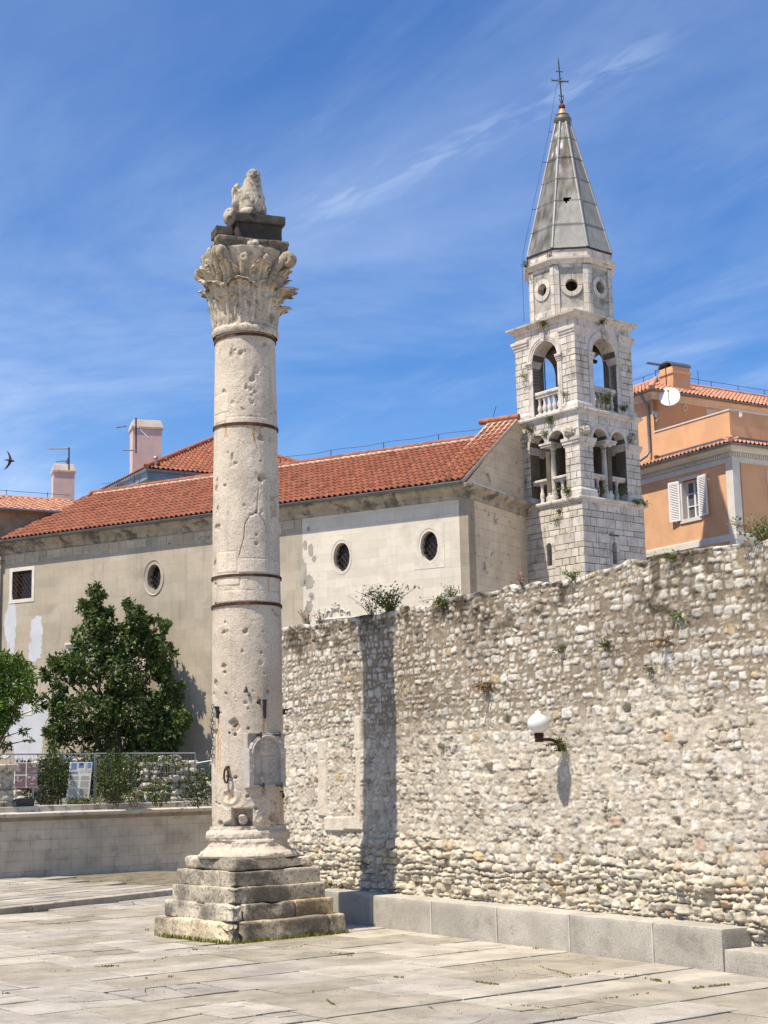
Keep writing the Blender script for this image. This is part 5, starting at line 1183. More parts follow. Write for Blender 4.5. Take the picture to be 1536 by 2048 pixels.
for ux, uy in ((0, 0), (W2 - .56, 0), (0, W2 - .56), (W2 - .56, W2 - .56)):
    a = s2_ + ux; b = s2_ + uy; w = .56; sq = [(a, b, 0), (a + w, b, 0), (a + w, b + w, 0), (a, b + w, 0)]
    mb = MB(); mb.sweep(sq, [(.0, 16.43), (.025, 16.46), (.03, 16.52), (.06, 16.56), (.065, 16.62), (.095, 16.65), (.10, 16.74), (0, 16.755)]); mb.build('pier_impost', M['tower'], bf); mb = MB()
    mb.sweep(sq, [(.06, 14.11), (.06, 14.20), (.05, 14.25), (.02, 14.30), (.0, 14.36)]); mb.build('pier_foot', M['tower'], bf)
mb = MB(); mb.sweep(square(W2, s2_), [(0, 17.0), (.03, 17.02), (.05, 17.06), (.11, 17.09), (.13, 17.12), (.20, 17.14), (.215, 17.20), (.0, 17.235)]); mb.box(s2_ + .01, s2_ + W2 - .01, s2_ + .01, s2_ + W2 - .01, 17.03, 17.228); mb.build('belfry_cornice', M['tower'], tower)
# octagonal drum
TC = Vector((s2_ + W2 / 2, s2_ + W2 / 2, 0))
def octa(ap, a0=22.5): 
    R_ = ap / math.cos(math.radians(22.5)); return [TC + Vector((R_ * math.cos(math.radians(a0 + 45 * k)), R_ * math.sin(math.radians(a0 + 45 * k)), 0)) for k in range(8)]
AP = 1.29; pts = octa(AP); drum = None
mb = MB(); faces8 = []
for k in range(8):
    p, q = pts[k], pts[(k + 1) % 8]; u = (q - p).normalized(); n = Vector((u.y, -u.x, 0)); Lw = (q - p).length
    fr = Fr(p, u, n); faces8.append((fr, Lw)); mb.strips(fr, 0, Lw, 17.22, 19.05, .25, [oval(Lw / 2, 18.24, .20, .215, 16)])
drum = mb.build('octagonal_drum', M['render_grey'], tower)
mb = MB()
for fr, Lw in faces8:
    zs_ = [17.22, 17.62, 17.95, 18.28, 18.60, 18.92]
    for a, b in zip(zs_[:-1], zs_[1:]):
        mb.fbox(fr, -.008, .15, a + .005, b - .005, -.02, .05, stone_tint(rng), .006); mb.fbox(fr, Lw - .15, Lw + .008, a + .005, b - .005, -.02, .05, stone_tint(rng), .006)
    x = .15
    for l in (.3, .27, .2):
        mb.fbox(fr, x + .005, min(Lw - .15, x + l + .08) - .005, 18.85, 19.0, -.02, .03, stone_tint(rng), .006); mb.fbox(fr, x + .005, min(Lw - .15, x + l + .08) - .005, 17.22, 17.50, -.02, .03, stone_tint(rng), .006); x += l + .08
mb.build('drum_facing', M['tower'], drum)
for k, (fr, Lw) in enumerate(faces8):
    mb = MB()
    for j in range(4): ring(mb, fr, Lw / 2, 18.24, .195, .21, .345, .36, -.02, .038, j * math.pi / 2 + .03, (j + 1) * math.pi / 2 - .03, 10, stone_tint(rng), inner=.2)
    mb.build('round_window', M['tower'], drum)
mb = MB(); mb.sweep(octa(AP + .05), [(0, 18.96), (.03, 18.98), (.05, 19.03), (.10, 19.06), (.13, 19.10), (.135, 19.17), (0, 19.20)]); mb.sweep(octa(AP + .045), [(0, 19.18), (.0, 19.46)], tint=(1.02, .99, .92)); mb.build('drum_cornice', M['tower'], tower)
mb = MB(); mb.sweep(octa(AP + .05), [(0, 19.44), (.035, 19.45), (.035, 19.49), (0, 19.50)]); mb.build('drip_strip', M['blackmetal'], tower)
# lead spire: sheets, rolls and seams
apb, apt, zb_, zt_ = AP + .075, .235, 19.49, 24.30
def sp_pt(k, z):
    f = (z - zb_) / (zt_ - zb_); return octa(apb + (apt - apb) * f)[k % 8] + Z * z
VV_, FF_, TT_, bse = [], [], [], 0
rows_z = [zb_, 20.32, 21.22, 22.06, 22.86, 23.62, zt_]
for k in range(8):
    p0, q0, p1, q1 = sp_pt(k, zb_), sp_pt(k + 1, zb_), sp_pt(k, zt_), sp_pt(k + 1, zt_); nu, nv = 12, 70
    a, b = np.meshgrid(np.linspace(0, 1, nu + 1), np.linspace(0, 1, nv + 1))
    L_ = np.array(p0)[None, None] * (1 - b[..., None]) + np.array(p1) * b[..., None]; R_ = np.array(q0)[None, None] * (1 - b[..., None]) + np.array(q1) * b[..., None]
    P = L_ * (1 - a[..., None]) + R_ * a[..., None]; zc = P[..., 2]; nrm = np.array((Vector(q0) - Vector(p0)).cross(Vector(p1) - Vector(p0)).normalized())
    rowi = np.clip(np.searchsorted(rows_z, zc) - 1, 0, 5); saw = (zc - np.array(rows_z)[rowi]) / (np.array(rows_z)[rowi + 1] - np.array(rows_z)[rowi])
    P = P + nrm * ((1 - saw) * .018 + .008 * fbm(P * 2.5, 2, 150))[..., None]
    ti = np.array([[rng.uniform(.88, 1.06) for _ in range(6)]])[0][rowi]
    t = ti[..., None] * np.array([.29, .28, .255]); st_ = fbm(np.stack([P[..., 0] * 9, P[..., 1] * 9, zc * .8], -1), 4, 151)
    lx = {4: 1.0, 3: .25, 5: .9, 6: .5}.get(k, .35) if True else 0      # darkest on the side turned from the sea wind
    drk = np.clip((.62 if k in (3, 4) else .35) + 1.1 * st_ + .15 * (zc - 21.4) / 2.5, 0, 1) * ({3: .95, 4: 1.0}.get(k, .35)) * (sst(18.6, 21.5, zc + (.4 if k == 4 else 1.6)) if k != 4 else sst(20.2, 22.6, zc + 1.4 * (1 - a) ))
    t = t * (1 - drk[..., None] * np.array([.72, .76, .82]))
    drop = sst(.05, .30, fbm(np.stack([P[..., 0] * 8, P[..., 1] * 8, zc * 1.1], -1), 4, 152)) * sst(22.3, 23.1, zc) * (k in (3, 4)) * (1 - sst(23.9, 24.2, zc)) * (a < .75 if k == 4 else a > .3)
    t = t * (1 - drop[..., None]) + drop[..., None] * .7
    t = t * (1 - .6 * sst(.985, 1.0, saw)[..., None])
    idx = np.arange(a.size).reshape(a.shape) + bse; F = np.stack([idx[:-1, :-1], idx[:-1, 1:], idx[1:, 1:], idx[1:, :-1]], -1)
    keep = np.ones(F.shape[:2], bool)
    if k == 4:
        keep[25, 4:7] = False; keep[24, 5:6] = False; keep[26, 4:8] = False
    FF_.append(F[keep].reshape(-1, 4)); VV_.append(P.reshape(-1, 3)); TT_.append(t.reshape(-1, 3)); bse += a.size
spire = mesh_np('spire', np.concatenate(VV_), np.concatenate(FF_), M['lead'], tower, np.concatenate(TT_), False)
mb = MB()
for k in range(8):
    for a, b in zip(rows_z[:-1], rows_z[1:]):
        f = rng.uniform(.85, 1.1); mb.tube([sp_pt(k, a + .015), sp_pt(k, b - .015)], .036 + .012, 6, (.30 * f, .30 * f, .285 * f))
mb.build('ridge_roll', M['lead'], spire)
mb = MB(); t0 = (.13, .115, .10)
mb.lathe([(.24, 24.28), (.27, 24.32), (.30, 24.40), (.30, 24.46), (.26, 24.54), (.20, 24.58), (.23, 24.60), (.23, 24.62)], TC, 20, t0); mb.lathe([(.19, 24.62), (.17, 24.66), (.10, 24.80), (.095, 24.83), (.0, 24.83)], TC, 16, (.42, .27, .11)); mb.build('spire_collar', M['lead'], tower)
mb = MB(); mb.lathe([(.0, 24.80)] + [(.112 * math.cos(t), 24.925 + .112 * math.sin(t)) for t in np.linspace(-1.3, 1.4, 10)] + [(0, 25.04)], TC, 16, (2.2, 1.5, 1.0)); mb.build('finial_ball', M['iron'], tower)
mb = MB(); ca_ = axes(-70)[0]; sl_ = Vector((.02, -.03, 1)).normalized()
pc = TC + Z * 25.0
def cp(z, d=0, tilt=0): return pc + Z * (z - 25) + Vector((-.045, .03, 0)) * (z - 25) / 1.7 + ca_ * d + Z * tilt * d
mb.tube([cp(25.0), cp(26.5), cp(26.72)], [.026, .022, .006], 6)
for z, l, r in ((25.86, .27, .030), (26.2, .12, .022), (25.32, .085, .026)):
    mb.tube([cp(z, -l, -.35), cp(z, l, -.35)], r, 6)
    if l > .2:
        for sg in (-1, 1):
            for e in (-.05, .05): mb.tube([cp(z, sg * (l - .02), -.35), cp(z + e, sg * (l + .05), -.35)], .012, 5)
for sg in (-1, 1):
    mb.tube([cp(25.02, sg * .02), cp(25.26, sg * .085)], [.02, .010], 5)
    for z in (25.74, 25.98): mb.tube([cp(25.86), cp(z, sg * .09)], [.014, .008], 5)
mb.build('iron_cross', M['blackmetal'], tower)
mb = MB(); w_ = [cp(25.8, -.12)]
w_ += [sp_pt(3, zt_) + (sp_pt(3, zt_) - TC).normalized() * 0 + Vector((-.10, .08, .3))] + [sp_pt(3, z) + Vector((-.12, .12, 0)) for z in (24.0, 23.2, 22.0, 20.7, 19.7)] + [sp_pt(3, 19.5) + Vector((-.14, .12, -z)) for z in (.5, 1.2, 2.2)]
mb.tube(w_, .007, 4)
for z in (24.0, 22.9, 21.2): mb.tube([sp_pt(3, z), sp_pt(3, z) + Vector((-.13, .13, 0))], .012, 4)
mb.build('lightning_conductor', M['blackmetal'], tower)
mb = MB(); mb.box(.3, 2.5, .3, 2.5, 16.78, 16.95, (.7, .6, .5)); mb.tube([(.4, 1.3, 16.2), (2.4, 1.3, 16.2)], .07, 6, (.5, .4, .3)); mb.build('bell_frame', M['wood'], tower)
mb = MB(); mb.tube([(.62, 1.95, 14.1), (.62, 1.95, 16.7)], .02, 5); mb.build('bell_post', M['blackmetal'], tower)
# ---- orange house
SH = S * .985                                   # the house stands a little nearer than that
HS = Site((12.19, 52.645), 31.8)
house = thing('orange_house', 'orange rendered house with white trim, tiled roofs and one shuttered window', 'house', place(HS.o, SH), 31.8, scale=SH)
z8 = lambda x, y: (1220 + x / 4.266, 680 + y / 4.266)
wy0, wy1, wz0, wz1 = 1.77, 2.60, 11.78, 13.18
mb = MB(); mb.strips(LEFT(), 0, 6.5, 0, 13.95, .4, [rect(wy0, wy1, wz0, wz1)]); mb.strips(RIGHT(), .002, 8, 0, 13.95, .4); mb.build('lower_wall', M['orange'], house)
mb = MB(); L_pl = [(0, 6.5, 0), (0, 0, 0), (8, 0, 0)]
mb.sweep(L_pl, [(0, 10.67), (.06, 10.69), (.06, 10.90), (.045, 10.93), (0, 10.935)], closed=False); mb.build('string_band', M['house_trim'], house)
mb = MB(); mb.sweep(L_pl, [(0, 13.44), (.03, 13.44), (.03, 13.62), (.0, 13.625)], closed=False); mb.build('frieze_band', M['house_trim'], house); mb = MB()
mb.sweep(L_pl, [(0, 13.78), (.10, 13.80), (.13, 13.86), (.30, 13.92), (.32, 13.99), (0, 14.0)], closed=False); mb.build('eaves_cornice', M['house_trim'], house)
mb = MB(); mb.sweep(L_pl, [(.0, 13.626), (.02, 13.63), (.02, 13.775), (0, 13.779)], closed=False, tint=(.9, .86, .8))
for k in range(60): mb.fbox(LEFT(), .02 + k * .105, .075 + k * .105, 13.645, 13.775, .02, .075)
for k in range(70): mb.fbox(RIGHT(), .02 + k * .105, .075 + k * .105, 13.645, 13.775, .02, .075)
mb.build('dentil_frieze', M['house_trim'], house)
mb = MB(); mb.prism([(-.045, .30, 0), (.30, .30, 0), (.30, -.045, 0), (-.045, -.045, 0)], (0, 0, 13.45)); mb.build('corner_pilaster', M['house_trim'], house)
mb = MB(); fr = LEFT(); f = .11
for q in ((wy0 - f, wy1 + f, wz1, wz1 + .13), (wy0 - f - .03, wy1 + f + .03, wz0 - .14, wz0)): mb.fbox(fr, *q, -.1, .05, ch=.006)
for q in ((wy0 - f, wy0 + .012, wz0, wz1), (wy1 - .012, wy1 + f, wz0, wz1)): mb.fbox(fr, *q, -.32, .03, ch=.006)
win = mb.build('window', M['house_trim'], house)
mb = MB()
for q in ((wy0, wy0 + .05, wz0, wz1), (wy1 - .05, wy1, wz0, wz1), (wy0 + .05, wy1 - .05, wz0, wz0 + .06), (wy0 + .05, wy1 - .05, wz1 - .06, wz1), ((wy0 + wy1) / 2 - .04, (wy0 + wy1) / 2 + .04, wz0 + .06, wz1 - .06)): mb.fbox(fr, *q, -.30, -.22)
for z in (wz0 + .46, wz0 + .92): mb.fbox(fr, wy0 + .05, wy1 - .05, z, z + .035, -.29, -.235)
mb.build('sash', M['white'], win)
mb = MB(); mb.poly([fr(wy0, wz0, -.28), fr(wy0, wz1, -.28), fr(wy1, wz1, -.28), fr(wy1, wz0, -.28)]); mb.build('window_pane', M['pane'], win)
mb = MB(); mb.box(.55, .58, wy0 - .3, wy1 + .3, wz0 - .3, wz1 + .2, (.9, .85, .75)); mb.build('curtain', M['cream'], win)
for hx, dy, ang in ((wy1 + .07, 1, .16), (wy0 - .07, -1, .13)):
    mb = MB(); u = Vector((-math.sin(ang), dy * math.cos(ang), 0)); n = Vector((-math.cos(ang), -dy * math.sin(ang), 0)); fs = Fr((-.06, hx, 0), u, n); w = .50; a, b = wz0 - .02, wz1 + .04
    for q in ((0, .06, a, b), (w - .06, w, a, b), (.06, w - .06, a, a + .08), (.06, w - .06, b - .08, b)): mb.fbox(fs, *q, -.02, .02)
    k = a + .10
    while k < b - .11: mb.prism([fs(.06, k, .016), fs(w - .06, k, .016), fs(w - .06, k + .045, -.016), fs(.06, k + .045, -.016)], fs.n * .008 + Z * .004); k += .062
    mb.fbox(fs, .2, .22, a - .06, a, -.02, 0); mb.build('shutter', M['white'], win)
# low tiled skirt roof, gutter, roof terrace parapet
hup = lambda out, rise: Vector((out, 0, rise)).normalized()
lr = tile_roof((-.40, -.4, 14.03), (0, 1, 0), (.8, 0, .30), 7, .86, M['tile_pale'], 'skirt_roof', house, 61, .20, .43, lambda s: .8 * s * .93)
tile_roof((-.4, -.40, 14.03), (1, 0, 0), (0, .8, .30), 9, .86, M['tile_pale'], 'skirt_roof', house, 62, .20, .43, lambda s: .8 * s * .93)
mb = MB(); mb.prism([(-.4, -.4, 14.0), (.42, .42, 14.31), (.42, 7, 14.31), (-.4, 7, 14.0)], (0, 0, -.04), (.6, .6, .6)); mb.prism([(-.4, -.4, 14.0), (9, -.4, 14.0), (9, .42, 14.31), (.42, .42, 14.31)], (0, 0, -.04), (.6, .6, .6)); mb.build('skirt_board', M['zinc'], house)
mb = MB(); mb.tube([(-.40, -.40, 14.12), (-.05, -.05, 14.26), (.4, .4, 14.42)], .10, 8); mb.build('hip_tiles', M['tile_pale'], house)
mb = MB(); pf = [(.40 + .07 * math.cos(t), 14.0 + .07 * math.sin(t)) for t in np.linspace(math.pi, 2 * math.pi, 8)]; mb.sweep(L_pl, [(2 * .40 - a + .04, b) for a, b in pf][::1], closed=False); mb.build('gutter', M['zinc'], house)
PY1 = HS.left(*z8(385, 900), .42)[0]
mb = MB(); pz0, pz1 = 14.22, HS.left(*z8(1025, 597), .42)[1]
mb.box(.42, .62, .42, PY1, pz0, pz1); mb.box(.622, 9, .42, .62, pz0, pz1); mb.box(.62, 9, .62, PY1, pz0, pz0 + .1); mb.build('parapet', M['orange'], house)
mb = MB(); mb.sweep([(.42, PY1, 0), (.42, .42, 0), (9, .42, 0)], [(-.22, pz1), (.03, pz1), (.03, pz1 + .05), (-.22, pz1 + .05)], closed=False); mb.build('parapet_coping', M['house_trim'], house)
mb = MB(); mb.sweep([(.42, PY1, 0), (.42, .42, 0), (9, .42, 0)], [(.0, 14.30), (.02, 14.48), (.0, 14.49)], closed=False); mb.prism([(.415, PY1 - .15, 14.3), (.30, PY1 - .15, 14.36), (.26, PY1 - .15, 14.5), (.415, PY1 - .15, 14.53)], (0, .08, 0)); mb.build('lead_flashing', M['zinc'], house)
# upper block and its roof
uz = HS.right(*z8(430, 465), PY1)[1]
mb = MB(); mb.strips(LEFT(.42), PY1, 9, 13.9, uz, .3); mb.strips(RIGHT(PY1, .0), .422, 10, 13.9, uz, .3); mb.build('upper_wall', M['orange'], house)
mb = MB(); mb.sweep([(.42, 9, 0), (.42, PY1, 0), (10, PY1, 0)], [(0, uz - .22), (.03, uz - .20), (.03, uz - .08), (.12, uz - .03), (.22, uz + .0), (.0, uz + .01)], closed=False); mb.build('eaves_cornice', M['house_trim'], house)
tile_roof((.42 - .35, PY1 - .35, uz + .06), (0, 1, 0), (.906, 0, .423), 7, 2.75, M['tile_pale'], 'upper_roof', house, 63, .20, .38, lambda s: s * .906)
ur2 = tile_roof((.42 - .35, PY1 - .35, uz + .06), (1, 0, 0), (0, .906, .423), 10, 2.75, M['tile_pale'], 'upper_roof', house, 64, .20, .38, lambda s: s * .906)
rzz = uz + .06 + 2.75 * .423; rd = 2.75 * .906; ox, oy = .07, PY1 - .35
mb = MB(); e = uz + .02
mb.prism([(ox, oy, e), (ox + rd, oy + rd, rzz - .04), (ox + rd, oy + 7, rzz - .04), (ox, oy + 7, e)], (0, 0, -.05)); mb.prism([(ox, oy, e), (ox + 10, oy, e), (ox + 10, oy + rd, rzz - .04), (ox + rd, oy + rd, rzz - .04)], (0, 0, -.05))
mb.prism([(ox + rd, oy + rd, rzz - .05), (ox + 10, oy + rd, rzz - .05), (ox + 10, oy + 7, e), (ox + rd, oy + 7, rzz - .05)], (0, 0, -.05)); mb.build('roof_boards', M['tile_pale'], house)
mb = MB(); mb.tube([(ox + rd * k, oy + rd * k, uz + .12 + k * (rzz - uz - .0)) for k in (0, .5, 1)], .10, 8); mb.tube([(ox + rd, oy + rd, rzz + .05), (ox + rd, oy + 7, rzz + .05)], .10, 8); mb.tube([(ox + rd, oy + rd, rzz + .05), (ox + 10, oy + rd, rzz + .05)], .10, 8); mb.build('ridge_tiles', M['tile_pale'], house)
mb = MB()
pp = [(ox + rd, oy + 6 - k * 1.4, rzz) for k in range(4)] + [(ox + rd, oy + rd, rzz + .1)] + [(ox + rd + 1.5 * k, oy + rd, rzz) for k in range(1, 6)]
for p in pp: mb.tube([p, (p[0], p[1], p[2] + .36)], .014, 5)
mb.tube([(p[0], p[1], p[2] + .36) for p in pp], .010, 5); mb.tube([(ox + rd + 2.3, oy + rd, rzz), (ox + rd + 2.3, oy + rd, rzz + .75)], .012, 5); mb.build('lightning_conductor', M['blackmetal'], house)
mb = MB(); pf = [(.07 * math.cos(t), .07 * math.sin(t)) for t in np.linspace(math.pi, 2 * math.pi, 8)]
mb.sweep([(.42, 9, 0), (.42, PY1, 0), (10, PY1, 0)], [(.38 - a, uz + .04 + b) for a, b in pf], closed=False); mb.build('gutter', M['zinc'], house)
mb = MB(); y = PY1 + .22; mb.tube([(.05, y, uz + .0), (.10, y, uz - .15), (.34, y, uz - .42), (.34, y, 14.75), (.20, y + .05, 14.55), (-.2, y + .18, 14.26)], .055, 10); mb.build('downpipe', M['zinc'], house)
cp0 = HS.right(*z8(545, 440), PY1 + .55); chx = cp0[0]; cw_ = HS.right(*z8(690, 440), PY1 + .55)[0] - chx; ct = HS.right(*z8(545, 222), PY1 + .55)[1]; cb = uz + .1; cy_ = PY1 + .55
mb = MB(); mb.box(chx, chx + cw_, cy_, cy_ + .75, cb, ct); sq = [(chx, cy_, 0), (chx + cw_, cy_, 0), (chx + cw_, cy_ + .75, 0), (chx, cy_ + .75, 0)]
mb.sweep(sq, [(.0, ct - .30), (.045, ct - .28), (.045, ct - .16), (0, ct - .14)]); mb.sweep(sq, [(.0, ct - 1.02), (.035, ct - 1.0), (.035, ct - .92), (0, ct - .9)])
chm = mb.build('chimney', M['orange'], house)
mb = MB(); arcp = [(math.cos(t), math.sin(t)) for t in np.linspace(math.pi, 0, 11)]
for a, b in zip(arcp[:-1], arcp[1:]):
    mb.prism([(chx - .05, cy_ + .375 + a[0] * .42, ct + .02 + a[1] * .24), (chx - .05, cy_ + .375 + b[0] * .42, ct + .02 + b[1] * .24), (chx - .05, cy_ + .375 + b[0] * .38, ct + .0 + b[1] * .20), (chx - .05, cy_ + .375 + a[0] * .38, ct + .0 + a[1] * .20)], (cw_ + .10, 0, 0))
mb.build('chimney_hood', M['zinc'], chm)
mb = MB(); vx, vz = HS.right(*z8(640, 577), PY1); mb.lathe([(.12, -.02), (.12, .03), (.08, .03), (.07, -.01), (0, -.01)], None, 18, ax=Fr((vx, PY1, vz), (1, 0, 0), (0, 0, 1), (0, -1, 0))); mb.build('wall_vent', M['house_trim'], house)
mb = MB(); vx, vz = HS.right(*z8(870, 620), PY1); mb.fbox(RIGHT(PY1), vx - .30, vx + .3, pz0, vz + .13, -.02, .02); mb.build('terrace_door', M['house_trim'], house)
lx, lz = HS.right(*z8(1110, 640), .42); mb = MB(); mb.fbox(RIGHT(.42), lx - .07, lx + .07, lz - .09, lz + .09, 0, .05, ch=.01); mb.fbox(RIGHT(.42), lx - .04, lx + .04, lz - .06, lz + .0, .05, .09, ch=.015); mb.build('wall_socket', M['white'], house)
mb = MB(); x_, zz2 = HS.right(*z8(1342, 1200), 0); mb.fbox(RIGHT(), x_ - .02, x_ + .6, 11.6, 13.25, -.02, .03); mb.build('window_surround', M['house_trim'], house)
def in_house(p, site=HS): v = site.o + site.X * p[0] + site.Y * p[1] + Z * p[2]; return EYE + (v - EYE) * SH
# dish and aerial on the house
dx, dz = HS.right(*z8(510, 495), PY1 - .55); dc = in_house((dx, PY1 - .55, dz)); DR = 92 / 4.266 / FPX * (dc - EYE).y
dish = thing('satellite_dish', 'round white satellite dish on the orange house wall beside the downpipe', 'dish', dc)
dn = Vector((-.25, -.9, .30)).normalized(); du = dn.cross(Z).normalized(); dv = du.cross(dn); 
mb = MB(); axf = Fr((0, 0, 0), du, dv, dn); mb.lathe([(DR, .12), (DR * .98, .10), (DR * .7, .04), (DR * .35, .0), (.0, -.012), (.0, -.03), (DR * .4, -.02), (DR * .75, .02), (DR, .10)], None, 36, ax=axf); mb.build('reflector', M['white'], dish)
mb = MB(); mb.tube([-dv * DR * .95 + dn * .1, -dv * DR * .5 + dn * .55, dn * .62], .018, 6); mb.tube([dn * .58, dn * .74], .05, 10); mb.tube([du * -.6 * DR + dn * .07, dn * .6], .010, 5); mb.tube([du * .6 * DR + dn * .07, dn * .6], .010, 5); mb.build('feed_arm', M['galv'], dish)
mb = MB(); wl0 = HS.Y * .62; mb.tube([-dn * .02, -dn * .2 - dv * .25, wl0 - HS.X * .35 - Z * .55], .03, 8); mb.tube([wl0 - HS.X * .35 - Z * .55, wl0 - HS.X * .35 - Z * .55 - HS.Y * .06], .12, 10); mb.tube([wl0 - HS.X * .3 - Z * (.55 + .05 * k) + HS.X * (.08 * math.sin(k * 1.6)) - HS.Y * .1 for k in range(9)], .012, 4, (3, 3, 3)); mb.build('mount', M['galv'], dish)
ax_, az_ = HS.right(*z8(503, 400), PY1 + .5); a0 = in_house((ax_ - .12, PY1 + .5, az_ - .1)); tv = thing('tv_antenna', 'dark comb-like television antenna on a mast beside the orange chimney', 'antenna', a0)
mb = MB(); mb.tube([(0, 0, -.3), (0, 0, 1.15)], .022, 6); mb.build('mast', M['blackmetal'], tv)
mb = MB(); b0_ = Vector((0, 0, 1.02)); bd = -HS.X * .9 + HS.Y * .15 + Z * .05
mb.tube([b0_, b0_ + bd], .018, 6)
for k in range(11): p = b0_ + bd * (k / 10.5 + .03); l = .16 - .006 * k; mb.tube([p - HS.Y * l + Z * .02, p + HS.Y * l - Z * .02], .010, 5); mb.tube([p - Z * l * .5, p + Z * l * .5], .009, 5)
mb.build('boom', M['blackmetal'], tv)

# ---- house beyond the church, its two pink chimneys and aerials
EB = at(292, 937, 68); BX, BY = axes(30)
bh = thing('hipped_roof_house', 'house with a red hipped roof and blue-grey eaves rising beyond the church roof', 'house', (EB.x, EB.y, 0), 30)
LW, DW = 12.0, 11.4; rise = .52; hd = DW / 2
mb = MB(); mb.box(.9, LW - .9, .9, DW - .9, 0, EB.z - .25); mb.build('wall', M['cream'], bh)
mb = MB(); ed = [(0, DW, 0), (0, 0, 0), (LW, 0, 0), (LW, DW, 0)]
mb.sweep(ed, [(-.95, EB.z - .55), (-.30, EB.z - .50), (-.10, EB.z - .45), (-.10, EB.z - .14), (.02, EB.z - .1), (.06, EB.z), (-.1, EB.z + .02)], closed=False); mb.build('eaves', M['bluezinc'], bh)
for k in range(5):
    mb = MB(); mb.box(-.14, -.08, 1.2 + k * 2.2, 1.26 + k * 2.2, EB.z - .46, EB.z - .1); mb.build('eaves_bracket', M['zinc'], bh)
sl2 = math.hypot(1, rise); lsl = hd * sl2
tile_roof((0, 0, EB.z + .04), (1, 0, 0), (0, 1, rise), LW, lsl, M['tile'], 'roof', bh, 71, .24, .42, lambda s: s / sl2, lambda s: LW - s / sl2)
tile_roof((0, 0, EB.z + .04), (0, 1, 0), (1, 0, rise), DW, lsl, M['tile'], 'roof', bh, 72, .24, .42, lambda s: s / sl2, lambda s: DW - s / sl2)
mb = MB(); zt2 = EB.z + .04 + hd * rise
mb.tube([(0, 0, EB.z + .1), (hd, hd, zt2 + .06)], .13, 8, (1.15, 1.1, 1.1)); mb.tube([(LW, 0, EB.z + .1), (LW - hd, hd, zt2 + .06)], .13, 8, (1.15, 1.1, 1.1)); mb.tube([(hd, hd, zt2 + .06), (LW - hd, hd, zt2 + .06)], .13, 8, (1.15, 1.1, 1.1)); mb.tube([(0, DW, EB.z + .1), (hd, hd, zt2 + .06)], .13, 8); mb.build('hip_tiles', M['tile'], bh)
mb = MB(); mb.add([(0, 0, EB.z - .0), (LW, 0, EB.z), (LW, DW, EB.z), (0, DW, EB.z), (hd, hd, zt2 - .06), (LW - hd, hd, zt2 - .06)], [(0, 1, 5, 4), (1, 2, 5), (2, 3, 4, 5), (3, 0, 4), (3, 2, 1, 0)]); mb.build('roof_boards', M['tile'], bh)
mb = MB(); mb.tube([(.6, .35, EB.z + .2), (.6, .35, EB.z + .62)], .05, 8); mb.lathe([(.12, .58), (.13, .62), (.02, .72), (0, .72)], Vector((.6, .35, EB.z)), 10); mb.build('flue', M['galv'], bh)
def chimney(label, xa, xb, yt, yb, Y, deg, dep):
    a = at(xa, yb, Y); b = at(xb, yb, Y); t = at(xa, yt, Y); k = FPX / Y
    c = Vector((a.x, a.y, 0)); w = (b.x - a.x) / math.cos(math.radians(deg)) * .93; th_ = thing('chimney', label, 'chimney', (a.x + .28, a.y, 0), deg, 'pink chimneys beyond the church roof')
    z0 = 2.0; mb = MB(); mb.box(0, w, 0, dep, a.z - 6, t.z - .42); mb.build('shaft', M['pink'], th_)
    mb = MB(); sq = [(0, 0, 0), (w, 0, 0), (w, dep, 0), (0, dep, 0)]; mb.sweep(sq, [(-.02, t.z - .46), (.06, t.z - .45), (.07, t.z - .36), (-.04, t.z - .02), (-.08, t.z), (-.35, t.z)]); mb.box(.07, w - .07, .07, dep - .07, t.z - .3, t.z - .006); mb.build('chimney_cap', M['mortar_ridge'], th_)
    return th_, w, t.z
c1_, w1_, t1_ = chimney('tall wide pink chimney, the nearer of two behind the church roof', 253, 313, 838, 950, 71, 18, .9)
c2_, w2_, t2_ = chimney('smaller pink chimney at far left near the flying bird', 95, 138, 927, 1010, 78, 18, .9)
def aerial(label, x, y0, y1, Y, arms):
    p = at(x, y1, Y); q = at(x, y0, Y); r_ = thing('tv_antenna', label, 'antenna', p); mb = MB(); mb.tube([(0, 0, 0), q - p], .04, 6); mb.build('mast', M['blackmetal'], r_)
    mb = MB(); k = Y / FPX
    for yy, dx0, dx1, dy in arms:
        b = at(x, yy, Y) - p; mb.tube([b + Vector((dx0 * k, .2, 0)), b + Vector((dx1 * k, -.2, -dy * k))], .035, 6)
    mb.build('boom', M['zinc'], r_); return r_
aerial('mast antenna with slanting arms in front of the tall pink chimney', 272, 836, 906, 69.5, ((852, -41, -19, 2), (852, 2, 28, 29), (898, -27, 2, 5)))
aerial('thin mast antenna beside the smaller pink chimney at far left', 138, 895, 940, 77, ((895, -43, 0, 4), (921, -28, -2, 2), (915, -4, -4, 12), (918, -2, -2, 12)))
# ---- low neighbour at the far left
NB = at(-70, 1020, 60.5); nb = thing('brown_walled_house', 'brown-stained house with a pale tiled roof at the left edge beside the church', 'house', (NB.x, NB.y, 0), 27)
ze = at(0, 1030, 62.6).z; mb = MB(); mb.box(-1, 5.0, .25, 5, 0, ze - .03); mb.build('wall', M['brownwall'], nb)
tile_roof((-1, -.05, ze), (1, 0, 0), (0, 1, .30), 6.4, 4.4, M['tile_pale'], 'roof', nb, 81, .27, .45, lambda s: 0, lambda s: 6.3)
mb = MB(); mb.prism([(-1, .0, ze - .05), (5.4, .0, ze - .05), (5.4, 4.2, ze + 1.2), (-1, 4.2, ze + 1.2)], (0, 0, -.05)); mb.prism([(-1, 4.2, ze + 1.2), (5.4, 4.2, ze + 1.2), (5.4, 8, ze), (-1, 8, ze)], (0, 0, -.05)); mb.build('roof_boards', M['tile_pale'], nb)
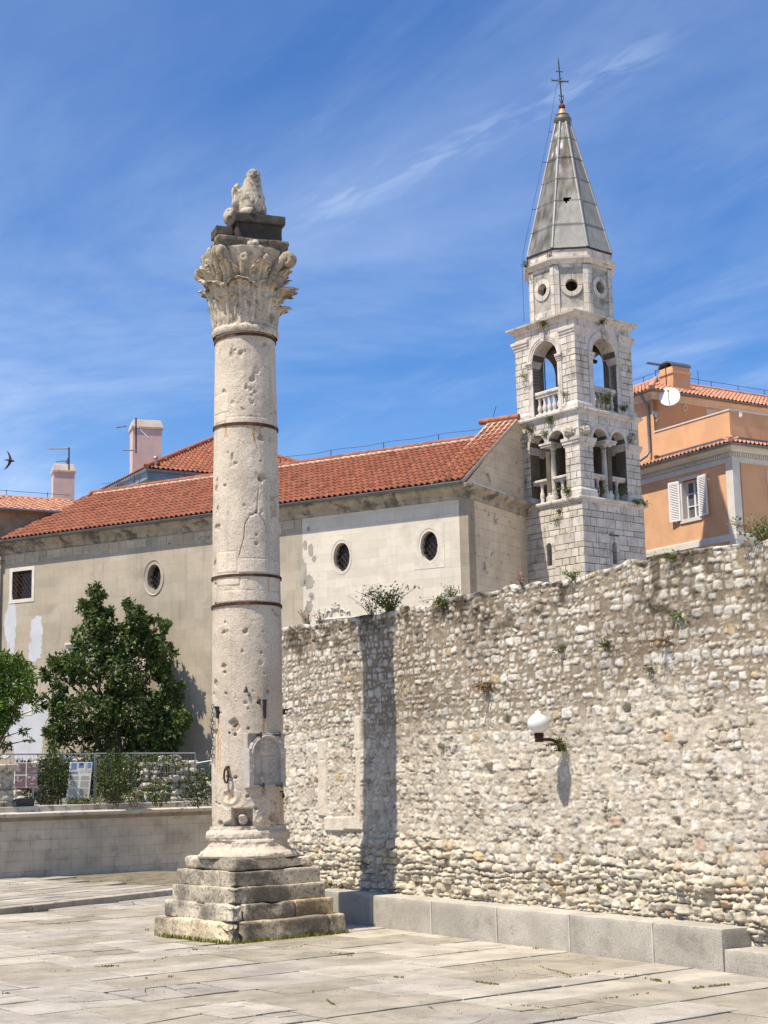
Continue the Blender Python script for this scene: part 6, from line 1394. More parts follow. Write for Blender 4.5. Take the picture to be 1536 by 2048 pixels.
mb = MB(); mb.tube([(-1, -.12, ze - .02), (5.4, -.12, ze - .02)], .07, 8); mb.build('gutter', M['zinc'], nb)
mb = MB(); mb.tube([(-1, 4.2, ze + 1.28), (5.4, 4.2, ze + 1.28)], .11, 8); mb.build('ridge_tiles', M['tile_pale'], nb)
mb = MB()
for x in (.8, 2.6, 4.4): mb.tube([(x, 4.2, ze + 1.3), (x, 4.2, ze + 1.62)], .015, 5)
mb.tube([(-1, 4.2, ze + 1.6), (5.4, 4.2, ze + 1.55)], .010, 5); mb.build('lightning_conductor', M['blackmetal'], nb)
mb = MB(); q = Vector((.9, 2.7, ze + .93)); mb.add([q, q + Vector((1.1, 0, 0)), q + Vector((1.1, .75, .225)), q + Vector((0, .75, .225))], [(0, 1, 2, 3)]); mb.prism([q + Vector((-.05, 0, -.05)), q + Vector((1.15, 0, -.05)), q + Vector((1.15, 0, .03)), q + Vector((-.05, 0, .03))], (0, .06, .02)); mb.build('skylight', M['zinc'], nb)

# ------------------------------------------------------------------ terrace
TF = Site((TA.x, TA.y), 40.6)
tw_ = thing('terrace_wall', 'long low ashlar terrace wall with moulded cornice left of the column', 'wall', (TA.x, TA.y, 0), 40.6)
TE = 9.4; zc = TF.right(200, 1626)[1]; ztp = TF.right(200, 1608)[1]
mb = MB(); mb.box(-6, TE, 0, .8, -.1, zc - .17); mb.build('wall_face', M['terrace'], tw_)
mb = MB(); mb.sweep([(-6, 0, 0), (TE, 0, 0)], [(0, zc - .17), (.02, zc - .16), (.035, zc - .12), (.07, zc - .10), (.09, zc - .05)], closed=False, tint=(.52, .48, .42)); mb.sweep([(-6, 0, 0), (TE, 0, 0)], [(.09, zc - .05), (.17, zc - .02), (.19, zc + .05), (.14, zc + .085), (-.02, zc + .10)], closed=False); mb.build('wall_cornice', M['terrace_trim'], tw_)  # shadow band and staining under the cornice painted into the lower mouldings' tint
mb = MB(); rng = random.Random(4); x = -6
while x < TE:
    l = rng.uniform(.8, 1.5); mb.fbox(RIGHT(.03), x + .005, x + l - .005, zc + .08, ztp + rng.uniform(-.01, .01), -.75, rng.uniform(0, .012), stone_tint(rng), .012); x += l
mb.build('coping', M['terrace_trim'], tw_)
TZ = ztp - .10
mb = MB(); 
def tl(a, b, z): v = TF.o + TF.X * a + TF.Y * b; return Vector((v.x, v.y, z))
mb.add([tl(-8, .78, TZ), tl(TE + 3, .78, TZ), tl(TE + 3, 16, TZ), tl(-8, 16, TZ)], [(0, 1, 2, 3)]); tag(mb.build('terrace_ground', M['soil']), kind='structure')

def on_terr(x, y, off): p = on_wall(x, y, TF.o + TF.Y * off, TF.Y); return p
# wire fence panels
def panel(label, xa, xb, off, ytop, group='wire fence panels on the terrace', bars=True):
    a, b = on_terr(xa, ytop, off), on_terr(xb, ytop - .02 * (xb - xa), off); w = math.hypot(b.x - a.x, b.y - a.y); h = a.z - TZ
    t = thing('fence_panel', label, 'fence', (a.x, a.y, TZ), 40.6, group)
    for x in (0, w):
        mb = MB(); mb.tube([(x, 0, -.02), (x, 0, h)], .024, 8); mb.build('post', M['galv'], t)
    mb = MB(); mb.tube([(0, 0, h), (w, 0, h)], .024, 8); mb.build('top_rail', M['galv'], t)
    mb = MB(); mb.tube([(0, 0, h - .34), (w, 0, h - .34)], .010, 6); mb.tube([(0, 0, .15), (w, 0, .15)], .016, 6)
    n = int(w / .13)
    for k in range(1, n): mb.tube([(w * k / n, .012, .15), (w * k / n, .012, h)], .0055, 4, cap=False)
    mb.build('wire_mesh', M['galv'], t); return t
panel('wire fence panel behind the dark photo board at the left edge', -60, 189, 1.6, 1509)
panel('wire fence panel in front of the heaped stones, its post by the tall shrub', 192, 390, 1.6, 1507)
a = on_terr(391, 1527, 1.6); b = at(436, 1519, 52.2); t = thing('fence_panel', 'lower fence rail running from the fence end behind the column', 'fence', a, 0, 'wire fence panels on the terrace'); mb = MB(); mb.tube([(0, 0, 0), b - a], .025, 8); mb.tube([b - a, b - a - Z * 1.4], .025, 8); mb.build('top_rail', M['galv'], t)
# boards
def board(name, label, corners, off, content):
    P = [on_terr(x, y, off + (.30 if i < 2 else 0)) for i, (x, y) in enumerate(corners)]; c = (P[2] + P[3]) / 2; t = thing(name, label, 'sign board', c)
    u = P[1] - P[0]; v = P[3] - P[0]; n = v.cross(u).normalized()
    if n.y > 0: n = -n
    f = lambda a, b, d=0.: P[0] - c + u * a + v * b + n * d
    mb = MB(); mb.prism([f(0, 0), f(1, 0), f(1, 1), f(0, 1)], -n * .03, (.70, .68, .63)); bo = mb.build('board_panel', M['board'], t)
    mb = MB()
    for (a0, b0, a1, b1, col_) in content: mb.poly([f(a0, b0, .004), f(a1, b0, .004), f(a1, b1, .004), f(a0, b1, .004)], col_)
    if content: mb.build('board_print', M['board'], bo)
    mb = MB()
    for a in (.12, .88): mb.tube([f(a, .9, -.05), Vector((f(a, 1, -.05).x, f(a, 1, -.05).y, TZ - c.z - .05))], .02, 6)
    mb.build('leg', M['galv'], t); return t
rng = random.Random(9); ct_ = []; bl, br_, tn = (.16, .24, .50), (.16, .10, .09), (.50, .45, .34)
ct_ += [(.05, .03, .30, .22, bl), (.10, .13, .28, .20, (.7, .69, .65)), (.05, .27, .38, .33, bl), (.12, .21, .34, .30, (.68, .66, .6)), (.38, .03, .62, .16, bl), (.42, .03, .60, .10, br_), (.80, .02, .95, .17, bl), (.70, .03, .78, .3, tn), (.82, .22, .94, .30, tn), (.45, .2, .62, .3, (.6, .56, .47))]
for cxa, cxb in ((.06, .46), (.54, .95)):
    for y0, y1 in ((.39, .49), (.53, .69), (.73, .93)):
        y = y0
        while y < y1: ct_.append((cxa, y, cxb - rng.uniform(0, .06), y + .011, (.36, .33, .27))); y += .0185
ct_ += [(.06, .955, .12, .98, (.5, .1, .08)), (.2, .96, .5, .975, (.3, .3, .3))]
board('information_board', 'white information board with blue pictures and columns of text, leaning on the fence', [(141, 1524), (185, 1524), (182, 1597), (133, 1597)], 1.15, ct_)
ph = [(.0, .0, 1, 1, (.5, .45, .42))]; ph = []
for i in range(2):
    for j in range(2):
        a0, b0, a1, b1 = .02 + .5 * i, .03 + .5 * j, .48 + .5 * i, .48 + .5 * j; ph.append((a0, b0, a1, b1, (.17, .10, .095)))
        for k in range(9):
            x, y = rng.uniform(a0, a1 - .16), rng.uniform(b0, b1 - .12); g_ = rng.uniform(.1, .42)
            ph.append((x, y, x + rng.uniform(.06, .16), y + rng.uniform(.03, .12), (g_, g_ * .85, g_ * .8)))
ph = [(a, b, c, d, e) for a, b, c, d, e in ph]
def board2():
    P = board('photo_board', 'board of four brownish photographs standing behind the carved block', [(30, 1525), (75, 1525), (72, 1575), (28, 1575)], 1.2, [])
    return P
pb = board2(); bo = pb.children[0]; f0 = [on_terr(x, y, 1.2 + (.30 if i < 2 else 0)) - pb.location for i, (x, y) in enumerate([(30, 1525), (75, 1525), (72, 1575), (28, 1575)])]
mb = MB(); u, v = f0[1] - f0[0], f0[3] - f0[0]; n = v.cross(u).normalized(); n = -n if n.y > 0 else n
for i, (a0, b0, a1, b1, c_) in enumerate(ph): mb.poly([f0[0] + u * a + v * b + n * (.004 + .0006 * i) for a, b in ((a0, b0), (a1, b0), (a1, b1), (a0, b1))], c_)
mb.build('board_print', M['board'], bo)
# carved block and plain block on the wall head
k0 = TF.right(-8, 1612)[0]; k1 = TF.right(35, 1612)[0]; kz = TF.right(12, 1529)[1]; w = k1 - k0
kp = tl(k0, .08, ztp); ca_t = thing('carved_altar_stone', 'weathered carved stone with face relief and moulded top at the terrace wall left end', 'carved stone', kp, 40.6)
V, F = rough_grid(w * .86, .55, kz - ztp - .18, .05, .022, .03, 601, 5); V[:, 0] *= 1 - .10 * np.clip(.5 - V[:, 2] / (kz - ztp), -1, 1); V = V + np.array([w / 2, .3, (kz - ztp) / 2 - .04])
fx, fz = w * .60, .50
for ex, ez_, er, ed in ((-.11, .09, .055, -.05), (.11, .09, .055, -.05), (0, .0, .05, .06), (0, .06, .04, .05), (0, -.12, .08, -.04), (-.15, -.02, .07, .04), (.15, -.02, .07, .04), (0, .2, .14, .04), (-.2, .12, .08, .05), (.2, .12, .08, .05), (0, -.22, .12, .05), (-.42, .0, .1, .05), (-.42, .2, .1, -.04)):
    q = np.hypot(V[:, 0] - fx - ex, V[:, 2] - fz - ez_); m = (V[:, 1] < .10); V[:, 1] -= m * ed * (1 - sst(.3, 1, q / er))
mesh_np('block', V, F, M['griffin'], ca_t, np.ones(V.shape) * 1.0, True)
V, F = rough_grid(w * 1.14, .78, .20, .05, .025, .02, 602, 5); V = V + np.array([w / 2, .3, kz - ztp - .09]); mesh_np('moulded_top', V, F, M['griffin'], ca_t, np.ones(V.shape) * 1.25, True)
V, F = rough_grid(w * .98, .65, .16, .04, .025, .02, 603, 5); V = V + np.array([w / 2, .3, .07]); mesh_np('foot', V, F, M['griffin'], ca_t, np.ones(V.shape) * .85, True)
a0 = TF.right(29, 1612)[0]; a1 = TF.right(75, 1612)[0]; bz = TF.right(50, 1598)[1]
sb_ = put(bpy.data.objects.new('stone_block', None)); bpy.data.objects.remove(sb_)
V, F = rough_grid(a1 - a0 - .02, .36, bz - ztp + .05, .05, .022, .025, 604, 5); V = rot_xy(V + np.array([(a0 + a1) / 2, .32, ztp + (bz - ztp) / 2 - .01]), 40.6, (TF.o.x, TF.o.y, 0))
o = mesh_np('stone_block', V, F, M['impost'], None, np.ones(V.shape) * 1.9, True); tag(o, 'small grey squared stone lying on the terrace wall beside the carved stone', 'stone')
# tumbled dry-stone heap behind the fence
hp = thing('dry_stone_heap', 'tumbled dry-stone heap of white rubble behind the fence under the tree', 'stone heap', tl(6.2, 3.0, TZ), 40.6)
rng = random.Random(33); nrg = np.random.default_rng(3)
def boulder(c, r, seed, tint):
    bmh = bmesh.new(); bmesh.ops.create_icosphere(bmh, subdivisions=2, radius=1); V = np.array([v.co[:] for v in bmh.verts]); F = np.array([[l.vert.index for l in f.loops] for f in bmh.faces]); bmh.free()
    k = np.abs(V) ** 1.0; V = np.sign(V) * np.abs(V) ** .8; V = V * (1 + .55 * fbm(V * 1.6 + seed, 3, seed))[:, None]; V = V * np.array(r) + np.array(c)
    return mesh_np('stone', V, F, M['heap'], hp, np.ones(V.shape) * tint, False)
hx0 = TF.right(252, 1560, 3.0)[0] - 6.2; hx1 = TF.right(424, 1560, 3.0)[0] - 6.2; n = 0
for row_ in range(7):
    x = hx0 + rng.uniform(0, .2)
    prof_ = lambda x: 1.62 - .55 * abs((x - hx0) / (hx1 - hx0) - .62) * 1.4 - .9 * max(0, (x - hx1 + .5))
    while x < hx1 and n < 96:
        r = rng.uniform(.10, .22); z = .12 + row_ * .24 + rng.uniform(-.05, .05)
        if z < prof_(x): boulder((x, rng.uniform(-.12, .12) + row_ * .10, z), (r, .2, rng.uniform(.09, .15)), 700 + n, rng.uniform(.8, 1.25)); n += 1
        x += r * 1.75
mb = MB(); mb.box(hx0 + .1, hx1 - .3, .35, 1.2, -.05, 1.0, (.5, .5, .5)); mb.build('rubble_core', M['heap'], hp)
hp2 = thing('dry_stone_heap', 'shaded broken stones heaped behind the photo board at the left', 'stone heap', tl(1.2, 3.0, TZ), 40.6); hp = hp2
for i in range(34):
    x = rng.uniform(.5, 3.4); r = rng.uniform(.15, .3); z = rng.uniform(.05, 1.25 - .12 * abs(x - 1.4)); boulder((x, rng.uniform(-.1, .3) + z * .2, z), (r, .22, rng.uniform(.10, .18)), 800 + i, rng.uniform(.7, 1.1))
for i, (x, z, r) in enumerate(((2.0, 1.45, .3), (2.5, 1.55, .25), (1.6, 1.35, .22), (.55, 1.62, .12), (3.1, 1.5, .2))): boulder((x, .3, z), (r, .2, r * .6), 850 + i, 1.0)

# ------------------------------------------------------------------ trees and plants
NG = np.random.default_rng(21)
def crown(clumps, Y, dens, scale, depth=1.0, jit=.0):
    out, tn_ = [], []
    for (x, y, rx2, ry2) in clumps:
        k = Y / FPX; dy = NG.uniform(-1, 1) * jit; c = at(x, y, Y + dy); ra = (rx2 * k, depth * (rx2 + ry2) / 2 * k, ry2 * k); n = int(dens * ra[0] * ra[2])
        p = clump_points(c, ra, n, NG); out.append(p); tn_.append(np.full(n, NG.uniform(.85, 1.15)))
    return np.concatenate(out), np.concatenate(tn_)
def leaf_tint(n, base=None, spread=.3):
    g = NG.uniform(1 - spread, 1 + spread, n) if base is None else base * NG.uniform(1 - spread, 1 + spread, n)
    return np.stack([g * NG.uniform(.85, 1.25, n), g, g * NG.uniform(.7, 1.1, n)], -1)
YT = 55.2
tb = at(232, 1520, YT); tree = thing('evergreen_tree', 'large dark evergreen tree standing against the church wall behind the fence', 'tree', (tb.x, tb.y, TZ))
cl = [(192, 1192, 12, 18), (184, 1222, 22, 24), (206, 1252, 32, 32), (178, 1272, 38, 28), (262, 1220, 15, 16), (272, 1250, 28, 28), (322, 1247, 13, 8), (300, 1288, 36, 32), (240, 1290, 48, 38), (132, 1328, 30, 26), (110, 1350, 20, 22), (168, 1335, 52, 42), (250, 1350, 62, 50), (322, 1330, 28, 36), (112, 1400, 22, 36), (180, 1420, 68, 52), (270, 1430, 72, 58), (340, 1400, 28, 46), (354, 1445, 20, 36), (328, 1470, 44, 38), (230, 1485, 86, 32), (132, 1460, 32, 38), (108, 1475, 14, 34), (300, 1500, 60, 20)]
more = []
for (x, y, rx2, ry2) in cl:                       # sprays that break the outline
    for i in range(5):
        t_ = NG.uniform(0, 2 * math.pi); q_ = NG.uniform(.85, 1.25); more.append((x + rx2 * q_ * math.cos(t_), y - abs(ry2 * q_ * math.sin(t_)) * (1 if NG.uniform() < .8 else -.6), NG.uniform(4, 9), NG.uniform(4, 10)))
cl = [(x, y, a * .88, b * .88) for x, y, a, b in cl]
P, tv_ = crown(cl, YT, 2300, 1, .95, .5); P2, tv2 = crown([m for m in more if m[1] < 1500], YT, 5200, 1, .95, .9)
P = np.concatenate([P, P2]); tv_ = np.concatenate([tv_, tv2 * 1.1])
gap_ = fbm(P * 1.15, 3, 77); keep_ = gap_ < .26; P = P[keep_]; tv_ = tv_[keep_]
P = P - np.array([tb.x, tb.y, TZ]); leaves('crown', P, .175, M['leaf_dark'], tree, NG, leaf_tint(len(P), tv_, .45), .2, .5)
mb = MB(); rng = random.Random(2)
for i in range(4):
    a = Vector((rng.uniform(-.2, .2), rng.uniform(-.15, .15), -.05)); b = Vector((rng.uniform(-.8, .8), rng.uniform(-.3, .3), 2.4)); c = at(*[(195, 1230), (268, 1260), (150, 1360), (320, 1320)][i], YT) - Vector((tb.x, tb.y, TZ)); mb.tube([a, a.lerp(b, .5) + Vector((.1, 0, 0)), b, b.lerp(c, .5) + Vector((rng.uniform(-.2, .2), 0, 0)), c], [.16, .14, .10, .06, .015], 8)
tr_ = mb.build('trunk', M['bark'], tree)
mb = MB()
for x, y, *_ in cl: 
    c = at(x, y, YT) - Vector((tb.x, tb.y, TZ)); s0 = Vector((c.x * .3, 0, max(.5, c.z - 1.3))); mb.tube([s0, s0.lerp(c, .5) + Vector((0, 0, .1)), c + Vector((c.x * .08, 0, .2))], [.06, .035, .01], 6)
mb.build('limbs', M['bark'], tree)
YL = 50.5; lb = at(-25, 1560, YL)
lt = thing('young_tree', 'bright green feathery tree leaning in at the left edge', 'tree', (lb.x, lb.y, TZ))
cl = [(10, 1325, 32, 20), (42, 1335, 24, 18), (58, 1352, 16, 16), (15, 1360, 36, 26), (45, 1378, 20, 18), (8, 1400, 34, 26), (-25, 1350, 40, 50), (20, 1430, 20, 20), (-5, 1450, 24, 26), (-30, 1430, 40, 50), (66, 1395, 10, 12), (74, 1418, 8, 5), (45, 1462, 9, 6), (58, 1480, 8, 4), (14, 1490, 9, 8), (5, 1310, 14, 8), (36, 1312, 8, 8)]
P, tv_ = crown(cl, YL, 3000, 1, .9, .3); o_ = np.array([lb.x, lb.y, TZ]); leaves('crown', P - o_, .17, M['leaf_bright'], lt, NG, leaf_tint(len(P), tv_), .5, .34)
mb = MB(); q = Vector(o_)
for x, y, *_ in cl: c = at(x, y, YL) - q; mb.tube([(0, 0, max(.6, c.z * .45)), Vector((c.x * .5, c.y * .5, c.z * .85 + .2)), c], [.05, .03, .008], 6)
mb.tube([(0, 0, -.05), (.1, 0, 1.2), (.05, 0, 2.6)], [.12, .09, .05], 8); mb.build('trunk', M['bark'], lt)
def shrub(label, x, y, rx2, ry2, Y, dens, size, mat='leaf_weed', tint=1.0, cat='shrub', name='shrub', group='shrubs growing along the terrace fence'):
    k = Y / FPX; c = at(x, y, Y); t = thing(name, label, cat, (c.x, c.y, TZ), 0, group); n = int(dens * rx2 * ry2 * k * k); h = c.z - TZ
    p = clump_points((0, 0, h), (rx2 * k, rx2 * k * .6, ry2 * k), n, NG, .4); p[:, 2] = np.maximum(p[:, 2], .01); leaves('foliage', p, size, M[mat], t, NG, leaf_tint(n) * tint, -.3, .5)
    mb = MB()
    for i in range(9): a = NG.normal(size=3); mb.tube([(a[0] * .08, a[1] * .05, -.02), (a[0] * rx2 * k * .35, a[1] * .1, h * .7), (a[0] * rx2 * k * .5, a[1] * .15, h + ry2 * k * .7)], [.014, .010, .004], 5)
    mb.build('stems', M['stem'], t); return t
shrub('dark leafy shrub between the photo board and the white board', 104, 1552, 34, 48, 48.6, 2400, .11, tint=.5)
shrub('tall shrub with arching sprays right of the white board', 226, 1548, 36, 50, 48.4, 2400, .11, tint=.62)
shrub('bushy green weeds at the foot of the white stone heap, left of the fence end', 318, 1582, 30, 26, 48.4, 2600, .09, tint=.7)
shrub('dense dark shrub at the fence end beside the column', 396, 1576, 34, 36, 48.8, 2800, .10, tint=.5)
shrub('low green weeds under the white board', 172, 1602, 42, 10, 48.2, 2200, .09, tint=.75)
shrub('straggly grass clump before the stones beside the tall shrub', 270, 1592, 26, 14, 48.2, 1800, .10, tint=1.0)
shrub('low creeping weeds at the foot of the photo board', 92, 1600, 24, 12, 48.2, 2000, .09, tint=.5)
shrub('thin twiggy shrub in front of the stones near the wall patch', 118, 1512, 22, 26, 52.5, 900, .12, tint=.7)

for lab, x, y, rx2, ry2, Y, t_ in (('thick dark greenery filling the gap between the two boards', 98, 1556, 38, 44, 50.2, .30), ('thick dark greenery just right of the fence post by the white board', 236, 1553, 46, 44, 50.4, .34), ('thick dark greenery directly behind the white board', 168, 1560, 46, 42, 50.2, .26), ('dark undergrowth mound under the left half of the evergreen tree', 150, 1545, 70, 44, 52.2, .42), ('dark undergrowth mound under the right half of the evergreen tree', 290, 1530, 80, 26, 53.6, .42), ('dark undergrowth behind the photo board near the carved stone', 50, 1560, 44, 40, 52.0, .40)):
    shrub(lab, x, y, rx2, ry2, Y, 2600, .12, mat='leaf_dark', tint=t_ + .4, group='undergrowth behind the fence')
def sprig(name, label, base, out, h, spread, nleaf, nstem, flower=0, size=.05, mat='leaf_weed', tint=1.0, group=None, hang=0.0, cat='plant', dry=0):
    """a plant rooted in masonry: stems, leaves and sometimes flowers; out is the way it leans"""
    base = Vector(base); t = thing(name, label, cat, base, 0, group); out = Vector(out); mb = MB(); P, FP = [], []
    for i in range(nstem):
        a = Vector((NG.normal() * spread, NG.normal() * spread * .6, 0)) + out * spread * NG.uniform(.3, 1); hh = h * NG.uniform(.55, 1.05)
        p0 = Vector((NG.normal(), NG.normal(), 0)) * .025; p1 = a * .45 + Z * hh * .6 * (1 - hang); p2 = a + Z * hh * (1 - 2.0 * hang)
        mb.tube([p0 - out * .03, p1, p2], [.007, .005, .003], 4, cap=False)
        for k in range(max(1, nleaf // nstem)):
            s_ = NG.uniform(.25 if dry else .1, 1.0); q = p0.lerp(p1, s_ * 2) if s_ < .5 else p1.lerp(p2, s_ * 2 - 1); P.append(q + Vector(NG.normal(size=3)) * size * .8)
        if i < flower:
            for k in range(4): FP.append(p2 + Vector(NG.normal(size=3)) * .03 - Z * NG.uniform(0, .14))
    mb.build('stems', M['stem'], t); P = np.array(P)
    leaves('foliage', P, size, M[mat], t, NG, leaf_tint(len(P)) * tint, -.2 + hang, .42)
    if FP: FP = np.array(FP); leaves('flowers', FP, .034, M['flower'], t, NG, leaf_tint(len(FP)), -.2, .8)
    return t
WN_ = -WX
def wall_top(x, y, deep=.12): u, z = wl(x, y); p = WO + WX * (WFACE + deep) + WY * u; return Vector((p.x, p.y, 5.93 + .012 * max(0, u - 8)))
def wall_face(x, y): p = on_wall(x, y, WO + WX * (WFACE + .03), WX); return p
WS_ = .75
GW = 'plants growing out of the rubble wall'
sprig('wall_shrub', 'largest wall-top shrub, green with dry stems and pink flowers, just right of the column shadow', wall_top(772, 1212), WN_, .55, .32, 620, 34, 4, .07, group=GW)
sprig('wall_plant', 'spindly purple-tipped dry stalks left of the largest wall-top shrub', wall_top(733, 1222), WN_ - WY * .4, .42, .22, 90, 16, 6, .05, tint=.8, group=GW, dry=1)
sprig('wall_plant', 'pink-flowered tuft on the wall top nearest the column', wall_top(606, 1250), WN_, .36, .12, 120, 14, 3, .045, group=GW)
sprig('wall_plant', 'thin reddish stalks on the wall top second from the column', wall_top(632, 1244), WN_, .36, .09, 50, 10, 2, .04, tint=.9, group=GW, dry=1)
sprig('wall_plant', 'green tuft spilling over the wall top below the church corner', wall_top(884, 1206, .02), WN_ * 1.2, .22, .16, 260, 22, 0, .06, group=GW, hang=.45)
sprig('wall_plant', 'wispy green grass on the wall top under the second oval window', wall_top(893, 1200), WN_, .34, .16, 130, 14, 3, .05, tint=1.2, group=GW)
sprig('wall_plant', 'small pink-flowered stalks on the wall top before the church end wall', wall_top(1032, 1166), WN_, .26, .08, 60, 8, 5, .045, group=GW)
sprig('wall_plant', 'low green moss cushion on the wall top beneath the tower slit', wall_top(1140, 1158, .06), WN_, .10, .12, 200, 14, 0, .045, group=GW)
sprig('wall_plant', 'low yellow-green moss patch on the wall top before the orange house', wall_top(1340, 1118, .06), WN_, .08, .14, 180, 14, 0, .04, tint=1.3, group=GW)
sprig('wall_shrub', 'bushy grass with pink flowers on the wall top at the right edge', wall_top(1515, 1082), WN_ * .3, .36, .22, 420, 34, 6, .06, group=GW)
sprig('wall_plant', 'dark fern tuft sprouting under the globe lamp bracket', wall_face(1128, 1494), WN_ + WY * -.4, .12, .16, 220, 18, 0, .055, tint=.7, group=GW, hang=.2)
sprig('wall_plant', 'bright green leafy sprig alone in the upper right of the wall', wall_face(1360, 1240), WN_, .12, .08, 40, 8, 0, .085, mat='leaf_bright', group=GW, hang=.2)
sprig('wall_plant', 'brown dry tuft in the wall, the upper one between shadow and lamp', wall_face(975, 1374), WN_, .08, .14, 190, 18, 0, .06, mat='stem', group=GW, hang=.5)
sprig('wall_plant', 'small brown tuft in the wall, left of and below the lamp globe', wall_face(886, 1494), WN_, .06, .07, 60, 10, 0, .045, mat='stem', group=GW, hang=.5)
sprig('wall_plant', 'round dark green tuft in the upper wall below the orange house corner', wall_face(1214, 1290), WN_, .10, .10, 150, 14, 0, .05, tint=.6, group=GW, hang=.4)
sprig('wall_plant', 'trailing green tuft in the upper wall straight above the lamp', wall_face(1124, 1296), WN_, .14, .06, 90, 10, 0, .05, tint=.7, group=GW, hang=.7)
sprig('wall_plant', 'grey dried tuft in the upper right wall below the bright sprig', wall_face(1334, 1284), WN_, .08, .12, 130, 16, 0, .05, mat='stem', tint=1.5, group=GW, hang=.3)
sprig('wall_plant', 'mossy streak in a joint of the wall at right, well above the ledge', wall_face(1302, 1336), WN_, .12, .05, 80, 10, 0, .045, tint=.55, group=GW, hang=.8)
sprig('wall_plant', 'green weed in the low rough stones above the ledge', wall_face(1206, 1788), WN_, .16, .05, 80, 10, 0, .05, tint=.75, group=GW)
for i, (x, d) in enumerate(((668, 'left'), (690, 'middle'), (716, 'right'))):
    p = WO + WX * .57 + WY * (wl(x, 1775)[0]) + Z * .575
    sprig('ledge_weed', ['green weed where ledge meets wall beside the column plinth', 'green weed on the ledge between two others near the column shadow', 'green weed on the ledge inside the edge of the column shadow'][i], p, WN_, .13, .09, 80, 10, 0, .05, tint=.9, group='weeds along the back of the ledge')
# tufts on the tower
z2 = lambda x, y: (980 + x / 4.267, 480 + y / 4.267); z3 = lambda x, y: (980 + x / 4.267, 780 + y / 4.267)
def tower_pt(side, x, y, off): 
    if side == 'L': a, z = TW.left(x, y, off); v = TW.o + TW.X * off + TW.Y * a
    else: a, z = TW.right(x, y, off); v = TW.o + TW.Y * off + TW.X * a
    v = Vector((v.x, v.y, z)); return EYE + (v - EYE) * S
GT = 'weeds rooted in the bell tower'
for side, (x, y), off, h, sp, nl, hang, tint, lab in (
    ('L', z2(450, 735), -.10, .22, .18, 170, .1, .9, 'weed on the top belfry ledge above the left arch'),
    ('R', z2(960, 715), -.03, .34, .10, 170, .2, .7, 'dark weed under the top belfry cornice above the right arch'),
    ('L', z2(525, 150), .10, .16, .10, 110, .1, .8, 'small weed on the drum cornice just below the spire'),
    ('R', z2(1000, 1400), -.05, .62, .24, 420, .15, .9, 'large green bush growing through the right belfry balusters'),
    ('R', z2(1150, 1450), -.08, .20, .16, 160, .1, .5, 'dark mossy clump on the ledge at the right belfry corner'),
    ('L', z2(290, 1170), -.02, .14, .14, 80, .2, 1.1, 'grassy tuft on the left side of the belfry beside the arch'),
    ('L', z2(640, 1330), -.02, .26, .10, 60, .2, .9, 'dry tuft right of the left belfry balustrade'),
    ('L', z3(505, 250), -.04, .36, .16, 260, .75, .75, 'trailing weed hanging from the ledge over the left twin arches'),
    ('L', z3(345, 350), -.03, .22, .22, 260, .3, .6, 'bushy weed where the church roof meets the tower'),
    ('L', z3(465, 370), -.03, .18, .10, 110, .6, .8, 'hanging weed between the two left loggia arches'),
    ('L', z3(665, 880), -.08, .26, .26, 260, .1, .8, 'broad weed on the loggia ledge beside the corner pier'),
    ('L', z3(600, 1030), -.01, .14, .12, 110, .6, .6, 'hanging moss just under the loggia ledge on the left face'),
    ('L', z3(570, 1120), -.01, .08, .12, 80, .4, .7, 'small moss tuft lower on the left tower face'),
    ('R', z3(1125, 890), -.05, .24, .10, 120, .1, .9, 'white-flowered weed in the right loggia opening'),
    ('R', z3(965, 880), -.04, .20, .10, 100, .1, .6, 'dark weed at the foot of the right loggia column'),
    ('R', z3(1255, 975), -.10, .24, .16, 200, .3, .8, 'leafy weed at the right end of the loggia ledge'),
    ('R', z3(1320, 985), -.12, .16, .10, 110, .2, 1.0, 'outermost weed tip jutting over the right loggia ledge corner'),
    ('L', z2(300, 235), -.15, .26, .16, 110, .1, .7, 'spiky weed jutting from the left side of the drum cornice')):
    sprig('tower_weed', lab, tower_pt(side, x, y, off), (-.1, -.3, 0), h, sp, nl, 14, 0, .075, tint=tint, group=GT, hang=hang)
# moss and grass in the paving joints
def blades(pts, n_each, spread, h):
    P = []
    for p, L_ in pts:
        for i in range(int(n_each * L_ * 10)): P.append(p + Vector((NG.normal() * spread, NG.normal() * spread, 0)))
    return P
PS = []
cs_ = 1.30
for sx_, sy_ in (((-1, -1), (1, -1)), ((-1, -1), (-1, 1))):
    a = CC + Vector(axes(CTH)[0]) * cs_ * sx_[0] + Vector(axes(CTH)[1]) * cs_ * sx_[1]; b = CC + Vector(axes(CTH)[0]) * cs_ * sy_[0] + Vector(axes(CTH)[1]) * cs_ * sy_[1]
    for i in range(420):
        k = NG.uniform() ** (1.0); p = a.lerp(b, k); 
        if vnoise(np.array([[p.x * 2.0, p.y * 2.0, 0]]), 9)[0] > -.15 - .5 * (1 - k): PS.append((p + Vector((NG.normal() * .03, NG.normal() * .03, 0)), NG.uniform(.03, .09)))
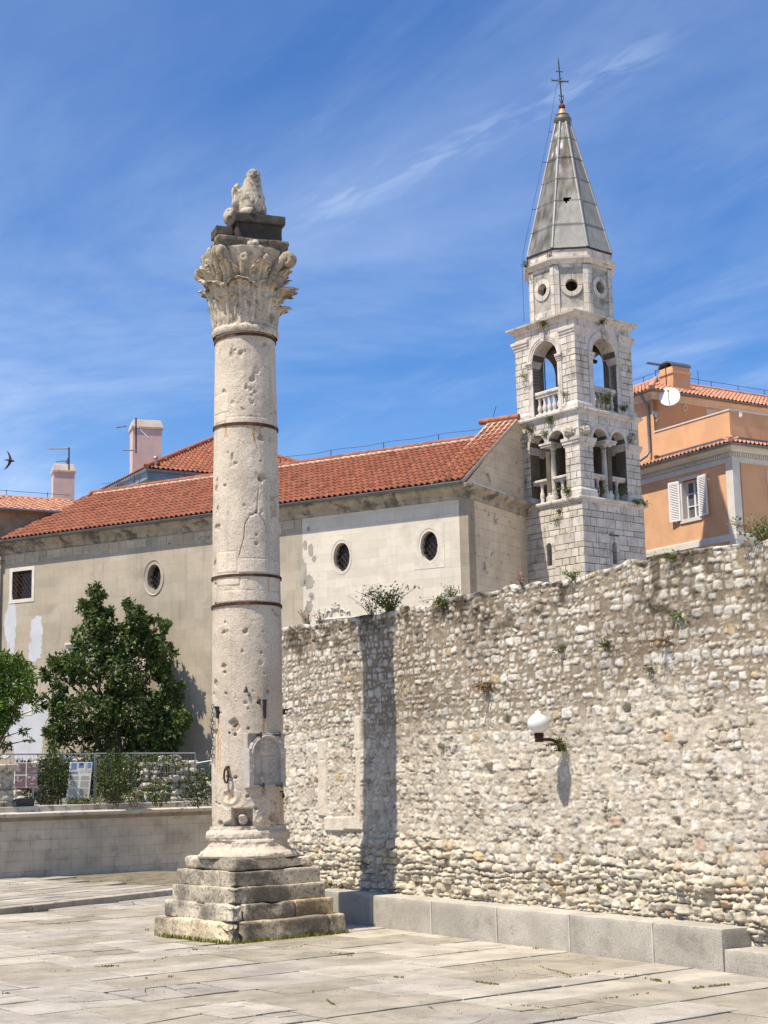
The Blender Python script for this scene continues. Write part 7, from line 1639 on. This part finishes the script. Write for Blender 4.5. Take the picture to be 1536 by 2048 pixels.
for (x0, y0, x1, y1, n) in ((100, 1812 + 38, 140, 1846, 25), (290, 1860, 300, 1861, 40), (95, 1945, 170, 1942, 90), (190, 1935, 250, 1932, 90), (0, 1990, 20, 1988, 60), (380, 1900, 440, 1896, 60), (440, 1890, 480, 1886, 160), (290, 1958, 355, 1953, 80), (300, 1925, 430, 1890, 40), (780, 1955, 815, 1957, 150), (865, 1910, 945, 1903, 90), (950, 1965, 1005, 1972, 180), (1080, 1935, 1140, 1952, 80), (1290, 1958, 1340, 1966, 120), (1380, 1978, 1460, 1970, 150), (1120, 1958, 1200, 1945, 60), (1220, 1950, 1330, 1952, 60), (625, 1985, 700, 2030, 130), (840, 2005, 910, 2045, 60), (560, 1900, 700, 1880, 70), (1065, 1898, 1080, 1899, 60), (170, 1746, 186, 1745, 60), (195, 1763, 270, 1760, 80), (640, 1905, 720, 1915, 60), (1020, 2010, 1100, 2018, 50), (1200, 2000, 1300, 1988, 60), (0, 1770, 60, 1768, 50)):
    for i in range(int(n * 1.3)):
        k = NG.uniform();
        if vnoise(np.array([[k * 7 + x0, y0 * .1, 0]]), 23)[0] < -.05: continue
        x, y = x0 + (x1 - x0) * k, y0 + (y1 - y0) * k + NG.normal() * .8
        z = .14 if y < 1790 else 0.0; PS.append((on_z(x, y, z), NG.uniform(.008, .030)))
for i in range(700):
    # joints of the paving field: scattered along its two directions
    x, y = NG.uniform(0, 1536), 1800 + 248 * NG.uniform() ** 1.2; p = on_z(x, y, 0)
    if (p - WO).dot(WX) > -.05 or not in_front_step(p) or (p - CC).length < 1.9: continue
    if vnoise(np.array([[p.x * .55, p.y * .55, 0]]), 19)[0] < .1: continue
    d = PX if NG.uniform() < .7 else PY
    for k in range(3): PS.append((p + d * NG.normal() * .12, NG.uniform(.006, .02)))
VV2 = []; 
for p, h in PS:
    a = NG.normal(size=3) * .6; w = Vector((a[0], a[1], 0)).normalized() * (.010 + h * .12); t = Vector((a[1] * .5, a[0] * .5, 1)).normalized() * h
    VV2 += [p - w - Z * .01, p + w - Z * .01, p + t + w * .2, p + t - w * .4]
V = np.array([tuple(v) for v in VV2]); F = np.arange(len(V)).reshape(-1, 4)
o = mesh_np('joint_weeds', V, F, M['moss'], None, np.repeat(leaf_tint(len(F), None, .35) * np.array([2.1, 1.7, 1.5]), 4, 0)); tag(o, kind='stuff')

# ------------------------------------------------------------------ swift
sp_ = at(20, 921, 26); sw = MB()
sw.lathe([(0, -.105), (.012, -.085), (.022, -.04), (.026, .0), (.024, .04), (.018, .075), (.012, .09), (.0, .10)], None, 12, ax=Fr((0, 0, 0), (0, 1, 0), (0, 0, 1), (1, .0, -.05)))
for sg in (-1, 1):
    pr = [(.045, .0), (.03, .05), (-.0, .11), (-.045, .17), (-.10, .215)]; tr2 = [(-.03, .0), (-.03, .05), (-.045, .10), (-.075, .16), (-.104, .213)]
    pts = [Vector((a - .0, -.01 + .25 * b, sg * b)) for a, b in pr] + [Vector((a, -.01 + .25 * b, sg * b)) for a, b in tr2[::-1]]
    for i in range(4): sw.prism([pts[i], pts[i + 1], pts[8 - i], pts[9 - i]], (0, .006, 0))
    sw.prism([Vector((-.09, 0, 0)), Vector((-.09, 0, sg * .012)), Vector((-.155, 0, sg * .035))], (0, .004, 0))
o = sw.build('swift', M['feather']); o.scale = (.8,) * 3; o.location = sp_; o.rotation_euler = (0, .12, math.radians(8)); tag(o, 'dark swift with curved wings flying at the far left', 'bird')
